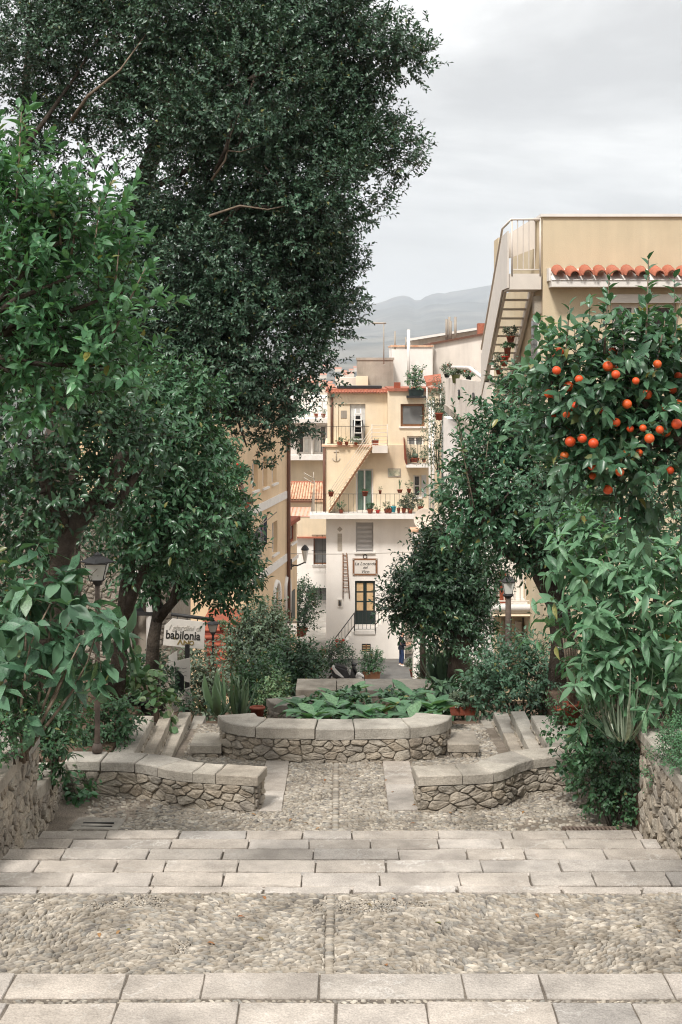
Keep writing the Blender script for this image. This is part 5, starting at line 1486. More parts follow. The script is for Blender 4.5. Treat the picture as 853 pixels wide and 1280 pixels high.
# ------------------------------------------------------------------ the white terrace house below it
th = thing('terrace_house', 'white house with solid terrace parapet running along the right alley', 'house', (4.5, 38, EYE-9))
XT = 3.3
m = MB(); m.box((XT+.12, 31.0, EYE-9.6), (9.5, 47.5, hz(1.75))); m.build('wall', WHITE, th)
fl = MB(); fl.prism([(XT-.02, 32.2, hz(1.93)), (XT-.02, 45.2, hz(1.48)), (XT-.02, 45.2, hz(1.27)), (XT-.02, 32.2, hz(1.66))], (6, 0, 0)); fl.build('terrace_slab', GREYC, th)
n = 5; ys = np.linspace(32.3, 45, n+1)
for k in range(n):
    m = MB(); y0, y1 = ys[k]+.012, ys[k+1]-.012
    z0, z1 = hz(1.66-(y0-32.2)*.03), hz(1.66-(y1-32.2)*.03)
    m.hexa([(XT, y0, z0), (XT+.12, y0, z0), (XT+.12, y1, z1), (XT, y1, z1), (XT, y0, hz(.42)), (XT+.12, y0, hz(.42)), (XT+.12, y1, hz(.42)), (XT, y1, hz(.42))])
    m.build('parapet_panel', OFFWHITE, th)
for y in (35.2, 39.5): 
    m = MB(); m.tube([(XT-.03, y+.12*math.cos(a), hz(.85)+.12*math.sin(a)) for a in np.linspace(1.2, 5.1, 8)], .03, 6); m.build('hook', IRON, th)
tube_obj('handrail', [(XT+.05, 46, hz(.1)), (XT+.05, 37, hz(.1)), (XT+.05, 34, hz(.3)), (XT+.15, 32.3, hz(.42)), (XT+1.6, 32.2, hz(.45)), (XT+4, 32.2, hz(.45))], .05, TRIM, th, 8)
railing(th, (XT+.3, 32.2, hz(1.6)), (XT+2.2, 32.2, hz(1.6)), 1.15, .14, TRIM, .014)
m = MB(); m.box((XT+1.2, 34.5, hz(1.5)), (XT+2.4, 35.5, hz(.7))); m.build('terrace_cupboard', TERRA, th)
for k in range(4): 
    m = MB(); m.box((XT+.1, 42.0+.9*k, hz(3.35)), (XT+.13, 42.6+.9*k, hz(3.3))); m.build('vent_slot', GREYC, th)
# lower balcony, awning and yellow ground floor facing the viewer
q0, q1 = 3.18, PX(735, 30)
m = MB(); m.box((q0, 30.0, PZ(768, 30)), (7.5, 30.99, PZ(757, 30))); m.build('balcony_slab', TRIM, th)
m = MB(); m.box((q0-.02, 31.0, hz(5.32)), (XT+.118, 36, hz(5.12))); m.build('balcony_return', TRIM, th)
m = MB(); m.tube([(q0, 29.95, PZ(759, 30)), (7.5, 29.95, PZ(759, 30))], .07, 8); m.build('awning_roll', TRIM, th)
m = MB(); m.prism([P(616, 770, 29.9), P(674, 770, 29.9), P(664, 760, 30.2), P(615, 760, 30.2)], (0, .02, -.02)); m.build('awning', CREAM, th)
railing(th, (q0+.05, 30.1, PZ(757, 30)), (q0+1.4, 30.1, PZ(757, 30)), .85, .11, STEEL, .012)
m = MB(); m.box((q0+.2, 30.3, PZ(757, 30)), (q0+.34, 30.5, PZ(720, 30))); m.build('balcony_box', TERRA, th)
m = MB(); m.prism([(q0+.02, 30.1, PZ(757, 30)), (q0+.02, 33.6, hz(5.12)), (q0+.02, 33.6, hz(4.1)), (q0+.02, 30.1, hz(4.2))], (.03, 0, 0)); m.build('balcony_side', TRIM, th)
pg = FP(30.9)
ops = [R(pg, 627, 770, 640, 830), R(pg, 653, 772, 668, 830)]
wall(pg, (PX(618, 30.9), hz(8.6), 8.0, hz(5.3)), ops, OCHRE, th, back=.09, depth=.08, roof=False, name='ground_floor_wall')
for o in ops: window(pg, o, th, GREYC, GLASSD, 'glass_door', 1, 1, .07, D=-.05, sill=False)
pg.bobj('meter_box', R(pg, 644, 776, 651, 790), .003, .15, OFFWHITE, th)
m = MB(); m.prism([P(690, 770, 30.7), P(674, 770, 30.7), P(681, 842, 30.7), P(690, 842, 30.7)], (0, .1, 0)); m.build('buttress', YELLOW, th)
# pale low house behind the right hand trees, with a barred gate
lh = thing('low_house', 'low pale house with barred gate behind the tree on the right of piazza', 'house', (PX(560, 70), 71, EYE-15))
pq = FP(70); q = R(pq, 533, 756, 620, 834); wall(pq, (q[0], EYE-15.1, q[2]+2, q[3]), [R(pq, 524+12, 798, 549, 826)], CREAM, lh, back=3)
window(pq, R(pq, 536, 798, 549, 826), lh, TRIM, GLASSD, 'gate', 3, 1, .06, D=-.1, sill=False)
for k in range(6): 
    q = R(pq, 536+2.2*k, 798, 536.5+2.2*k, 826); tube_obj('gate_bar', [pq.p(q[0]+.1, q[1], -.02), pq.p(q[0]+.1, q[3], -.02)], .015, TRIM, lh, 5)
# ------------------------------------------------------------------ lamp posts
def lantern_parts(t, c, w, h, glass=LAMPGL, metal=IRON):
    """four sided lantern, wider at the top, with a hipped roof; c is its foot"""
    c = Vector(c); a, b = w*0.30, w*0.5
    m = MB()
    for i in range(4):
        q0, q1 = PI/4+PI/2*i, PI/4+PI/2*(i+1)
        p = lambda r, q, z: c+Vector((r*1.414*math.cos(q), r*1.414*math.sin(q), z))
        m.tube([p(a, q0, 0), p(b, q0, h*.62)], w*.022, 5)
        m.tube([p(b, q0, h*.62), p(b, q1, h*.62)], w*.03, 5); m.tube([p(a, q0, 0), p(a, q1, 0)], w*.03, 5)
    m.build('lantern_frame', metal, t)
    for i in range(4):
        q0, q1 = PI/4+PI/2*i, PI/4+PI/2*(i+1)
        p = lambda r, q, z: c+Vector((r*1.414*math.cos(q), r*1.414*math.sin(q), z))
        mid = (p(a, q0, 0)+p(a, q1, 0))*.5; off = (c-mid); off.z = 0; off = off.normalized()*.006
        m = MB(); m.prism([p(a, q0, 0)+off, p(a, q1, 0)+off, p(b, q1, h*.61)+off, p(b, q0, h*.61)+off], off); m.build('pane', glass, t)
    m = MB(); m.lathe([(b*1.6, h*.63), (b*1.62, h*.66), (b*.75, h*.82), (b*.42, h*.86), (b*.38, h*.92), (.004, h*1.0)], c, 4, False)
    o = m.build('lantern_roof', metal, t); return o
def lamp_post(label, px, ybase, ylan, ytop, w, Z, metal=RUSTIRON, r=.03):
    t = thing('street_lamp', label, 'street lamp', P(px, ybase, Z), 'lamp posts along the garden stairs')
    b, l = P(px, ybase, Z), P(px, ylan, Z); H_ = M(ylan-ytop, Z)
    m = MB(); m.tube([b-Vector((0, 0, .1)), b+(l-b)*.12, b+(l-b)*.9, l], [r*1.25, r, r*.85, r*.9], 10); m.lathe([(r*1.9, 0), (r*1.9, .05), (r*1.3, .09)], b, 10); m.build('pole', metal, t)
    m = MB(); m.lathe([(r*.8, -.06), (r*1.6, -.03), (r*1.7, -.01), (M(w, Z)*.3, 0.0)], l, 10); m.build('collar', IRON, t)
    lantern_parts(t, l, M(w, Z), H_, metal=IRON)
    return t
lamp_post('vine wrapped lantern on a thin post in the left garden bed', 122, 940, 725, 690, 27, 14.2, r=.028)
lamp_post('small lantern on dark post before the red steps', 266.5, 880, 790, 774, 12, 28, IRON, .03)
lamp_post('lantern on a grey post in front of the ochre ground floor', 635.5, 812, 742, 718, 15, 19.5, RUSTIRON, .045)
# vine tendrils on the first one
vt = thing('dry_vine', 'dry twining vine tangled round the left garden lantern', 'vine', P(122, 725, 14.2))
rv = random.Random(8)
for k in range(7):
    c = P(122+rv.uniform(-12, 12), rv.uniform(692, 728), 14.2)
    tube_obj('tendril', [c+Vector((rv.uniform(-.11, .11), rv.uniform(-.12, .1), rv.uniform(-.09, .09))) for _ in range(6)], .0035, PALEBARK, vt, 4)
# wall lantern in the lane
wl_ = thing('wall_lantern', 'iron bracket lantern projecting from the yellow house into the lane', 'wall lamp', P(365, 705, 66))
m = MB(); m.tube([P(363, 706, 66), P(372, 707, 66), P(381, 703, 66)], .035, 6); m.tube([P(363, 710, 66), P(368, 707, 66), P(376, 706, 66)], .025, 6); m.build('bracket', IRON, wl_)
m = MB(); m.lathe([(.05, 0), (.16, .62), (.2, .64), (.1, .8), (.02, .86)], P(381.5, 704, 66), 6, False); m.build('lantern', IRON, wl_)
m = MB(); m.lathe([(.055, .05), (.165, .6)], P(381.5, 704, 66)+Vector((0, -.01, 0)), 6, False); m.build('glass', LAMPGL, wl_)
m = MB(); m.box(P(361.5, 712, 66), P(365, 699, 66)+Vector((0, .1, 0))); m.build('back_plate', IRON, wl_)

# ------------------------------------------------------------------ signs
S = 20.0
ps_ = Plane((0, S), (1, 0.12)); 
sg = thing('hanging_sign', 'white hanging board reading babilonia under a dark iron arm', 'sign', ps_.p(*ps_.uv(231, 812), 0))
def quad(pl, pts, D0, D1):
    m = MB(); q = [pl.uv(x, y) for x, y in pts]; m.prism([pl.p(u, v, D0) for u, v in q], pl.n*(D1-D0)); return m
quad(ps_, [(204, 806), (255, 811), (257, 777.5), (216, 773), (206, 782)], 0, .025).build('board', SIGNW, sg)
m = MB(); m.tube([ps_.p(*ps_.uv(214, 768), -.02), ps_.p(*ps_.uv(268, 775), -.02)], .025, 8); m.build('arm', IRON, sg)
for x in (222, 234, 247): 
    m = MB(); m.tube([ps_.p(*ps_.uv(x, 776), .0), ps_.p(*ps_.uv(x, 769.5+(x-214)*.12), -.02)], .008, 5); m.build('hook', IRON, sg)
rt_ = -math.radians(4.5)
def T(body, x, y, size, material, rot=rt_, **k):
    u, v = ps_.uv(x, y); text(sg, body, ps_, u, v, .028, size, material, rot=rot, **k)
T('I giardini di', 231, 784.5, .10, INKPALE, shear=.3)
T('babilonia', 229, 794, .165, INK, bold=.002, sx=.82)
T("''", 219, 800.5, .12, INKGOLD); T('\u039BN', 229.5, 803, .085, INKGOLD, bold=.003, sx=1.35); T("'O", 239, 803.5, .085, INKGOLD, bold=.002)
# stack of small boards on a post below it
st_ = thing('sign_post', 'crooked stack of white menu boards on a dark post below the hanging sign', 'sign', P(233, 885, 19.5))
pk = FP(19.5)
m = MB(); m.box(P(231.5, 890, 19.6), P(237, 806, 19.6)+Vector((0, .05, 0))); m.build('post', IRON, st_)
for pts in ([(208.5, 829), (238, 822), (238, 853), (212, 846)], [(212, 866), (224, 864), (222, 887), (215, 885)], [(226, 863), (239, 858), (241, 881), (227, 884)], [(211, 820), (222, 813), (222, 826), (211, 827)]):
    b = quad(pk, pts, .0, .02).build('board', SIGNW, st_)
    ys_ = [p[1] for p in pts]; xs_ = [p[0] for p in pts]
    if max(xs_)-min(xs_) > 11.5:
        for k in range(3):
            y = min(ys_)+(max(ys_)-min(ys_))*(.42+.15*k); x0, x1 = min(xs_)+4+k, max(xs_)-4
            m = MB(); u0, v = pk.uv(x0, y); u1, _ = pk.uv(x1, y); 
            m.tube([pk.p(u0+(u1-u0)*i/9, v+.008*math.sin(i*2.3+k), .0215) for i in range(10)], .0022, 4); m.build('handwriting', INK, b)
quad(FP(19.3), [(219.5, 834), (230.5, 845), (230.5, 869), (219.5, 857)], 0, .03).build('dark_board', BLACK, st_)
sv = thing('restaurant_sign', 'small white restaurant board with two printed lines before the lane', 'sign', P(360, 793, 44))
pv = FP(44); q = pv.rect(349.5, 779.5, 371, 792.5)
pv.bobj('board', q, 0, .03, SIGNW, sv)
m = MB(); m.tube([pv.p(q[0]-.05, q[3]+.05, 0), pv.p(q[2]+.2, q[3]+.05, 0)], .02, 6); m.tube([pv.p(q[0]+.1, q[3]+.05, -.03), pv.p(q[0]+.1, q[1]-1.4, -.03)], .03, 6); m.build('post', IRON, sv)
um = (q[0]+q[2])/2
text(sv, 'VERRETTA', pv, um, q[1]+.22, .033, .105, INK); text(sv, 'RISTORANTE', pv, um, q[1]+.09, .033, .085, INK)
# food poster on the stair rail
fp = thing('food_poster', 'framed poster of red dishes tied to the iron stair rail', 'poster', P(424, 812, 71.8))
pp = FP(71.8); q = pp.rect(418, 797, 432, 812)
pp.bobj('panel', q, 0, .03, SIGNW, fp)
W_, H_ = q[2]-q[0], q[3]-q[1]
for u, v, r_, mt in ((.25,.75,.16,RED),(.55,.7,.14,ROOFT),(.8,.78,.13,RED),(.3,.32,.2,RED),(.75,.28,.17,GREYC),(.52,.42,.1,IRON)):
    m = MB(); m.lathe([(r_*W_, 0), (r_*W_*.9, .01), (0.001, .014)], (0, 0, 0), 10); me = m.mesh('dish', mt)
    new_obj('dish', me, fp, Matrix.Translation(pp.p(q[0]+W_*u, q[1]+H_*v, .03)) @ Matrix.Rotation(PI/2, 4, 'X'))
# sandwich board at the house corner
sb = thing('sandwich_board', 'small dark folding board standing at the white house corner', 'sign', P(405, 823, 72))
m = MB(); m.prism([P(401, 824, 72), P(407.5, 826, 72), P(408, 812, 72.3), P(402, 811, 72.3)], (0, .05, 0)); m.build('board', WOOD, sb)
m = MB(); m.box(P(404, 826, 71.7), P(410, 820.5, 71.7)+Vector((0, .3, 0))); m.build('foot_block', TRIM, sb)
# overhead cable, satellite dish
cb = thing('overhead_cable', 'thin cable sagging across the lane to the white house', 'cable', P(440, 692, 70))
pts = [P(362+i*13.2, 692+1.6*math.sin(i/12*PI)-i*.2, 66+i*.5) for i in range(13)]
tube_obj('cable', pts, .016, GREYC, cb, 5)
sd_ = thing('satellite_dish', 'big beige satellite dish above the white box beside the house', 'satellite dish', P(531, 662, 62))
c = P(531, 649, 62); ax = Vector((-.35, -.9, .25)).normalized()
rotm = ax.to_track_quat('Z', 'Y').to_matrix().to_4x4()
m = MB(); m.lathe([(.001, 0), (.2, .02), (.36, .06), (.46, .12), (.47, .12), (.37, .04), (.2, -.01), (.001, -.02)], (0, 0, 0), 20)
new_obj('dish', m.mesh('dish', mat('dish_paint', srgb(214,200,184), .6, .05, 3, 0, 40, .3)), sd_, Matrix.Translation(c) @ rotm)
tube_obj('arm', [c+ax*.02+Vector((0, 0, -.4)), c+ax*.45], .02, GREYC, sd_, 6)
m = MB(); m.ball(c+ax*.47, .06, 8, 5); m.build('receiver', GREYC, sd_)
tube_obj('mast', [c-ax*.05, c-ax*.15+Vector((0, .05, -.9))], .035, GREYC, sd_, 6)
wbx = thing('balcony_block', 'white masonry block carrying the satellite dish', 'block', P(528, 678, 62.4))
m = MB(); m.box(P(515, 678, 62.2), P(545, 665, 62.2)+Vector((0, 1.2, 0))); m.build('wall', WHITE, wbx)
m = MB(); m.box(P(514, 665, 62.15), P(546, 663, 62.15)+Vector((0, 1.3, 0))); m.build('coping', ROOFP, wbx)
m = MB(); m.box(P(517, 860, 62.6), P(541, 678, 62.6)+Vector((0, .8, 0))); m.build('pier', WHITE, wbx)

# ------------------------------------------------------------------ red stairs and terrace things on the left
rs = thing('red_stairs', 'flight of terracotta red stairs with pale risers behind the left bushes', 'stairs', P(277, 870, 38))
for k in range(9):
    Zk = 38+.3*k; y0 = 870-9.2*k
    b = P(257, y0, Zk)
    m = MB(); m.box(P(256, y0, Zk), (PX(297, Zk), Zk+.42, PZ(y0-7.6, Zk))); m.build('riser', REDSTEP, rs)
    m = MB(); m.box((PX(255, Zk), Zk-.04, PZ(y0-7.6, Zk)+.003), (PX(298, Zk), Zk+.4, PZ(y0-9.2, Zk))); m.build('tread', TERRA, rs)
m = MB(); m.box((PX(250, 41), 40.9, PZ(803, 41)), (PX(300, 41), 44, PZ(783, 41))); m.build('landing', TERRA, rs)
railing(rs, P(258, 870, 37.9), P(292, 860, 37.9), .8, .16, IRON, .012)
tw = thing('terrace_wall', 'pink plastered terrace wall and stairs parapet left of the yellow house', 'wall', P(290, 700, 48))
m = MB(); m.prism([P(281, 760, 49), P(308, 760, 49), P(308, 640, 49), P(294, 594, 49), P(281, 594, 49)], (0, 1, 0)); m.build('wall', CREAM, tw)
m = MB(); m.prism([P(308, 640, 48.9), P(310, 640, 48.9), P(296, 592, 48.9), P(280, 592, 48.9), P(280, 595, 48.9), P(294, 595, 48.9)], (0, 1.2, 0)); m.build('coping', BROWN, tw)
m = MB(); m.box(P(240, 900, 47), P(312, 664, 47)+Vector((0, 1, 0))); m.build('lower_wall', YELLOW, tw)
lw = thing('laundry_line', 'laundry rods with dark clothes hanging beside the yellow house', 'laundry', P(318, 660, 47))
for k, (a, b) in enumerate((((317, 668), (338, 639)), ((320, 662), (346, 640)))): tube_obj('rod', [P(*a, 46.2), P(*b, 48.5)], .018, PALEBARK, lw, 5)
LC = [(srgb(60,58,62), 319.5, 692, 7), (srgb(34,44,84), 326, 682, 4.5), (srgb(186,38,48), 326.5, 671, 3.5), (srgb(52,56,66), 332, 684, 4), (srgb(120,116,112), 329, 690, 3), (srgb(214,206,196), 325, 700, 3)]
for i, (c, x, yb, w) in enumerate(LC):
    m = MB(); n = 6; yt = 668-1.35*(x-w/2-317)
    V = []
    for j in range(5):
        for k in range(n+1):
            xx = x-w/2+w*k/n; y = (668-1.35*(xx-317))+((yb-yt)*j/4)
            V.append(P(xx, y, 46.2+.11*(xx-317)-.02)+Vector((0, .05*math.sin(k*2.2+i), 0)))
    m.add(V, [(j*(n+1)+k, j*(n+1)+k+1, (j+1)*(n+1)+k+1, (j+1)*(n+1)+k) for j in range(4) for k in range(n)], True)
    o = m.build('garment', mat('cloth_%s' % 'abcdef'[i], c, .9, .12, 6, 0, 40, .1), lw)
    md = o.modifiers.new('thickness', 'SOLIDIFY'); md.thickness = .012

# old rubble house with a pointed doorway on the left
oldh = thing('rubble_house', 'old pale rubble house with a pointed stone doorway behind trees', 'house', P(140, 890, 24))
pr_ = FP(24); dr = pr_.rect(165, 754, 184, 900); r = pr_.rect(60, 640, 215, 905)
wall(pr_, r, [(dr[0], dr[1], dr[2], dr[3])], PALEMORTAR, oldh, back=3, depth=.3)
f_ = lambda u, v, d: pr_.p(u, v, d)
wall_stones(oldh, f_, r[0], dr[0]-.12, r[1]+1.0, r[3], .15, .11, STONE_A, 301, .01, .03, True)
wall_stones(oldh, f_, dr[2]+.12, r[2], r[1]+1.0, r[3], .15, .11, STONE_A, 302, .01, .03, True)
um = (dr[0]+dr[2])/2; hw = (dr[2]-dr[0])/2
for s in (-1, 1):
    a = [Vector((um+s*(hw+.06), dr[1])), Vector((um+s*(hw+.06), pr_.uv(170, 745)[1])), Vector((um+s*hw*.7, pr_.uv(170, 728)[1])), Vector((um+s*.02, pr_.uv(170, 714)[1]))]
    m = MB(); m.tube([pr_.p(q.x, q.y, .03) for q in a], .075, 6); m.build('door_surround', WHITE, oldh)
m = MB(); m.prism([pr_.p(um-hw*.8, pr_.uv(170, 742)[1], .02), pr_.p(um+hw*.8, pr_.uv(170, 742)[1], .02), pr_.p(um, pr_.uv(170, 716)[1], .02)], pr_.n*.02); m.build('tympanum', WHITE, oldh)
m = MB(); m.prism([pr_.p(um-.09, pr_.uv(170, 764)[1], .045), pr_.p(um+.09, pr_.uv(170, 764)[1], .045), pr_.p(um, pr_.uv(170, 756)[1]+.05, .045)], pr_.n*.01); m.build('peep_opening', BLACK, oldh)
pr_.bobj('lintel_bar', (dr[0]-.4, pr_.uv(170, 766)[1]-.03, dr[2]+.2, pr_.uv(170, 766)[1]+.03), .06, .11, IRON, oldh)
pr_.bobj('door', (dr[0]+.01, dr[1], dr[2]-.01, dr[3]-.01), -.2, -.15, GREYC, oldh)

# ------------------------------------------------------------------ scooter, person
def scooter():
    Z = 66.6; t = thing('motor_scooter', 'black and silver motor scooter parked in front of the planters', 'scooter', (PX(432, Z), Z, EYE-15))
    g = EYE-15; X = lambda x: PX(x, Z)
    SILV = mat('silver_paint', srgb(196,194,190), .35, .05, 5, 0, 40, .5)
    def wheel(x, r):
        m = MB(); c = Vector((x, Z, g+r))
        m.tube([c+Vector((r*.8*math.cos(a), 0, r*.8*math.sin(a))) for a in np.linspace(0, 2*PI, 17)], r*.2, 8, cap=False); w = m.build('wheel', BLACK, t)
        m = MB(); m.tube([c+Vector((0, -.05, 0)), c+Vector((0, .05, 0))], r*.55, 12); m.build('rim', SILV, w)
    wheel(X(418), .27); wheel(X(449), .27)
    def side(pts, w, material, name, dy=0):
        m = MB(); m.prism([(X(x), Z-w+dy, PZ(y, Z)) for x, y in pts], (0, 2*w, 0)); o = m.build(name, material, t)
        b = o.modifiers.new('soft', 'BEVEL'); b.width = .03; b.segments = 2; b.limit_method = 'ANGLE'; return o
    side([(415, 836), (420, 832), (434, 837), (438, 846), (428, 849), (416, 846)], .17, BLACK, 'body')
    side([(414.5, 834), (417, 831.5), (421, 836), (431, 846), (428, 846.5), (419, 841)], .185, SILV, 'side_panel')
    side([(419, 832), (421, 830), (431, 832), (435, 835), (433, 838), (422, 836)], .15, BLACK, 'seat')
    side([(429, 848), (440, 848), (440, 850.5), (429, 850.5)], .16, SILV, 'footboard')
    side([(437, 849), (440.5, 833), (443.5, 831), (447, 840), (443, 850)], .2, BLACK, 'leg_shield')
    side([(440, 836), (443, 833), (447.5, 841), (444.5, 846)], .1, SILV, 'front_panel', -.1)
    side([(443, 843), (449, 840), (455, 844), (455.5, 847), (449, 844), (444, 847)], .09, SILV, 'mudguard')
    tube_obj('fork', [(X(448.5), Z, g+.27), (X(442), Z, PZ(832, Z))], .035, BLACK, t, 6)
    tube_obj('handlebar', [(X(441)-.05, Z-.33, PZ(829, Z)), (X(441), Z, PZ(828.5, Z)), (X(441)-.05, Z+.33, PZ(829, Z))], .03, BLACK, t, 6)
    m = MB(); m.ball((X(443), Z, PZ(830.5, Z)), (.13, .12, .1), 8, 6); m.build('headlight_cowl', BLACK, t)
    for s in (-.28, .28):
        tube_obj('mirror_arm', [(X(441), Z+s, PZ(829, Z)), (X(440.5), Z+s*1.2, PZ(823, Z))], .012, BLACK, t, 5)
        m = MB(); m.ball((X(440.5), Z+s*1.2, PZ(822, Z)), (.02, .07, .05), 8, 5); m.build('mirror', BLACK, t)
    m = MB(); m.ball((X(415), Z, PZ(836, Z)), (.05, .06, .05), 6, 4); m.build('tail_light', RED, t)
    tube_obj('exhaust', [(X(428), Z-.2, g+.2), (X(416), Z-.22, g+.26)], .05, SILV, t, 7)
scooter()

def person():
    Z = 70.6; g = EYE-15.0; x0 = PX(502, Z)
    t = thing('person', 'person in dark jacket and blue jeans standing under the far tree', 'person', (x0, Z, g))
    def skin(name, pts, edges, radii, material, parent):
        me = bpy.data.meshes.new(name); me.from_pydata([(x0+a, Z+b, g+c) for a, b, c in pts], edges, []); me.materials.append(material)
        o = new_obj(name, me, parent)
        s = o.modifiers.new('skin', 'SKIN'); s.use_smooth_shade = True
        for v, r in zip(me.skin_vertices[0].data, radii): v.radius = r if isinstance(r, tuple) else (r, r)
        me.skin_vertices[0].data[0].use_root = True
        sub = o.modifiers.new('sub', 'SUBSURF'); sub.levels = sub.render_levels = 2
        return o
    SK = mat('skin', srgb(206,160,134), .6, .05, 8, 0, 40, .3); JE = mat('jeans', srgb(46,60,92), .85, .15, 12, .1, 60, .2); JK = mat('dark_jacket', srgb(30,34,44), .8, .12, 12, .1, 60, .2)
    HR = mat('dark_hair', srgb(40,30,26), .6, .1, 20, 0, 40, .3)
    pts = [(0,0,.95),(.0,0,1.15),(.01,0,1.38),(.03,0,1.48),(.05,-.01,1.58),(.07,-.02,1.68),(-.02,.09,.9),(-.03,.09,.5),(-.06,.1,.08),(.06,.1,.03),
           (.02,-.09,.9),(.07,-.1,.5),(.02,-.11,.08),(.15,-.11,.03),(.0,.19,1.38),(.06,.23,1.12),(.28,.16,1.1),(.36,.13,1.13),(.0,-.19,1.38),(.04,-.25,1.1),(.26,-.2,1.08),(.35,-.16,1.12)]
    ed = [(0,1),(1,2),(2,3),(3,4),(4,5),(0,6),(6,7),(7,8),(8,9),(0,10),(10,11),(11,12),(12,13),(2,14),(14,15),(15,16),(16,17),(2,18),(18,19),(19,20),(20,21)]
    ra = [(.13,.15),(.12,.14),(.13,.16),.055,.085,.085,.085,.06,.045,.035,.085,.06,.045,.035,.06,.045,.035,.03,.06,.045,.035,.03]
    body = skin('body', pts, ed, ra, SK, t)
    jp = [(0,0,.95),(-.02,.09,.88),(-.03,.09,.5),(-.06,.1,.12),(.02,-.09,.88),(.07,-.1,.5),(.02,-.11,.12),(0,0,1.02)]
    skin('jeans', jp, [(0,7),(0,1),(1,2),(2,3),(0,4),(4,5),(5,6)], [(.145,.165),.1,.078,.068,.1,.078,.068,(.14,.16)], JE, t)
    kp = [(0,0,1.02),(0,0,1.2),(.01,0,1.4),(.02,0,1.5),(.0,.2,1.4),(.06,.24,1.12),(.25,.17,1.1),(.0,-.2,1.4),(.04,-.26,1.1),(.23,-.21,1.08),(0,0,.92)]
    skin('jacket', kp, [(0,1),(1,2),(2,3),(2,4),(4,5),(5,6),(2,7),(7,8),(8,9),(0,10)], [(.16,.18),(.15,.17),(.16,.19),.08,.085,.065,.055,.085,.065,.055,(.165,.185)], JK, t)
    for dy, dx in ((.1, .0), (-.11, .09)):
        m = MB(); m.ball((x0+dx-.0, Z+dy, g+.045), (.14, .055, .05), 10, 6); m.build('shoe', TRIM, t)
    m = MB(); m.ball((x0+.045, Z, g+1.69), (.1, .098, .1), 10, 6); m.build('hair', HR, t)
    for dy in (.035, -.045):
        m = MB(); m.ball((x0+.148, Z-.02+dy, g+1.66), .012, 6, 4); m.build('eye', BLACK, t)
    m = MB(); m.ball((x0+.165, Z-.02, g+1.625), (.02, .014, .022), 6, 4); m.build('nose', SK, t)
    for k, (y, s) in enumerate(((.13, 1), (-.16, -1))):
        h = MB()
        c = Vector((x0+.37, Z+y, g+1.13))
        h.ball(c+Vector((.02, 0, 0)), (.045, .02, .035), 8, 5)
        for f in range(4): h.tube([c+Vector((.05, 0, .025-.017*f)), c+Vector((.095-.006*abs(f-1), -.01*s, .02-.017*f)), c+Vector((.115-.01*abs(f-1), -.03*s, .012-.016*f))], [.009, .008, .006], 6)
        h.tube([c+Vector((.01, 0, .03)), c+Vector((.05, -.03*s, .05))], [.011, .008], 6)
        h.build('hand', SK, t)
person()

# ------------------------------------------------------------------ potted plants
PLK = {}
def pot(t, c, r, h, material=TERRA, rim=True):
    m = MB(); m.lathe([(r*.68, 0), (r*.95, h*.86), (r*1.08, h*.87), (r*1.1, h), (r*.95, h), (r*.9, h*.9)], c, 14); return m.build('pot', material, t)
def trough(t, c, w, d, h, material=TERRA):
    c = Vector(c); m = MB(); a, b = w/2, d/2
    m.hexa([c+Vector((-a*.9,-b*.85,0)), c+Vector((a*.9,-b*.85,0)), c+Vector((a*.9,b*.85,0)), c+Vector((-a*.9,b*.85,0)), c+Vector((-a,-b,h*.85)), c+Vector((a,-b,h*.85)), c+Vector((a,b,h*.85)), c+Vector((-a,b,h*.85))])
    o = m.build('trough', material, t); m = MB(); m.box(c+Vector((-a*1.03,-b*1.05,h*.851)), c+Vector((a*1.03,b*1.05,h))); m.build('rim', material, o)
    return o
def potted(label, x, yb, Z, w, ph, plant, hpx, wpx, n=60, material=TERRA, shape='pot', cols=MIDG, mname='mid_leaf', size=None, name='potted_plant', flowers=None, tm=None, twd=None):
    """pot standing with its foot at pixel (x, yb): w px wide, ph px tall; plant hpx tall and wpx wide above it"""
    c = P(x, yb, Z); t = thing(name, label, 'potted plant', c)
    r, h = M(w, Z)/2, M(ph, Z)
    if shape == 'pot': pot(t, c, r, h, material)
    else: trough(t, c, r*2, r*2*(twd or .5), h, material)
    H_, W_ = M(hpx, Z), M(wpx, Z)
    size = size or max(.05, W_*.3)
    if plant == 'bush':
        cl = [(c.x, c.y, c.z+h+H_*.5, W_/2, W_/2*.8, H_*.5)]
        if shape != 'pot': cl = [(c.x+(k-1)*r*.6, c.y, c.z+h+H_*.45, W_/4, r*.5, H_*.5) for k in range(3)]
        bush('', '', '', c, cl, n, H_*.3, 6, size, tm or T_SMALL, mname, cols, parent=t, stems=3, stem_r=max(.006, W_*.02), tw=.004, shell=.1, up=.6)
    elif plant == 'spike':
        strap(t, c+Vector((0, 0, h)), n, H_, W_*.5, mname, cols, size)
    elif plant == 'cactus':
        m = MB(); m.ball(c+Vector((0, 0, h+H_*.45)), (W_/2, W_/2, H_*.55), 12, 7); m.build('cactus', leaf_mat('cactus_single', GREYG, .6, .0, False), t)
    if flowers:
        m = MB(); rr = random.Random(len(label))
        for k in range(14): m.ball(c+Vector((rr.uniform(-.5, .5)*W_, rr.uniform(-.5, .3)*W_, h+H_*rr.uniform(.6, 1.05))), W_*.06, 6, 4)
        m.build('flowers', flowers, t)
    return t
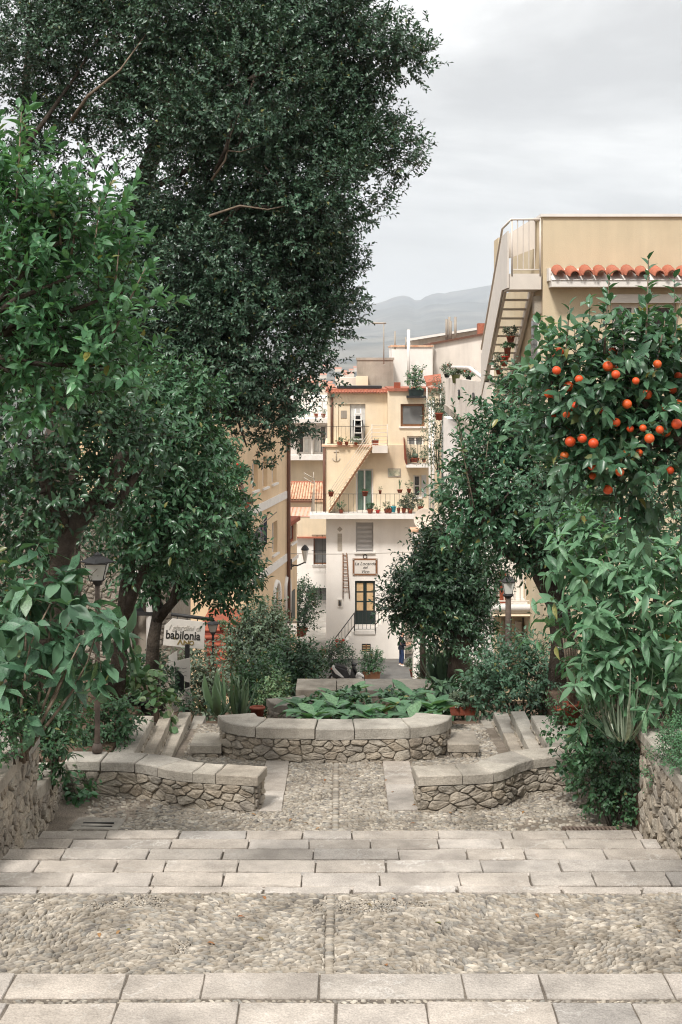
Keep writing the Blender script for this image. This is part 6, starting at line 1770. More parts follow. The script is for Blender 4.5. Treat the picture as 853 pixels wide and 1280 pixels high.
def strap(t, c, n, L, spread, mname, cols, width, nparts=0, name='blade', droop=.7):
    u = unit(n); u[:, 2] = 0; u = norm(u)
    tilt = RNG.uniform(.05, 1.0, (n, 1))*min(1.2, spread/L*1.5)
    d = norm(np.c_[u[:, :2]*np.sin(tilt), np.cos(tilt)])
    nn = norm(np.c_[-u[:, :2]*np.cos(tilt), np.sin(tilt)])
    nn = norm(nn - d*np.sum(nn*d, -1, keepdims=True))
    p = np.array(c)[None]+u*RNG.uniform(0, .12, (n, 1))*spread
    s = L*RNG.uniform(.55, 1.1, n)
    V, Fc = T_STRAP
    return leaf_mass(t, (p, d, -nn*-1, s), (V*np.array([1, 1, -0.55]), Fc), mname, cols, nparts, .45, .15, name='blades', part=name, widen=width)
# ------------------------------------------------------------------ pots on the balconies
HB = H-.55
def zf(y): return y
for lab, x, yb, Z, w, ph, plant, hp, wp, kw in [
    ('terracotta bowl hung at the left end of the long balcony rail', 414, 620.5, H-1.1, 7.5, 6, 'bush', 1.5, 8, dict(n=12)),
    ('pale hanging bowl on the balcony rail before the green curtains', 456.5, 620, H-1.1, 8, 6, 'bush', 2, 9, dict(n=14)),
    ('small pot hung high on the rail right of the green curtains', 475.5, 617, H-1.1, 4, 4, 'bush', 4, 5, dict(n=14)),
    ('potted palm on the long balcony near the stair foot', 426.5, 642, HB, 6, 5, 'bush', 9, 9, dict(n=26)),
    ('red pot of leafy plant right of the green curtained window', 463, 642, HB, 8, 6, 'bush', 7, 10, dict(n=30)),
    ('low red bowl on the long balcony floor', 472.5, 641.5, HB, 6, 4, 'bush', 5, 6, dict(n=16, material=RED)),
    ('dark purple leaved plant in pot at balcony middle', 483, 641, HB, 6, 5, 'bush', 8, 8, dict(n=30)),
    ('round terracotta pot left of the teal pot', 487.5, 641.5, HB, 6, 6, 'bush', 3, 5, dict(n=12)),
    ('bright teal glazed pot on the long balcony', 492, 640, HB, 7, 7, 'bush', 2, 4, dict(n=8, material=TEAL)),
    ('small orange clay pot right of the teal pot', 498.5, 641, HB, 4.5, 6, 'bush', 1.5, 3, dict(n=6)),
    ('brown pot with grey green shrub near right balcony end', 505, 641, HB, 6, 6, 'bush', 9, 12, dict(n=34, cols=GREYG, mname='grey_leaf')),
    ('tall pot of bushy plant at the right balcony corner', 513, 642, HB, 7, 7, 'bush', 16, 15, dict(n=60, cols=GREYG, mname='grey_leaf')),
    ('red pot with green plant at far right of balcony', 526, 640, HB, 7, 7, 'bush', 7, 9, dict(n=28)),
    ('clay pot of thin upright plant on the balcony shelf', 500, 616, H-1.1, 7, 4, 'spike', 13, 5, dict(n=9, size=1.0)),
    ('red pot with upright bush on the balcony shelf', 511.5, 616, H-1.1, 5.5, 5, 'bush', 9, 7, dict(n=24)),
    ('terracotta trough on the upper terrace behind the rail', 425, 556, H+.2, 7, 4, 'bush', 5, 9, dict(n=22, shape='trough')),
    ('small clay pot on the upper terrace floor', 433.5, 556, H+.2, 5, 4, 'bush', 5, 6, dict(n=14)),
    ('white flowering pot under the terrace ladder', 445, 556, H+.2, 5, 3, 'bush', 6, 10, dict(n=26, cols=GREYG, mname='grey_leaf')),
    ('orange trough on the outside stair landing', 469.5, 556, H-.2, 8, 6, 'bush', 1, 6, dict(n=8, shape='trough')),
    ('round cactus in clay bowl on the rust red balcony', 519.5, 577.5, H-.3, 11, 5, 'cactus', 6, 8, {}),
    ('grey leafy plant behind cactus on the rust red balcony', 515, 577, H+.1, 6, 4, 'bush', 13, 9, dict(n=36, cols=GREYG, mname='grey_leaf')),
    ('green potted plant at right end of rust red balcony', 530, 578, H-.2, 6, 5, 'bush', 9, 8, dict(n=30)),
    ('terracotta pot on the apartment balcony left', 395.5, 522, L-.8, 5.5, 5, 'bush', 5, 5, dict(n=14)),
    ('terracotta pot on the apartment balcony right', 404.5, 522, L-.8, 6, 5, 'bush', 6, 7, dict(n=16)),
    ('green pot with red flowers at terrace corner', 586, 478, 40, 8, 8, 'bush', 9, 14, dict(n=40, material=DGREEN, flowers=RED)),
    ('olive green pot of pale succulents on the terrace parapet', 570, 479, 41, 11, 11, 'bush', 5, 18, dict(n=40, material=mat('olive_pot', srgb(120,128,84), .6, .1, 6, 0, 40, .3), cols=GREYG, mname='grey_leaf')),
    ('green pot of brown flowering plant on the terrace parapet', 559, 472, 43, 8, 5, 'bush', 11, 12, dict(n=44, material=DGREEN, cols=GREYG, mname='grey_leaf', flowers=TERRA)),
    ('clay pot on the ledge under the hanging vines', 549, 525, 50, 10, 9, 'bush', 3, 8, dict(n=14)),
    ('topmost clay pot hung on the steel stair', 638.5, 428, 29.6, 11, 8, 'bush', 10, 16, dict(n=40, cols=GREYG, mname='grey_leaf')),
    ('tall clay pot hung on the steel stair under the topmost', 634.5, 447, 30.2, 9, 13, 'bush', 5, 16, dict(n=30)),
    ('bright red pot hung on the steel stair', 632, 451, 29.9, 10, 6, 'bush', 1, 4, dict(n=6, material=RED)),
    ('dark red pot lowest of those on the stair', 630.5, 458, 29.8, 9.5, 7.5, 'bush', 2, 6, dict(n=8)),
    ('clay pot with pale trailing plant at the stair foot', 624, 468, 30.6, 9, 8, 'bush', 16, 14, dict(n=44, cols=GREYG, mname='grey_leaf')),
    ('dark green window box on the terrace rail', 634, 491, 31.9, 14, 9, 'bush', 9, 20, dict(n=46, material=DGREEN, shape='trough', cols=GREYG, mname='grey_leaf')),
    ('pale round pot beside the dark green window box', 622, 494, 31.8, 10, 9, 'bush', 4, 9, dict(n=16, material=OFFWHITE)),
    ('terracotta pot by the person on the piazza', 516.5, 846, 66.8, 8.5, 9, 'bush', 12, 14, dict(n=46, cols=GREYG, mname='grey_leaf')),
    ('small terracotta pot at right end of the terrace wall', 524.5, 857, 55, 5.5, 10, 'bush', 5, 6, dict(n=10)),
    ('terracotta bowl among red stairs bushes', 278, 790, 39, 8, 7, 'bush', 7, 12, dict(n=30)),
    ('terracotta trough on the pink terrace wall', 303, 634, 47.6, 21, 6, 'bush', 7, 20, dict(n=60, shape='trough', cols=GREYG, mname='grey_leaf', twd=.35)),
    ('clay pot on the terrace wall above the trough', 292, 606, 47.6, 8, 7, 'bush', 22, 24, dict(n=90, flowers=RED)),
]:
    potted(lab, x, yb, Z, w, ph, plant, hp, wp, **kw)
# planters beside the scooter
potted('tall leafy bush in a pot behind the motor scooter', 421, 849, 67.6, 13, 10, 'bush', 33, 34, n=260, cols=DARKG, mname='dark_leaf', size=.16)
potted('rectangular brown planter with a bushy plant right of the scooter', 464.5, 849, 67.6, 22, 10, 'bush', 24, 27, n=240, shape='trough', material=WOOD, cols=MIDG, size=.15)
# lane: dark leafy shrub and hanging pot
potted('dense dark shrub in a tub at the lane entrance', 376, 795, 74.5, 18, 10, 'bush', 52, 36, n=420, cols=DARKG, mname='dark_leaf', size=.2)
t = thing('climbing_plant', 'thin pale climbing shrub on the wall above the lane tub', 'plant', P(372, 745, 76))
bush('', '', '', P(372, 745, 76), px_clumps([(370, 738, 10, 0), (382, 742, 8, 0), (366, 730, 5, 0)], 76), 60, .5, 6, .17, T_SMALL, 'grey_leaf', GREYG, parent=t, stems=3, stem_r=.02)
potted('terracotta hanging pots beside the barred gate', 388, 752, 76, 7, 12, 'bush', 2, 8, n=12)
# rooftop plants
t = potted('cluster of tall rooftop pots with palms and cactus', 520.5, 494.5, H+.3, 19, 8, 'bush', 26, 20, n=70, cols=MIDG, material=DGREEN, shape='trough', size=.22)
# vines hanging between the houses
t = thing('hanging_vine', 'pale vines hanging on the wall between cream house and white terrace', 'vine', P(548, 590, 52))
bush('', '', '', P(548, 590, 52), px_clumps([(549, 500, 12, 0), (545, 520, 10, 0), (552, 512, 9, .3), (542, 545, 9, 0), (541, 562, 8, 0), (547, 482, 6, 0), (538, 575, 7, 0)], 52), 330, .3, 6, .12, T_SMALL, 'grey_leaf', GREYG, parent=t, stems=5, stem_r=.02)
t = thing('terrace_shrub', 'pale loose shrub on the low white terrace behind the slim tree', 'shrub', P(572, 640, 44))
bush('', '', '', P(572, 640, 44), px_clumps([(570, 618, 16, 0), (585, 628, 14, 0), (560, 632, 10, 0), (575, 610, 8, 0)], 44), 260, .35, 6, .12, T_SMALL, 'grey_leaf', GREYG, parent=t, stems=4, stem_r=.02)
# palm on the left terrace
t = thing('cycad_palm', 'dark cycad palm with stiff fronds on the left terrace wall', 'palm', P(304, 662, 46.5))
tube_obj('trunk', [P(304, 668, 46.5), P(304, 652, 46.5)], .14, BARK, t)
n = 28
for k in range(n):
    a = 2*PI*k/n*2.4; tl = random.uniform(.5, 1.45); d = Vector((math.cos(a)*math.sin(tl), math.sin(a)*math.sin(tl), math.cos(tl)))
    Lf = M(21, 46.5)*random.uniform(.8, 1.1); c = P(304, 652, 46.5)
    pp_, dd_, nn_ = [], [], []
    for j in range(24):
        s = (j//2+1)/12.5; q = c+d*Lf*s-Vector((0, 0, .25*Lf*s*s)); side = d.cross(Vector((0, 0, 1))).normalized()*(1 if j % 2 else -1)
        pp_.append(q); dd_.append((side*.8+d*.6).normalized()); nn_.append(Vector((0, 0, 1)))
    pp_, dd_, nn_ = np.array(pp_), np.array(dd_), np.array(nn_); nn_ = norm(nn_-dd_*np.sum(nn_*dd_, -1, keepdims=True))
    leaf_mass(t, (pp_, dd_, nn_, np.full(24, Lf*.22)), T_SMALL, 'dark_leaf', DARKG, name='frond', widen=.35)

# ------------------------------------------------------------------ trees
def tree(label, cat_name, base, trunk_paths, clumps, n_shoots, L, nl, size, tmpl, mname, cols, nparts=0, rough=0.4, trans=.2, shell=.45, up=.35, droop=.25, jit=.35, limb_r=.03, nlimbs=8, spread=(75, 35), tw=.003, widen=1.0, top=None, out=.9, extra=None, minpx=9.0, twmat=None, sub=None):
    t = thing(cat_name, label, 'tree', base)
    limbs(t, base, trunk_paths[:1], name='trunk', seg=12)
    if len(trunk_paths) > 1: limbs(t, base, trunk_paths[1:])
    pos, d, idx = clump_shoots(clumps, n_shoots, up, out, shell, sub=sub)
    Ls = L*RNG.uniform(.6, 1.25, n_shoots)
    arr = shoots_to_leaves(pos, d, Ls, nl, size, spread, droop, jit=jit)
    if extra is not None:                      # tall leading shoots: (foot, tip, leaves)
        for a, b, k in extra:
            a, b = Vector(a), Vector(b); dd = (b-a).normalized(); tt = np.linspace(.0, 1, k)
            p = np.array([a.lerp(b, q) for q in tt]); az = np.arange(k)*2.4
            e1 = dd.cross(Vector((0.3, 1, 0))).normalized(); e2 = dd.cross(e1)
            rad = np.cos(az)[:, None]*np.array(e1)+np.sin(az)[:, None]*np.array(e2)
            A = np.radians(65-35*tt)[:, None]; ld = norm(np.array(dd)*np.cos(A)+rad*np.sin(A)); upv = np.array([[0, 0, 1.0]])+RNG.normal(0, .2, (k, 3))+rad*-.4
            nn = norm(upv-ld*np.sum(upv*ld, -1, keepdims=True)); s = size*RNG.uniform(.75, 1.1, k)*(1.05-.45*tt)
            arr = tuple(np.concatenate([u, v]) for u, v in zip(arr, (p, ld, nn, s)))
            tube_obj('shoot', [a-(b-a)*.3, a, b], [.008, .006, .003], PALEBARK, t, 5)
    leaf_mass(t, arr, tmpl, mname, cols, nparts, rough, trans, name='crown', widen=widen, minpx=minpx)
    twigs(t, pos, d, Ls, tw, twmat or BARK)
    top = Vector(top) if top is not None else Vector(trunk_paths[0][0][-1])
    rnd = random.Random(n_shoots)
    order = list(range(len(clumps))); rnd.shuffle(order)
    for i in order[:nlimbs]:
        c = clumps[i]; e_ = Vector(c[:3])+Vector((rnd.uniform(-.3, .3)*c[3], rnd.uniform(-.3, .3)*c[4], rnd.uniform(-.2, .3)*c[5]))
        cand = [Vector(q) for path in trunk_paths for q in path[0][len(path[0])//2:]]
        top = min(cand, key=lambda q: (q-e_).length + (1.5*max(0, q.z-e_.z)))
        pts = limb_path(top, e_, .12, 6, rnd); tube_obj('limb', pts, [limb_r*(1-.72*k/5) for k in range(6)], BARK, t, 6, jit=.08)
    return t, arr

# the great fig tree
FZ = 20.5
fc = px_clumps([(508,78,16,.1),(512,48,12,0),(514,215,15,0),(500,182,14,0),(492,60,20,.2),(435,345,14,0),(425,385,14,0),(40, 30, 81, 0), (130, 20, 81, 0.4), (230, 30, 91, -0.3), (330, 35, 91, 0), (407, 20, 61, 0.2), (447, 60, 36, 0), (487, 68, 20, -0.2), (300, 125, 91, -0.8), (385, 135, 74, 0.2), (200, 120, 71, 0), (55, 110, 43, 0.5), (422, 190, 56, 0), (375, 235, 78, -0.6), (462, 165, 24, 0.2), (495, 195, 18, 0.2), (497, 222, 12, 0), (477, 255, 18, 0.2), (447, 275, 20, 0), (285, 235, 81, -0.2), (215, 280, 61, 0.3), (300, 330, 78, -0.3), (375, 315, 60, 0.1), (418, 335, 18, 0.2), (405, 370, 24, 0.2), (230, 395, 76, 0.2), (320, 420, 78, -0.4), (385, 400, 32, 0.1), (415, 408, 14, 0), (330, 495, 54, -0.2), (265, 505, 58, 0.3), (360, 520, 22, 0), (395, 455, 22, 0.2), (345, 555, 14, -0.2), (315, 560, 18, -0.4), (245, 470, 58, 0.2), (170, 330, 52, 0.6), (90, 290, 52, 0.8), (40, 220, 43, 0.9), (100, 180, 34, 0.7), (150, 215, 16, 0.3), (20, 330, 66, 1.0), (120, 400, 71, 1.0), (432, 110, 30, 0.1), (407, 295, 33, 0), (180, 480, 66, 0.8)], FZ)
fb = P(70, 860, FZ+.3)
f1 = Vector((PX(75, FZ+.3), FZ+.3, PZ(560, FZ+.3)))
fpaths = [([fb-Vector((0,0,.3)), fb+Vector((.05,0,.8)), f1, P(120, 420, FZ+.9), P(170, 250, FZ+1), P(230, 90, FZ+.8)], .42, .10),
          ([P(20, 200, FZ-.3), P(60, 145, FZ-.4), P(95, 95, FZ-.2), P(140, 20, FZ+.2)], .045, .015), ([f1, P(150, 400, FZ+.6), P(260, 330, FZ+.6), P(350, 270, FZ+.3), P(420, 230, FZ)], .15, .03),
          ([f1, P(40, 300, FZ+1), P(30, 140, FZ+1), P(40, 20, FZ+1)], .16, .04), ([P(200, 230, FZ), P(280, 190, FZ-.6), P(300, 180, FZ-1.0), P(320, 95, FZ-.9)], .045, .015),
          ([P(260, 300, FZ-.5), P(300, 258, FZ-1.0), P(340, 258, FZ-1.1)], .035, .018), ([P(150, 400, FZ+.6), P(280, 420, FZ+.3), P(380, 400, FZ)], .09, .02), ([P(270, 215, FZ-1.1), P(283, 185, FZ-1.5), P(290, 150, FZ-1.5)], .04, .012)]
FL = [([P(90,150,FZ-0.75), P(110,120,FZ-1.05), P(150,88,FZ-1.15), P(185,40,FZ-0.85)], 0.0300, 0.0090), ([P(265,225,FZ-1.15), P(282,200,FZ-1.45), P(288,170,FZ-1.45), P(318,98,FZ-1.15)], 0.0192, 0.0054), ([P(282,188,FZ-1.45), P(300,190,FZ-1.55), P(325,182,FZ-1.35)], 0.0132, 0.0036), ([P(262,270,FZ-1.15), P(300,257,FZ-1.45), P(335,262,FZ-1.35), P(402,248,FZ-0.75)], 0.0204, 0.0045), ([P(330,206,FZ-1.05), P(345,225,FZ-1.15), P(350,240,FZ-1.15)], 0.0084, 0.0027)]
tree('great fig tree with dense small dark leaves filling the upper left sky', 'fig_tree', fb, fpaths, fc, 26000, .26, 11, .085, T_TINY, 'fig_leaf', [(0.024,0.056,0.034),(0.052,0.108,0.063),(0.120,0.190,0.120)], 0, .36, .1, .15, .3, .2, .5, .04, 14, tw=.004, out=.6, sub=(1500, .34))

limbs(bpy.data.objects['fig_tree'], None, FL, PALEBARK)
# near lemon tree with bright leaves, upper left
c1 = px_clumps([(30,300,55,0),(90,330,60,0),(20,400,70,.1),(100,420,60,.1),(145,370,34,0),(60,250,40,0),(110,290,36,-.1),(20,200,26,.1),(150,460,42,.2),(50,480,60,.2),(0,460,60,.3)], 8.0)
b1 = Vector((-3.05, 8.3, Z_(2.3)))
tree('near citrus tree with bright glossy upright shoots at the left edge', 'citrus_tree', b1, [([b1, b1+Vector((.1, 0, .6)), Vector((-2.6, 8.2, EYE-.6)), Vector((-2.2, 8.1, EYE+.1))], .08, .045)], c1, 420, .26, 12, .098, T_CITRUS, 'bright_leaf', BRIGHTG, 300, .36, .28, .3, .9, .15, limb_r=.028, nlimbs=9,
     extra=[(P(22, 230, 7.9), P(27, 140, 7.9), 15), (P(118, 310, 7.8), P(126, 248, 7.8), 12), (P(150, 400, 7.9), P(182, 335, 7.9), 12), (P(75, 290, 7.9), P(70, 235, 7.9), 11), (P(92, 300, 7.9), P(100, 240, 7.9), 11), (P(145, 350, 7.9), P(150, 300, 7.9), 9)], spread=(70, 30))
# darker citrus behind it
c2 = px_clumps([(30,540,75,0),(110,520,60,.2),(60,620,55,0),(140,580,50,.3),(0,640,60,.4),(10,480,60,.3),(170,540,45,.5),(90,470,50,.6)], 12.5)
b2 = P(62, 830, 12.8)
tree('dark citrus tree with a leaning trunk behind the left lantern', 'citrus_tree', b2, [([b2, P(62, 740, 12.8), P(85, 670, 12.8), P(130, 612, 12.8), P(160, 560, 12.8)], .13, .06), ([P(85, 670, 12.8), P(60, 610, 12.7), P(40, 560, 12.6)], .08, .04), ([P(110, 640, 12.8), P(150, 625, 12.9), P(190, 560, 13)], .07, .03)], c2, 700, .3, 10, .10, T_CITRUS, 'dark_citrus_leaf', DARKG, 260, .31, .17, .35, .3, .3, limb_r=.03)
# two citrus trees by the hanging sign
c3 = px_clumps([(185,500,42,0),(230,500,36,.1),(160,560,40,0),(215,570,50,-.2),(240,560,30,.2),(190,640,48,0),(245,645,42,-.1),(160,688,30,.2),(222,686,28,0)], 16.5)
b3 = P(145, 872, 16.8)
tree('citrus tree with dark leaning trunk left of the hanging sign', 'citrus_tree', b3, [([b3, P(150, 810, 16.8), P(157, 745, 16.8), P(163, 690, 16.8), P(180, 640, 16.8)], .11, .06), ([P(153, 780, 16.8), P(170, 735, 16.7), P(190, 690, 16.6)], .07, .04)], c3, 1100, .32, 10, .105, T_CITRUS, 'mid_citrus_leaf', [(0.032,0.088,0.042),(0.060,0.146,0.070),(0.12,0.215,0.11)], 280, .31, .17, .4, .3, .3, limb_r=.035)
c4 = px_clumps([(278,655,28,0),(265,610,24,.2),(270,700,38,0),(290,700,20,.2),(225,708,20,.2),(250,590,36,.4),(188,708,28,.3),(285,735,20,0),(306,726,12,0)], 18)
b4 = P(189, 866, 18.2)
tree('citrus tree with forked trunk just behind the hanging sign', 'citrus_tree', b4, [([b4, P(192, 800, 18.2), P(198, 765, 18.2), P(190, 720, 18.2)], .10, .06), ([P(196, 775, 18.2), P(216, 752, 18.1), P(226, 715, 18)], .075, .04), ([P(209, 762, 18.2), P(245, 722, 18), P(270, 690, 18)], .05, .03)], c4, 1000, .32, 10, .105, T_CITRUS, 'mid_citrus_leaf', DARKG, 260, .31, .17, .4, .3, .3, limb_r=.035)

# right: orange tree in front
c5 = px_clumps([(740,470,50,0),(800,475,45,.1),(848,450,36,.1),(715,520,40,0),(770,540,52,0),(830,540,55,.1),(745,570,40,0),(800,590,44,.1),(848,500,44,.2),(702,475,22,0),(768,442,16,0),(840,605,36,.2),(690,500,18,.1)], 7.6)
b5 = Vector((2.95, 8.0, Z_(2.3)))
ot, oarr = tree('orange tree heavy with ripe oranges overhanging the right edge', 'orange_tree', b5, [([b5, Vector((2.8, 7.9, EYE-1.6)), Vector((2.3, 7.7, EYE-.9)), Vector((1.8, 7.6, EYE-.4))], .08, .04)], c5, 380, .26, 11, .098, T_CITRUS, 'orange_tree_leaf', [(0.036,0.094,0.050),(0.064,0.148,0.078),(0.122,0.22,0.125)], 300, .34, .2, .3, .5, .3, limb_r=.026, nlimbs=10,
     extra=[(P(757, 420, 7.5), P(762, 345, 7.5), 13), (P(808, 420, 7.5), P(811, 325, 7.5), 15), (P(708, 440, 7.5), P(712, 382, 7.5), 10), (P(840, 440, 7.6), P(852, 372, 7.6), 10), (P(780, 450, 7.5), P(778, 390, 7.5), 11), (P(735, 460, 7.5), P(738, 402, 7.5), 11), (P(822, 450, 7.5), P(832, 398, 7.5), 11), (P(690, 480, 7.5), P(682, 440, 7.5), 8)])
ORZ = 7.38
ORM = mat('orange_peel', srgb(216,84,40), .42, .12, 30, .15, 160, .45, tint=('obj', [(.8,.75,.7),(1.05,1.0,.9),(1.02,1.3,1.1),(.9,.75,.75),(1.0,1.1,1.0),(.8,1.7,1.2)]))
om = MB(); om.ball((0, 0, 0), .0285, 14, 9); ome = om.mesh('orange', ORM)
sm_ = MB(); sm_.tube([(0, 0, .034), (.004, 0, .048)], [.004, .003], 5); sme_ = sm_.mesh('stalk', DGREEN)
for k, (x, y) in enumerate([(696,463),(686,492),(696,497),(724,474),(711,483),(715,514),(708,518),(750,512),(710,537),(713,552),(706,570),(742,554),(740,583),(741,595),(795,476),(809,493),(841,487),(804,535),(799,566),(733,500),(760,458),(768,462),(770,468),(783,566),(832,540),(825,537),(699,440),(697,446),(720,508),(736,530),(766,440),(784,505),(848,505),(846,530),(788,536),(690,520),(728,548),(838,588),(818,600),(775,590),(760,612),(848,470),(822,455),(830,510),(812,548),(770,528)]):
    o = new_obj('orange', ome, ot, Matrix.Translation(P(x, y, ORZ-.1+.34*((k*37) % 11)/10)) @ Matrix.Diagonal((*(RNG.uniform(.68, 1.04, 1).repeat(3)*np.array([1, 1, .95])), 1)))
    new_obj('stalk', sme_, o, Matrix.Translation(P(x, y, ORZ-.1+.34*((k*37) % 11)/10)))

# right: middle citrus tree, slim tree in front of the white wall
c6 = px_clumps([(640,520,34,0),(660,560,46,0),(615,580,40,.1),(690,600,50,.1),(640,620,52,-.2),(590,640,34,0),(700,660,52,.2),(640,662,40,0),(600,662,22,0),(735,640,50,.5),(674,676,26,.1),(720,690,38,.4),(655,500,20,0),(592,622,18,-.3),(584,588,12,-.4),(596,655,20,-.3)], 15)
b6 = P(704, 850, 15.3)
tree('leafy citrus tree with dark leaning trunk right of the lamp', 'citrus_tree', b6, [([b6, P(706, 800, 15.3), P(697, 755, 15.2), P(678, 720, 15.1), P(665, 660, 15)], .16, .08), ([P(690, 740, 15.2), P(700, 680, 15.2), P(710, 620, 15.3)], .09, .04), ([P(675, 715, 15.1), P(630, 690, 15), P(604, 650, 14.7), P(584, 580, 14.6), P(572, 520, 14.6)], .05, .008)], c6, 1500, .32, 10, .095, T_CITRUS, 'mid_citrus_leaf_b', [(0.030,0.085,0.044),(0.056,0.138,0.072),(0.112,0.205,0.112)], 300, .31, .17, .4, .3, .3, limb_r=.035,
     extra=[(P(652, 500, 14.9), P(655, 455, 14.9), 14), (P(700, 470, 14.9), P(680, 455, 14.9), 8), (P(588, 610, 14.5), P(566, 503, 14.5), 32), (P(586, 610, 14.55), P(574, 525, 14.55), 24), (P(604, 600, 14.6), P(614, 525, 14.6), 18)])
c8 = px_clumps([(534,697,20,0),(562,692,28,.2),(590,720,34,.3),(524,735,24,-.2),(555,740,40,0),(500,762,13,-.3),(545,780,28,-.1),(582,770,26,.2),(500,750,12,-.3),(585,740,18,.3),(556,668,10,0),(580,800,18,.2),], 23.5)
b8 = P(574, 846, 23.5)
tree('dark round citrus tree with twin trunk in front of the piazza', 'citrus_tree', b8, [([b8, P(574, 815, 23.5), P(572, 790, 23.5), P(560, 750, 23.5), P(545, 700, 23.5)], .2, .08), ([P(574, 812, 23.5), P(588, 785, 23.5), P(596, 740, 23.5)], .13, .05)], c8, 1700, .36, 10, .105, T_CITRUS, 'dark_citrus_leaf', DARKG, 0, .36, .18, .4, .3, .3, limb_r=.05, nlimbs=10)
b9 = P(529, 846, 32)
tree('thin dark trunked tree beside the person', 'citrus_tree', b9, [([b9, P(528.5, 800, 32), P(526, 770, 32), P(520, 740, 32)], .07, .04)], px_clumps([(522,722,13,0),(510,752,12,0),(535,745,12,0)], 32), 110, .4, 9, .12, T_CITRUS, 'dark_citrus_leaf', DARKG, 0, limb_r=.03, nlimbs=4)

# ------------------------------------------------------------------ shrubs and beds, left
c = px_clumps([(20,740,45,0),(80,770,45,0),(110,800,34,-.2),(60,830,50,.2),(15,810,50,.1),(94,775,20,.1),(20,880,30,-.3),(60,715,18,.2),(122,790,10,-.1)], 11.6)
bush('big_leaf_shrub', 'big drooping leaved shrub with bare stems on the left bed', 'shrub', P(28, 945, 11.4), c, 85, .2, 8, .235, T_BIG, 'big_leaf', [(0.042,0.105,0.058),(0.078,0.170,0.095),(0.135,0.245,0.145)], 200, spread=(85, 50), droop=.5, shell=.3, stems=9, stem_r=.016, stem_mat=PALEBARK, rough=.45)
c = px_clumps([(30,700,60,0),(60,690,36,.4),(110,635,36,.3),(20,780,60,.3),(50,870,36,.4),(30,620,50,.3)], 15.5)
bush('dark_shrub', 'mass of dark evergreen shrub filling in behind the left lantern', 'shrub', P(50, 930, 15.5), c, 620, .28, 9, .08, T_CITRUS, 'dark_citrus_leaf', DARKG, 0, stems=6, stem_r=.03)
bush('ivy', 'small leaved ivy spilling over the tall left parapet', 'ivy', P(20, 950, 11.2), px_clumps([(6,912,20,-.1),(28,900,14,.2),(0,938,12,-.3)], 11.2), 150, .12, 8, .048, T_SMALL, 'mid_leaf', MIDG, 0, stems=3, stem_r=.006, widen=1.3)
bush('corner_shrub', 'dark leafy shrub in the corner behind the tall left parapet', 'shrub', P(62, 985, 13), px_clumps([(60,905,24,.1),(65,940,18,0),(55,965,12,-.1),(80,895,16,.2)], 13), 210, .16, 9, .07, T_CITRUS, 'mid_leaf', DARKG, 0, stems=5, stem_r=.009, up=.15)
bush('bed_shrub', 'fresh green low shrub beside the lantern foot on left bed', 'shrub', P(150, 935, 15), px_clumps([(140,905,18,0),(122,920,16,0),(152,895,12,.2),(158,912,8,0)], 15), 130, .2, 8, .085, T_CITRUS, 'mid_leaf', MIDG, 0, stems=5, stem_r=.009)
bush('weed', 'leafy weed growing at the foot of left low wall', 'weed', P(98, 1006, 13.85), px_clumps([(92,988,13,0),(105,995,12,-.1),(88,975,8,.1)], 13.8), 26, .12, 6, .085, T_BROAD, 'bright_leaf', MIDG, 0, stems=4, stem_r=.004, shell=.1)
bush('seedlings', 'sparse weedy seedlings on the bare soil of the left bed', 'weed', P(125, 938, 14.5), px_clumps([(105,925,10,0),(140,932,8,0),(95,905,8,.5),(115,935,8,-.1)], 14.6), 40, .08, 5, .045, T_SMALL, 'mid_leaf', MIDG, 0, stems=2, stem_r=.003)
bush('ivy_wall', 'ivy and broad leaves against the old rubble house', 'ivy', P(100, 890, 19), px_clumps([(68,850,16,0),(64,800,14,.2),(105,880,16,-.3),(125,868,10,.1)], 19), 190, .24, 8, .10, T_BROAD, 'dark_leaf', DARKG, 0, stems=6, stem_r=.02)
# variegated plant in a bowl, planter foliage by the signs
vg = bush('variegated_plant', 'variegated cream edged plant trailing from a dark bowl by signs', 'potted plant', P(176, 882, 17), px_clumps([(153,832,9,0),(168,852,15,0),(188,868,14,-.1),(150,862,8,0),(200,890,8,-.4),(165,820,5,0)], 17), 40, .22, 7, .13, T_ROUND, 'variegated_leaf', LIMEG, 40, stems=5, stem_r=.008, stem_mat=PALEBARK, shell=.2, minpx=8)
pot(vg, P(178, 893, 17), .2, .2, BLACK)
bush('sign_shrub', 'dark glossy shrub around the menu board post', 'shrub', P(205, 890, 18.6), px_clumps([(196,850,14,0),(205,870,10,.2),(186,840,12,.2),(232,888,7,-.3)], 18.9), 110, .25, 8, .1, T_CITRUS, 'dark_leaf', DARKG, 0, stems=4, stem_r=.012)
bush('pale_shrub', 'pale variegated shrub right of the menu boards', 'shrub', P(255, 890, 22), px_clumps([(250,835,18,0),(258,860,20,0),(245,860,14,-.2),(262,880,16,0),(240,815,8,.2)], 22), 330, .28, 8, .085, T_CITRUS, 'grey_leaf', GREYG, 0, stems=5, stem_r=.014)
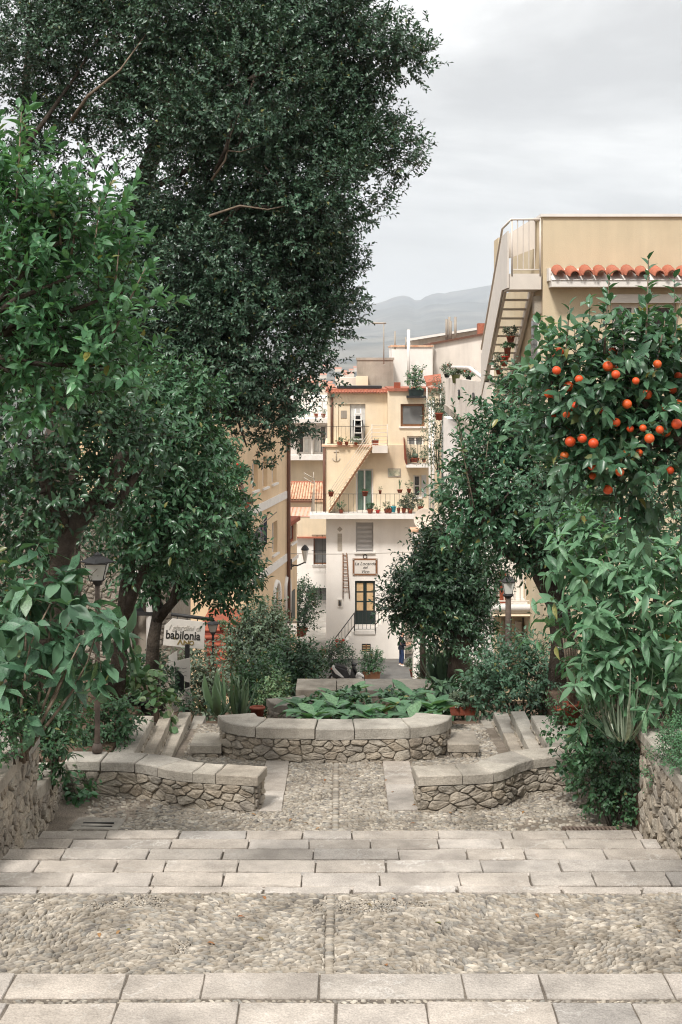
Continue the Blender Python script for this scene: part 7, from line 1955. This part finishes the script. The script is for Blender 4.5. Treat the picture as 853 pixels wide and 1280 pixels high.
# bushes along the red stairs
bush('tall_grey_bush', 'tall feathery grey green bush right of the red stairs', 'bush', P(322, 880, 34), px_clumps([(322,790,24,0),(318,820,28,0),(332,770,14,.3),(305,800,16,.2),(340,800,14,.2),(312,845,20,-.4)], 34), 820, .42, 9, .13, T_SMALL, 'feather_leaf', [(0.06,0.10,0.062),(0.095,0.145,0.088),(0.15,0.195,0.125)], 0, stems=6, stem_r=.03)
bush('round_bush', 'round dark glossy bush left of the terrace wall', 'bush', P(370, 880, 29), px_clumps([(370,830,22,0),(380,845,18,-.2),(352,840,18,.2),(388,830,10,0),(360,855,16,-.2)], 29), 520, .34, 9, .115, T_CITRUS, 'dark_leaf', DARKG, 0, stems=5, stem_r=.025)
bush('mid_bush', 'mixed green bush between feathery bush and strap leaves', 'bush', P(330, 890, 25), px_clumps([(320,850,18,0),(335,865,16,-.2),(345,872,10,-.3),(310,870,14,0)], 25), 330, .3, 8, .1, T_CITRUS, 'mid_leaf', MIDG, 0, stems=5, stem_r=.018)
bush('cream_bush', 'little cream speckled bush under the round dark bush', 'bush', P(345, 885, 23), px_clumps([(345,858,9,0),(338,868,8,0)], 23), 90, .2, 8, .07, T_SMALL, 'variegated_leaf', LIMEG, 0, stems=3, stem_r=.01)
t = thing('strap_plant', 'clump of upright strap leaves behind left of the bowed wall', 'plant', P(298, 902, 20)); strap(t, P(298, 902, 20), 46, .62, .38, 'strap_leaf', [(0.07,0.13,0.075),(0.11,0.18,0.10),(0.19,0.25,0.16)], 1.0, 14)
pot(thing('empty_pot', 'terracotta pot at the foot of the strap leaves', 'pot', P(322, 900, 19.5)), P(322, 900, 19.5), .1, .18)
t = thing('agave_leaves', 'long arching leaves beside the pale shrub', 'plant', P(272, 895, 21)); strap(t, P(272, 895, 21), 16, .7, .6, 'strap_leaf', MIDG, 2.2, 10)

# ------------------------------------------------------------------ centre planter: big leaved rosettes
def rosette(label, px, py, Z, n, leaf, nparts=14, cols=None, hgt=.22):
    t = thing('broad_leaf_plant', label, 'plant', P(px, py, Z), 'broad leaved plants in the bowed planter')
    c = P(px, py, Z)
    p, d, nn, s = [], [], [], []
    st = random.randint(2, 3)
    for q in range(st):
        tip = c+Vector((random.uniform(-.16, .16), random.uniform(-.15, .15), hgt*random.uniform(.55, 1.0)))
        tube_obj('stem', [c, c.lerp(tip, .5)+Vector((.02, 0, 0)), tip], [.012, .01, .008], DGREEN, t, 6)
        for k in range(n):
            a = k*2.4+q; tl = random.uniform(.75, 1.55); dd = Vector((math.cos(a)*math.sin(tl), math.sin(a)*math.sin(tl), math.cos(tl)))
            p.append(tip-Vector((0, 0, .12*k/n))); d.append(dd); up = Vector((-dd.x*.3, -dd.y*.3, 1)); nn.append((up-dd*up.dot(dd)).normalized()); s.append(leaf*random.uniform(.6, 1.15))
    leaf_mass(t, (np.array(p), np.array(d), np.array(nn), np.array(s)), T_BROAD, 'rosette_leaf', cols or BLUEG, nparts, .5, .25, name='leaves', widen=.8)
    return t
for lab, x, y, Z, n, lf in [
    ('broad leaved plant at the front left of the bowed planter', 405, 905, 16.6, 9, .3), ('broad leaved plant behind the left of the bowed planter', 385, 884, 17.9, 8, .3), ('broad leaved plant in the left middle of the planter', 430, 893, 17.2, 8, .27),
    ('broad leaved plant at the planter centre front', 448, 905, 16.5, 8, .27), ('broad leaved plant at the planter centre back', 452, 880, 18.2, 8, .28), ('broad leaved plant at the planter right middle', 485, 895, 17.1, 9, .29),
    ('broad leaved plant at the front right of the bowed planter', 512, 905, 16.5, 8, .27), ('tall broad leaved plant at the right end of the planter', 530, 893, 17.3, 9, .34), ('broad leaved plant at the back right of the planter', 500, 880, 18.1, 8, .28), ('small broad leaved plant at the planter back left', 415, 878, 18.4, 7, .26)]:
    rosette(lab, x, y+7, Z, n, lf)
bush('planter_undergrowth', 'low dark undergrowth between the broad leaved planter plants', 'ground cover', P(450, 905, 17.3), px_clumps([(400,893,22,.3),(440,890,24,.3),(480,890,24,.3),(520,888,20,.3),(388,890,12,.3)], 17.5), 200, .12, 6, .09, T_BROAD, 'dark_leaf', DARKG, 0, stems=0, tw=0)

# ------------------------------------------------------------------ right side
t = thing('cycad_plant', 'dark spiky strap leaved clump under the round citrus tree', 'plant', P(556, 872, 25)); strap(t, P(556, 868, 25), 120, .78, .62, 'dark_strap_leaf', [(0.022,0.055,0.035),(0.04,0.085,0.052),(0.07,0.125,0.08)], 1.3, 20)
bush('potted_laurel', 'dark small leaved shrub beside the terracotta piazza pots', 'bush', P(541, 858, 40), px_clumps([(541,835,13,0),(543,848,11,-.2),(538,824,8,.1)], 40), 260, .3, 8, .13, T_SMALL, 'dark_leaf', DARKG, 0, stems=4, stem_r=.02)
bush('low_aspidistra', 'broad dark leaves under the spiky clump behind the trough', 'plant', P(560, 890, 21), px_clumps([(548,875,14,0),(572,872,16,0),(590,868,12,.2)], 21), 60, .2, 6, .22, T_BIG, 'dark_leaf', DARKG, 0, stems=4, stem_r=.01, shell=.1)
potted('terracotta trough of small succulents on the right stair wall', 578.5, 893, 18.2, 33, 11, 'bush', 16, 36, n=150, shape='trough', cols=GREYG, mname='grey_leaf', size=.055, twd=.4)
potted('terracotta pot of bushy plant right of the succulent trough', 607, 884, 19.2, 13, 12, 'bush', 36, 36, n=170, cols=MIDG, size=.085)
c = px_clumps([(610,838,22,0),(640,828,24,.2),(660,845,26,0),(625,862,22,-.2),(682,830,22,.2),(650,880,22,-.3),(690,860,24,0),(655,812,8,.2),(605,862,14,-.2)], 18)
bush('garden_bush', 'loose leafy bush with lighter tips under the grey lamp', 'bush', P(650, 900, 18), c, 640, .26, 8, .078, T_CITRUS, 'mid_leaf_b', [(0.038,0.095,0.054),(0.068,0.148,0.085),(0.125,0.22,0.14)], 0, stems=8, stem_r=.014)
c = px_clumps([(740,700,40,0),(800,720,50,0),(840,690,40,.1),(738,755,32,-.1),(780,770,46,-.2),(840,780,46,0),(730,810,30,-.1),(800,830,40,0),(845,860,40,.1),(714,792,12,-.1),(760,660,24,.2),(745,850,20,0),(725,860,22,0),(765,875,20,-.1),(805,880,24,0),(835,900,20,0),(780,830,26,-.2)], 12.5)
bush('big_leaf_shrub', 'tall big leaved shrub with many bare stems on the right bed', 'shrub', P(812, 945, 12.7), c, 165, .36, 12, .21, T_BIG, 'big_leaf_b', [(0.055,0.138,0.068),(0.105,0.225,0.115),(0.19,0.33,0.19)], 280, spread=(88, 55), droop=.4, shell=.25, widen=.68, up=.45, out=1.0, stems=10, stem_r=.013, stem_mat=PALEBARK, rough=.45)
c = px_clumps([(700,620,40,0),(760,640,46,0),(820,630,44,0),(850,660,40,0),(780,690,50,.4),(720,690,40,.4),(850,720,40,.5),(840,600,40,.3)], 14)
bush('hedge_bush', 'fine leaved pale hedge with red blossoms behind the orange tree', 'bush', P(790, 930, 14.5), c, 760, .26, 9, .062, T_SMALL, 'mid_leaf_b', MIDG, 0, stems=6, stem_r=.02, widen=1.2)
fl = thing('red_blossoms', 'few small red blossoms in the hedge below the oranges', 'flower', P(755, 650, 13.2))
m = MB()
for x, y in ((731, 650), (774, 652), (776, 649), (772, 649), (730, 648)): m.ball(P(x, y, 13.1), .02, 6, 4)
m.build('petals', RED, fl)
c = px_clumps([(800,760,60,.6),(850,820,50,.6),(740,780,40,.8),(780,850,40,.6),(840,700,40,.8)], 13.4)
bush('dark_shrub', 'dark shaded foliage behind the big leaved right shrub', 'shrub', P(800, 940, 14.2), c, 420, .26, 8, .085, T_CITRUS, 'dark_citrus_leaf', DARKG, 0, stems=6, stem_r=.02)
# bed below: creeper over the low wall, strap leaves, pot with canes, grass on the parapet
c = px_clumps([(740,905,28,0),(770,920,26,-.1),(720,930,20,-.1),(755,950,30,-.3),(770,985,24,-.4),(775,1010,18,-.5),(745,975,20,-.4),(700,915,14,0),(790,945,14,-.1),(750,1000,12,-.45),(725,900,16,.2)], 13.4)
bush('ivy', 'leafy creeper pouring over the right end of the low wall', 'ivy', P(765, 1030, 12.9), c, 620, .15, 8, .05, T_BROAD, 'creeper_leaf', MIDG, 0, stems=7, stem_r=.006, droop=.5, up=.0)
bush('wall_sprig', 'small sprig of broad leaves growing over the right low wall coping', 'weed', P(716, 985, 13.6), px_clumps([(712,958,9,0),(720,972,11,-.1),(705,948,7,0)], 13.6), 18, .1, 5, .085, T_BROAD, 'creeper_leaf', MIDG, 0, stems=3, stem_r=.004, shell=.1)
t = thing('strap_plant', 'white striped strap leaves arching out of the right bed', 'plant', P(785, 915, 12.3)); strap(t, P(782, 925, 12.42), 60, .7, 1.0, 'striped_strap', [(0.13,0.20,0.13),(0.24,0.31,0.22),(0.42,0.46,0.36)], .32, 30)
cp = thing('cane_pot', 'terracotta pot holding bare canes on the right wall', 'potted plant', P(716, 905, 13.4))
pot(cp, P(716, 905, 13.4), .085, .2)
for k in range(6): tube_obj('cane', [P(713+k*1.4, 885, 13.4), P(708+k*2.6, 830, 13.4+.05*k), P(704+k*3.4, 795, 13.4)], [.012, .01, .008], PALEBARK, cp, 6)
cp = thing('cane_pot', 'second terracotta pot half hidden left of the cane pot', 'potted plant', P(700, 903, 13.6)); pot(cp, P(701, 905, 13.7), .07, .16)
bush('', '', '', P(700, 893, 13.7), px_clumps([(697,885,10,0)], 13.7), 30, .12, 6, .05, T_SMALL, 'mid_leaf', MIDG, parent=cp, stems=2, stem_r=.005)
bush('creeping_grass', 'fine green moss and grass draped on the tall right parapet', 'ground cover', P(840, 945, 11.2), px_clumps([(852,918,18,.1),(838,932,10,0),(846,950,8,-.3),(822,948,4,.1),(853,940,12,-.2)], 11.3), 420, .1, 9, .028, T_SMALL, 'grass_leaf', BRIGHTG, 0, stems=0, tw=.0015, up=.5)
bush('wall_weed', 'tuft of weeds hanging on the right parapet face', 'weed', P(820, 960, 11.9), px_clumps([(815,965,5,-.1),(813,975,4,-.12)], 11.95), 26, .08, 6, .03, T_SMALL, 'grass_leaf', BRIGHTG, 0, stems=0, tw=.0015)
bush('crack_weed', 'tiny weed in a crack at the parapet foot', 'weed', P(826, 1056, 11.9), px_clumps([(826,1055,4,0)], 11.8), 14, .04, 5, .022, T_SMALL, 'grass_leaf', BRIGHTG, 0, stems=0, tw=.001)
# a few fallen leaves on the landings
fm = leaf_mat('fallen_leaf', [(0.25,0.10,0.04),(0.3,0.16,0.06),(0.16,0.13,0.07)], .7, .1, False)
V, Fc = T_CITRUS; fme = np_mesh('fallen_leaf', V, Fc, fm)
ff = thing('fallen_leaves', 'scattered dry leaves lying on the steps and path', 'leaves', (0, 8, EYE-3.3))
for k in range(46):
    y = random.uniform(7.5, 8.9) if k < 16 else random.uniform(12.5, 15.2); x = random.uniform(-2.3, 2.3)
    z = (zA(x, y)+.022) if y < 9 else (zB(x, y)+.02)
    new_obj('fallen_leaf', fme, ff, Matrix.Translation((x, y, z)) @ Matrix.Rotation(random.uniform(0, 6.28), 4, 'Z') @ Matrix.Rotation(random.uniform(-.2, .2), 4, 'X') @ Matrix.Diagonal((.05, .05, .05, 1)))
ff['kind'] = 'stuff'

for k, (x, y, r) in enumerate(((-5.2, 11, .8), (-6.3, 14, 1.1), (-5.4, 17, 1.0), (-7.2, 20, 1.4), (-6.0, 24, 1.3), (-8.5, 28, 1.6), (5.6, 11.5, .8), (6.4, 14.5, 1.0), (6.2, 18, 1.1), (7.4, 22, 1.2))):
    z = EYE-base_h(y)-.17+side_rise(x, y)+(.9 if y < 12.2 and abs(x) < 7.5 else .3)
    bush('garden_shrub', 'leafy shrub on the open bed %s the walls, %s' % (('left of' if x < 0 else 'right of'), ('nearest the steps', 'second from the steps', 'third from the steps', 'fourth from the steps', 'fifth from the steps', 'farthest down the slope')[k if x < 0 else k-6]), 'shrub', (x, y, z-.2),
         [(x, y, z+r*.5, r, r*.9, r*.7), (x+r*.6, y+.3, z+r*.3, r*.6, r*.6, r*.5)], 240, .4, 8, .15, T_SMALL, 'mid_leaf', MIDG, 0, stems=4, stem_r=.03)
# ------------------------------------------------------------------ the air
hm = bpy.data.materials.new('air'); hm.use_nodes = True
hn = hm.node_tree.nodes; hn.clear()
ho = hn.new('ShaderNodeOutputMaterial'); hv = hn.new('ShaderNodeVolumePrincipled')
hv.inputs['Color'].default_value = (0.86, 0.92, 1.0, 1); hv.inputs['Density'].default_value = 1.6e-4; hv.inputs['Anisotropy'].default_value = 0.35
hm.node_tree.links.new(hv.outputs[0], ho.inputs['Volume'])
m = MB(); m.box((-9000, -300, EYE-140), (9000, 11500, EYE+640))
o = m.build('haze', hm); o['kind'] = 'stuff'
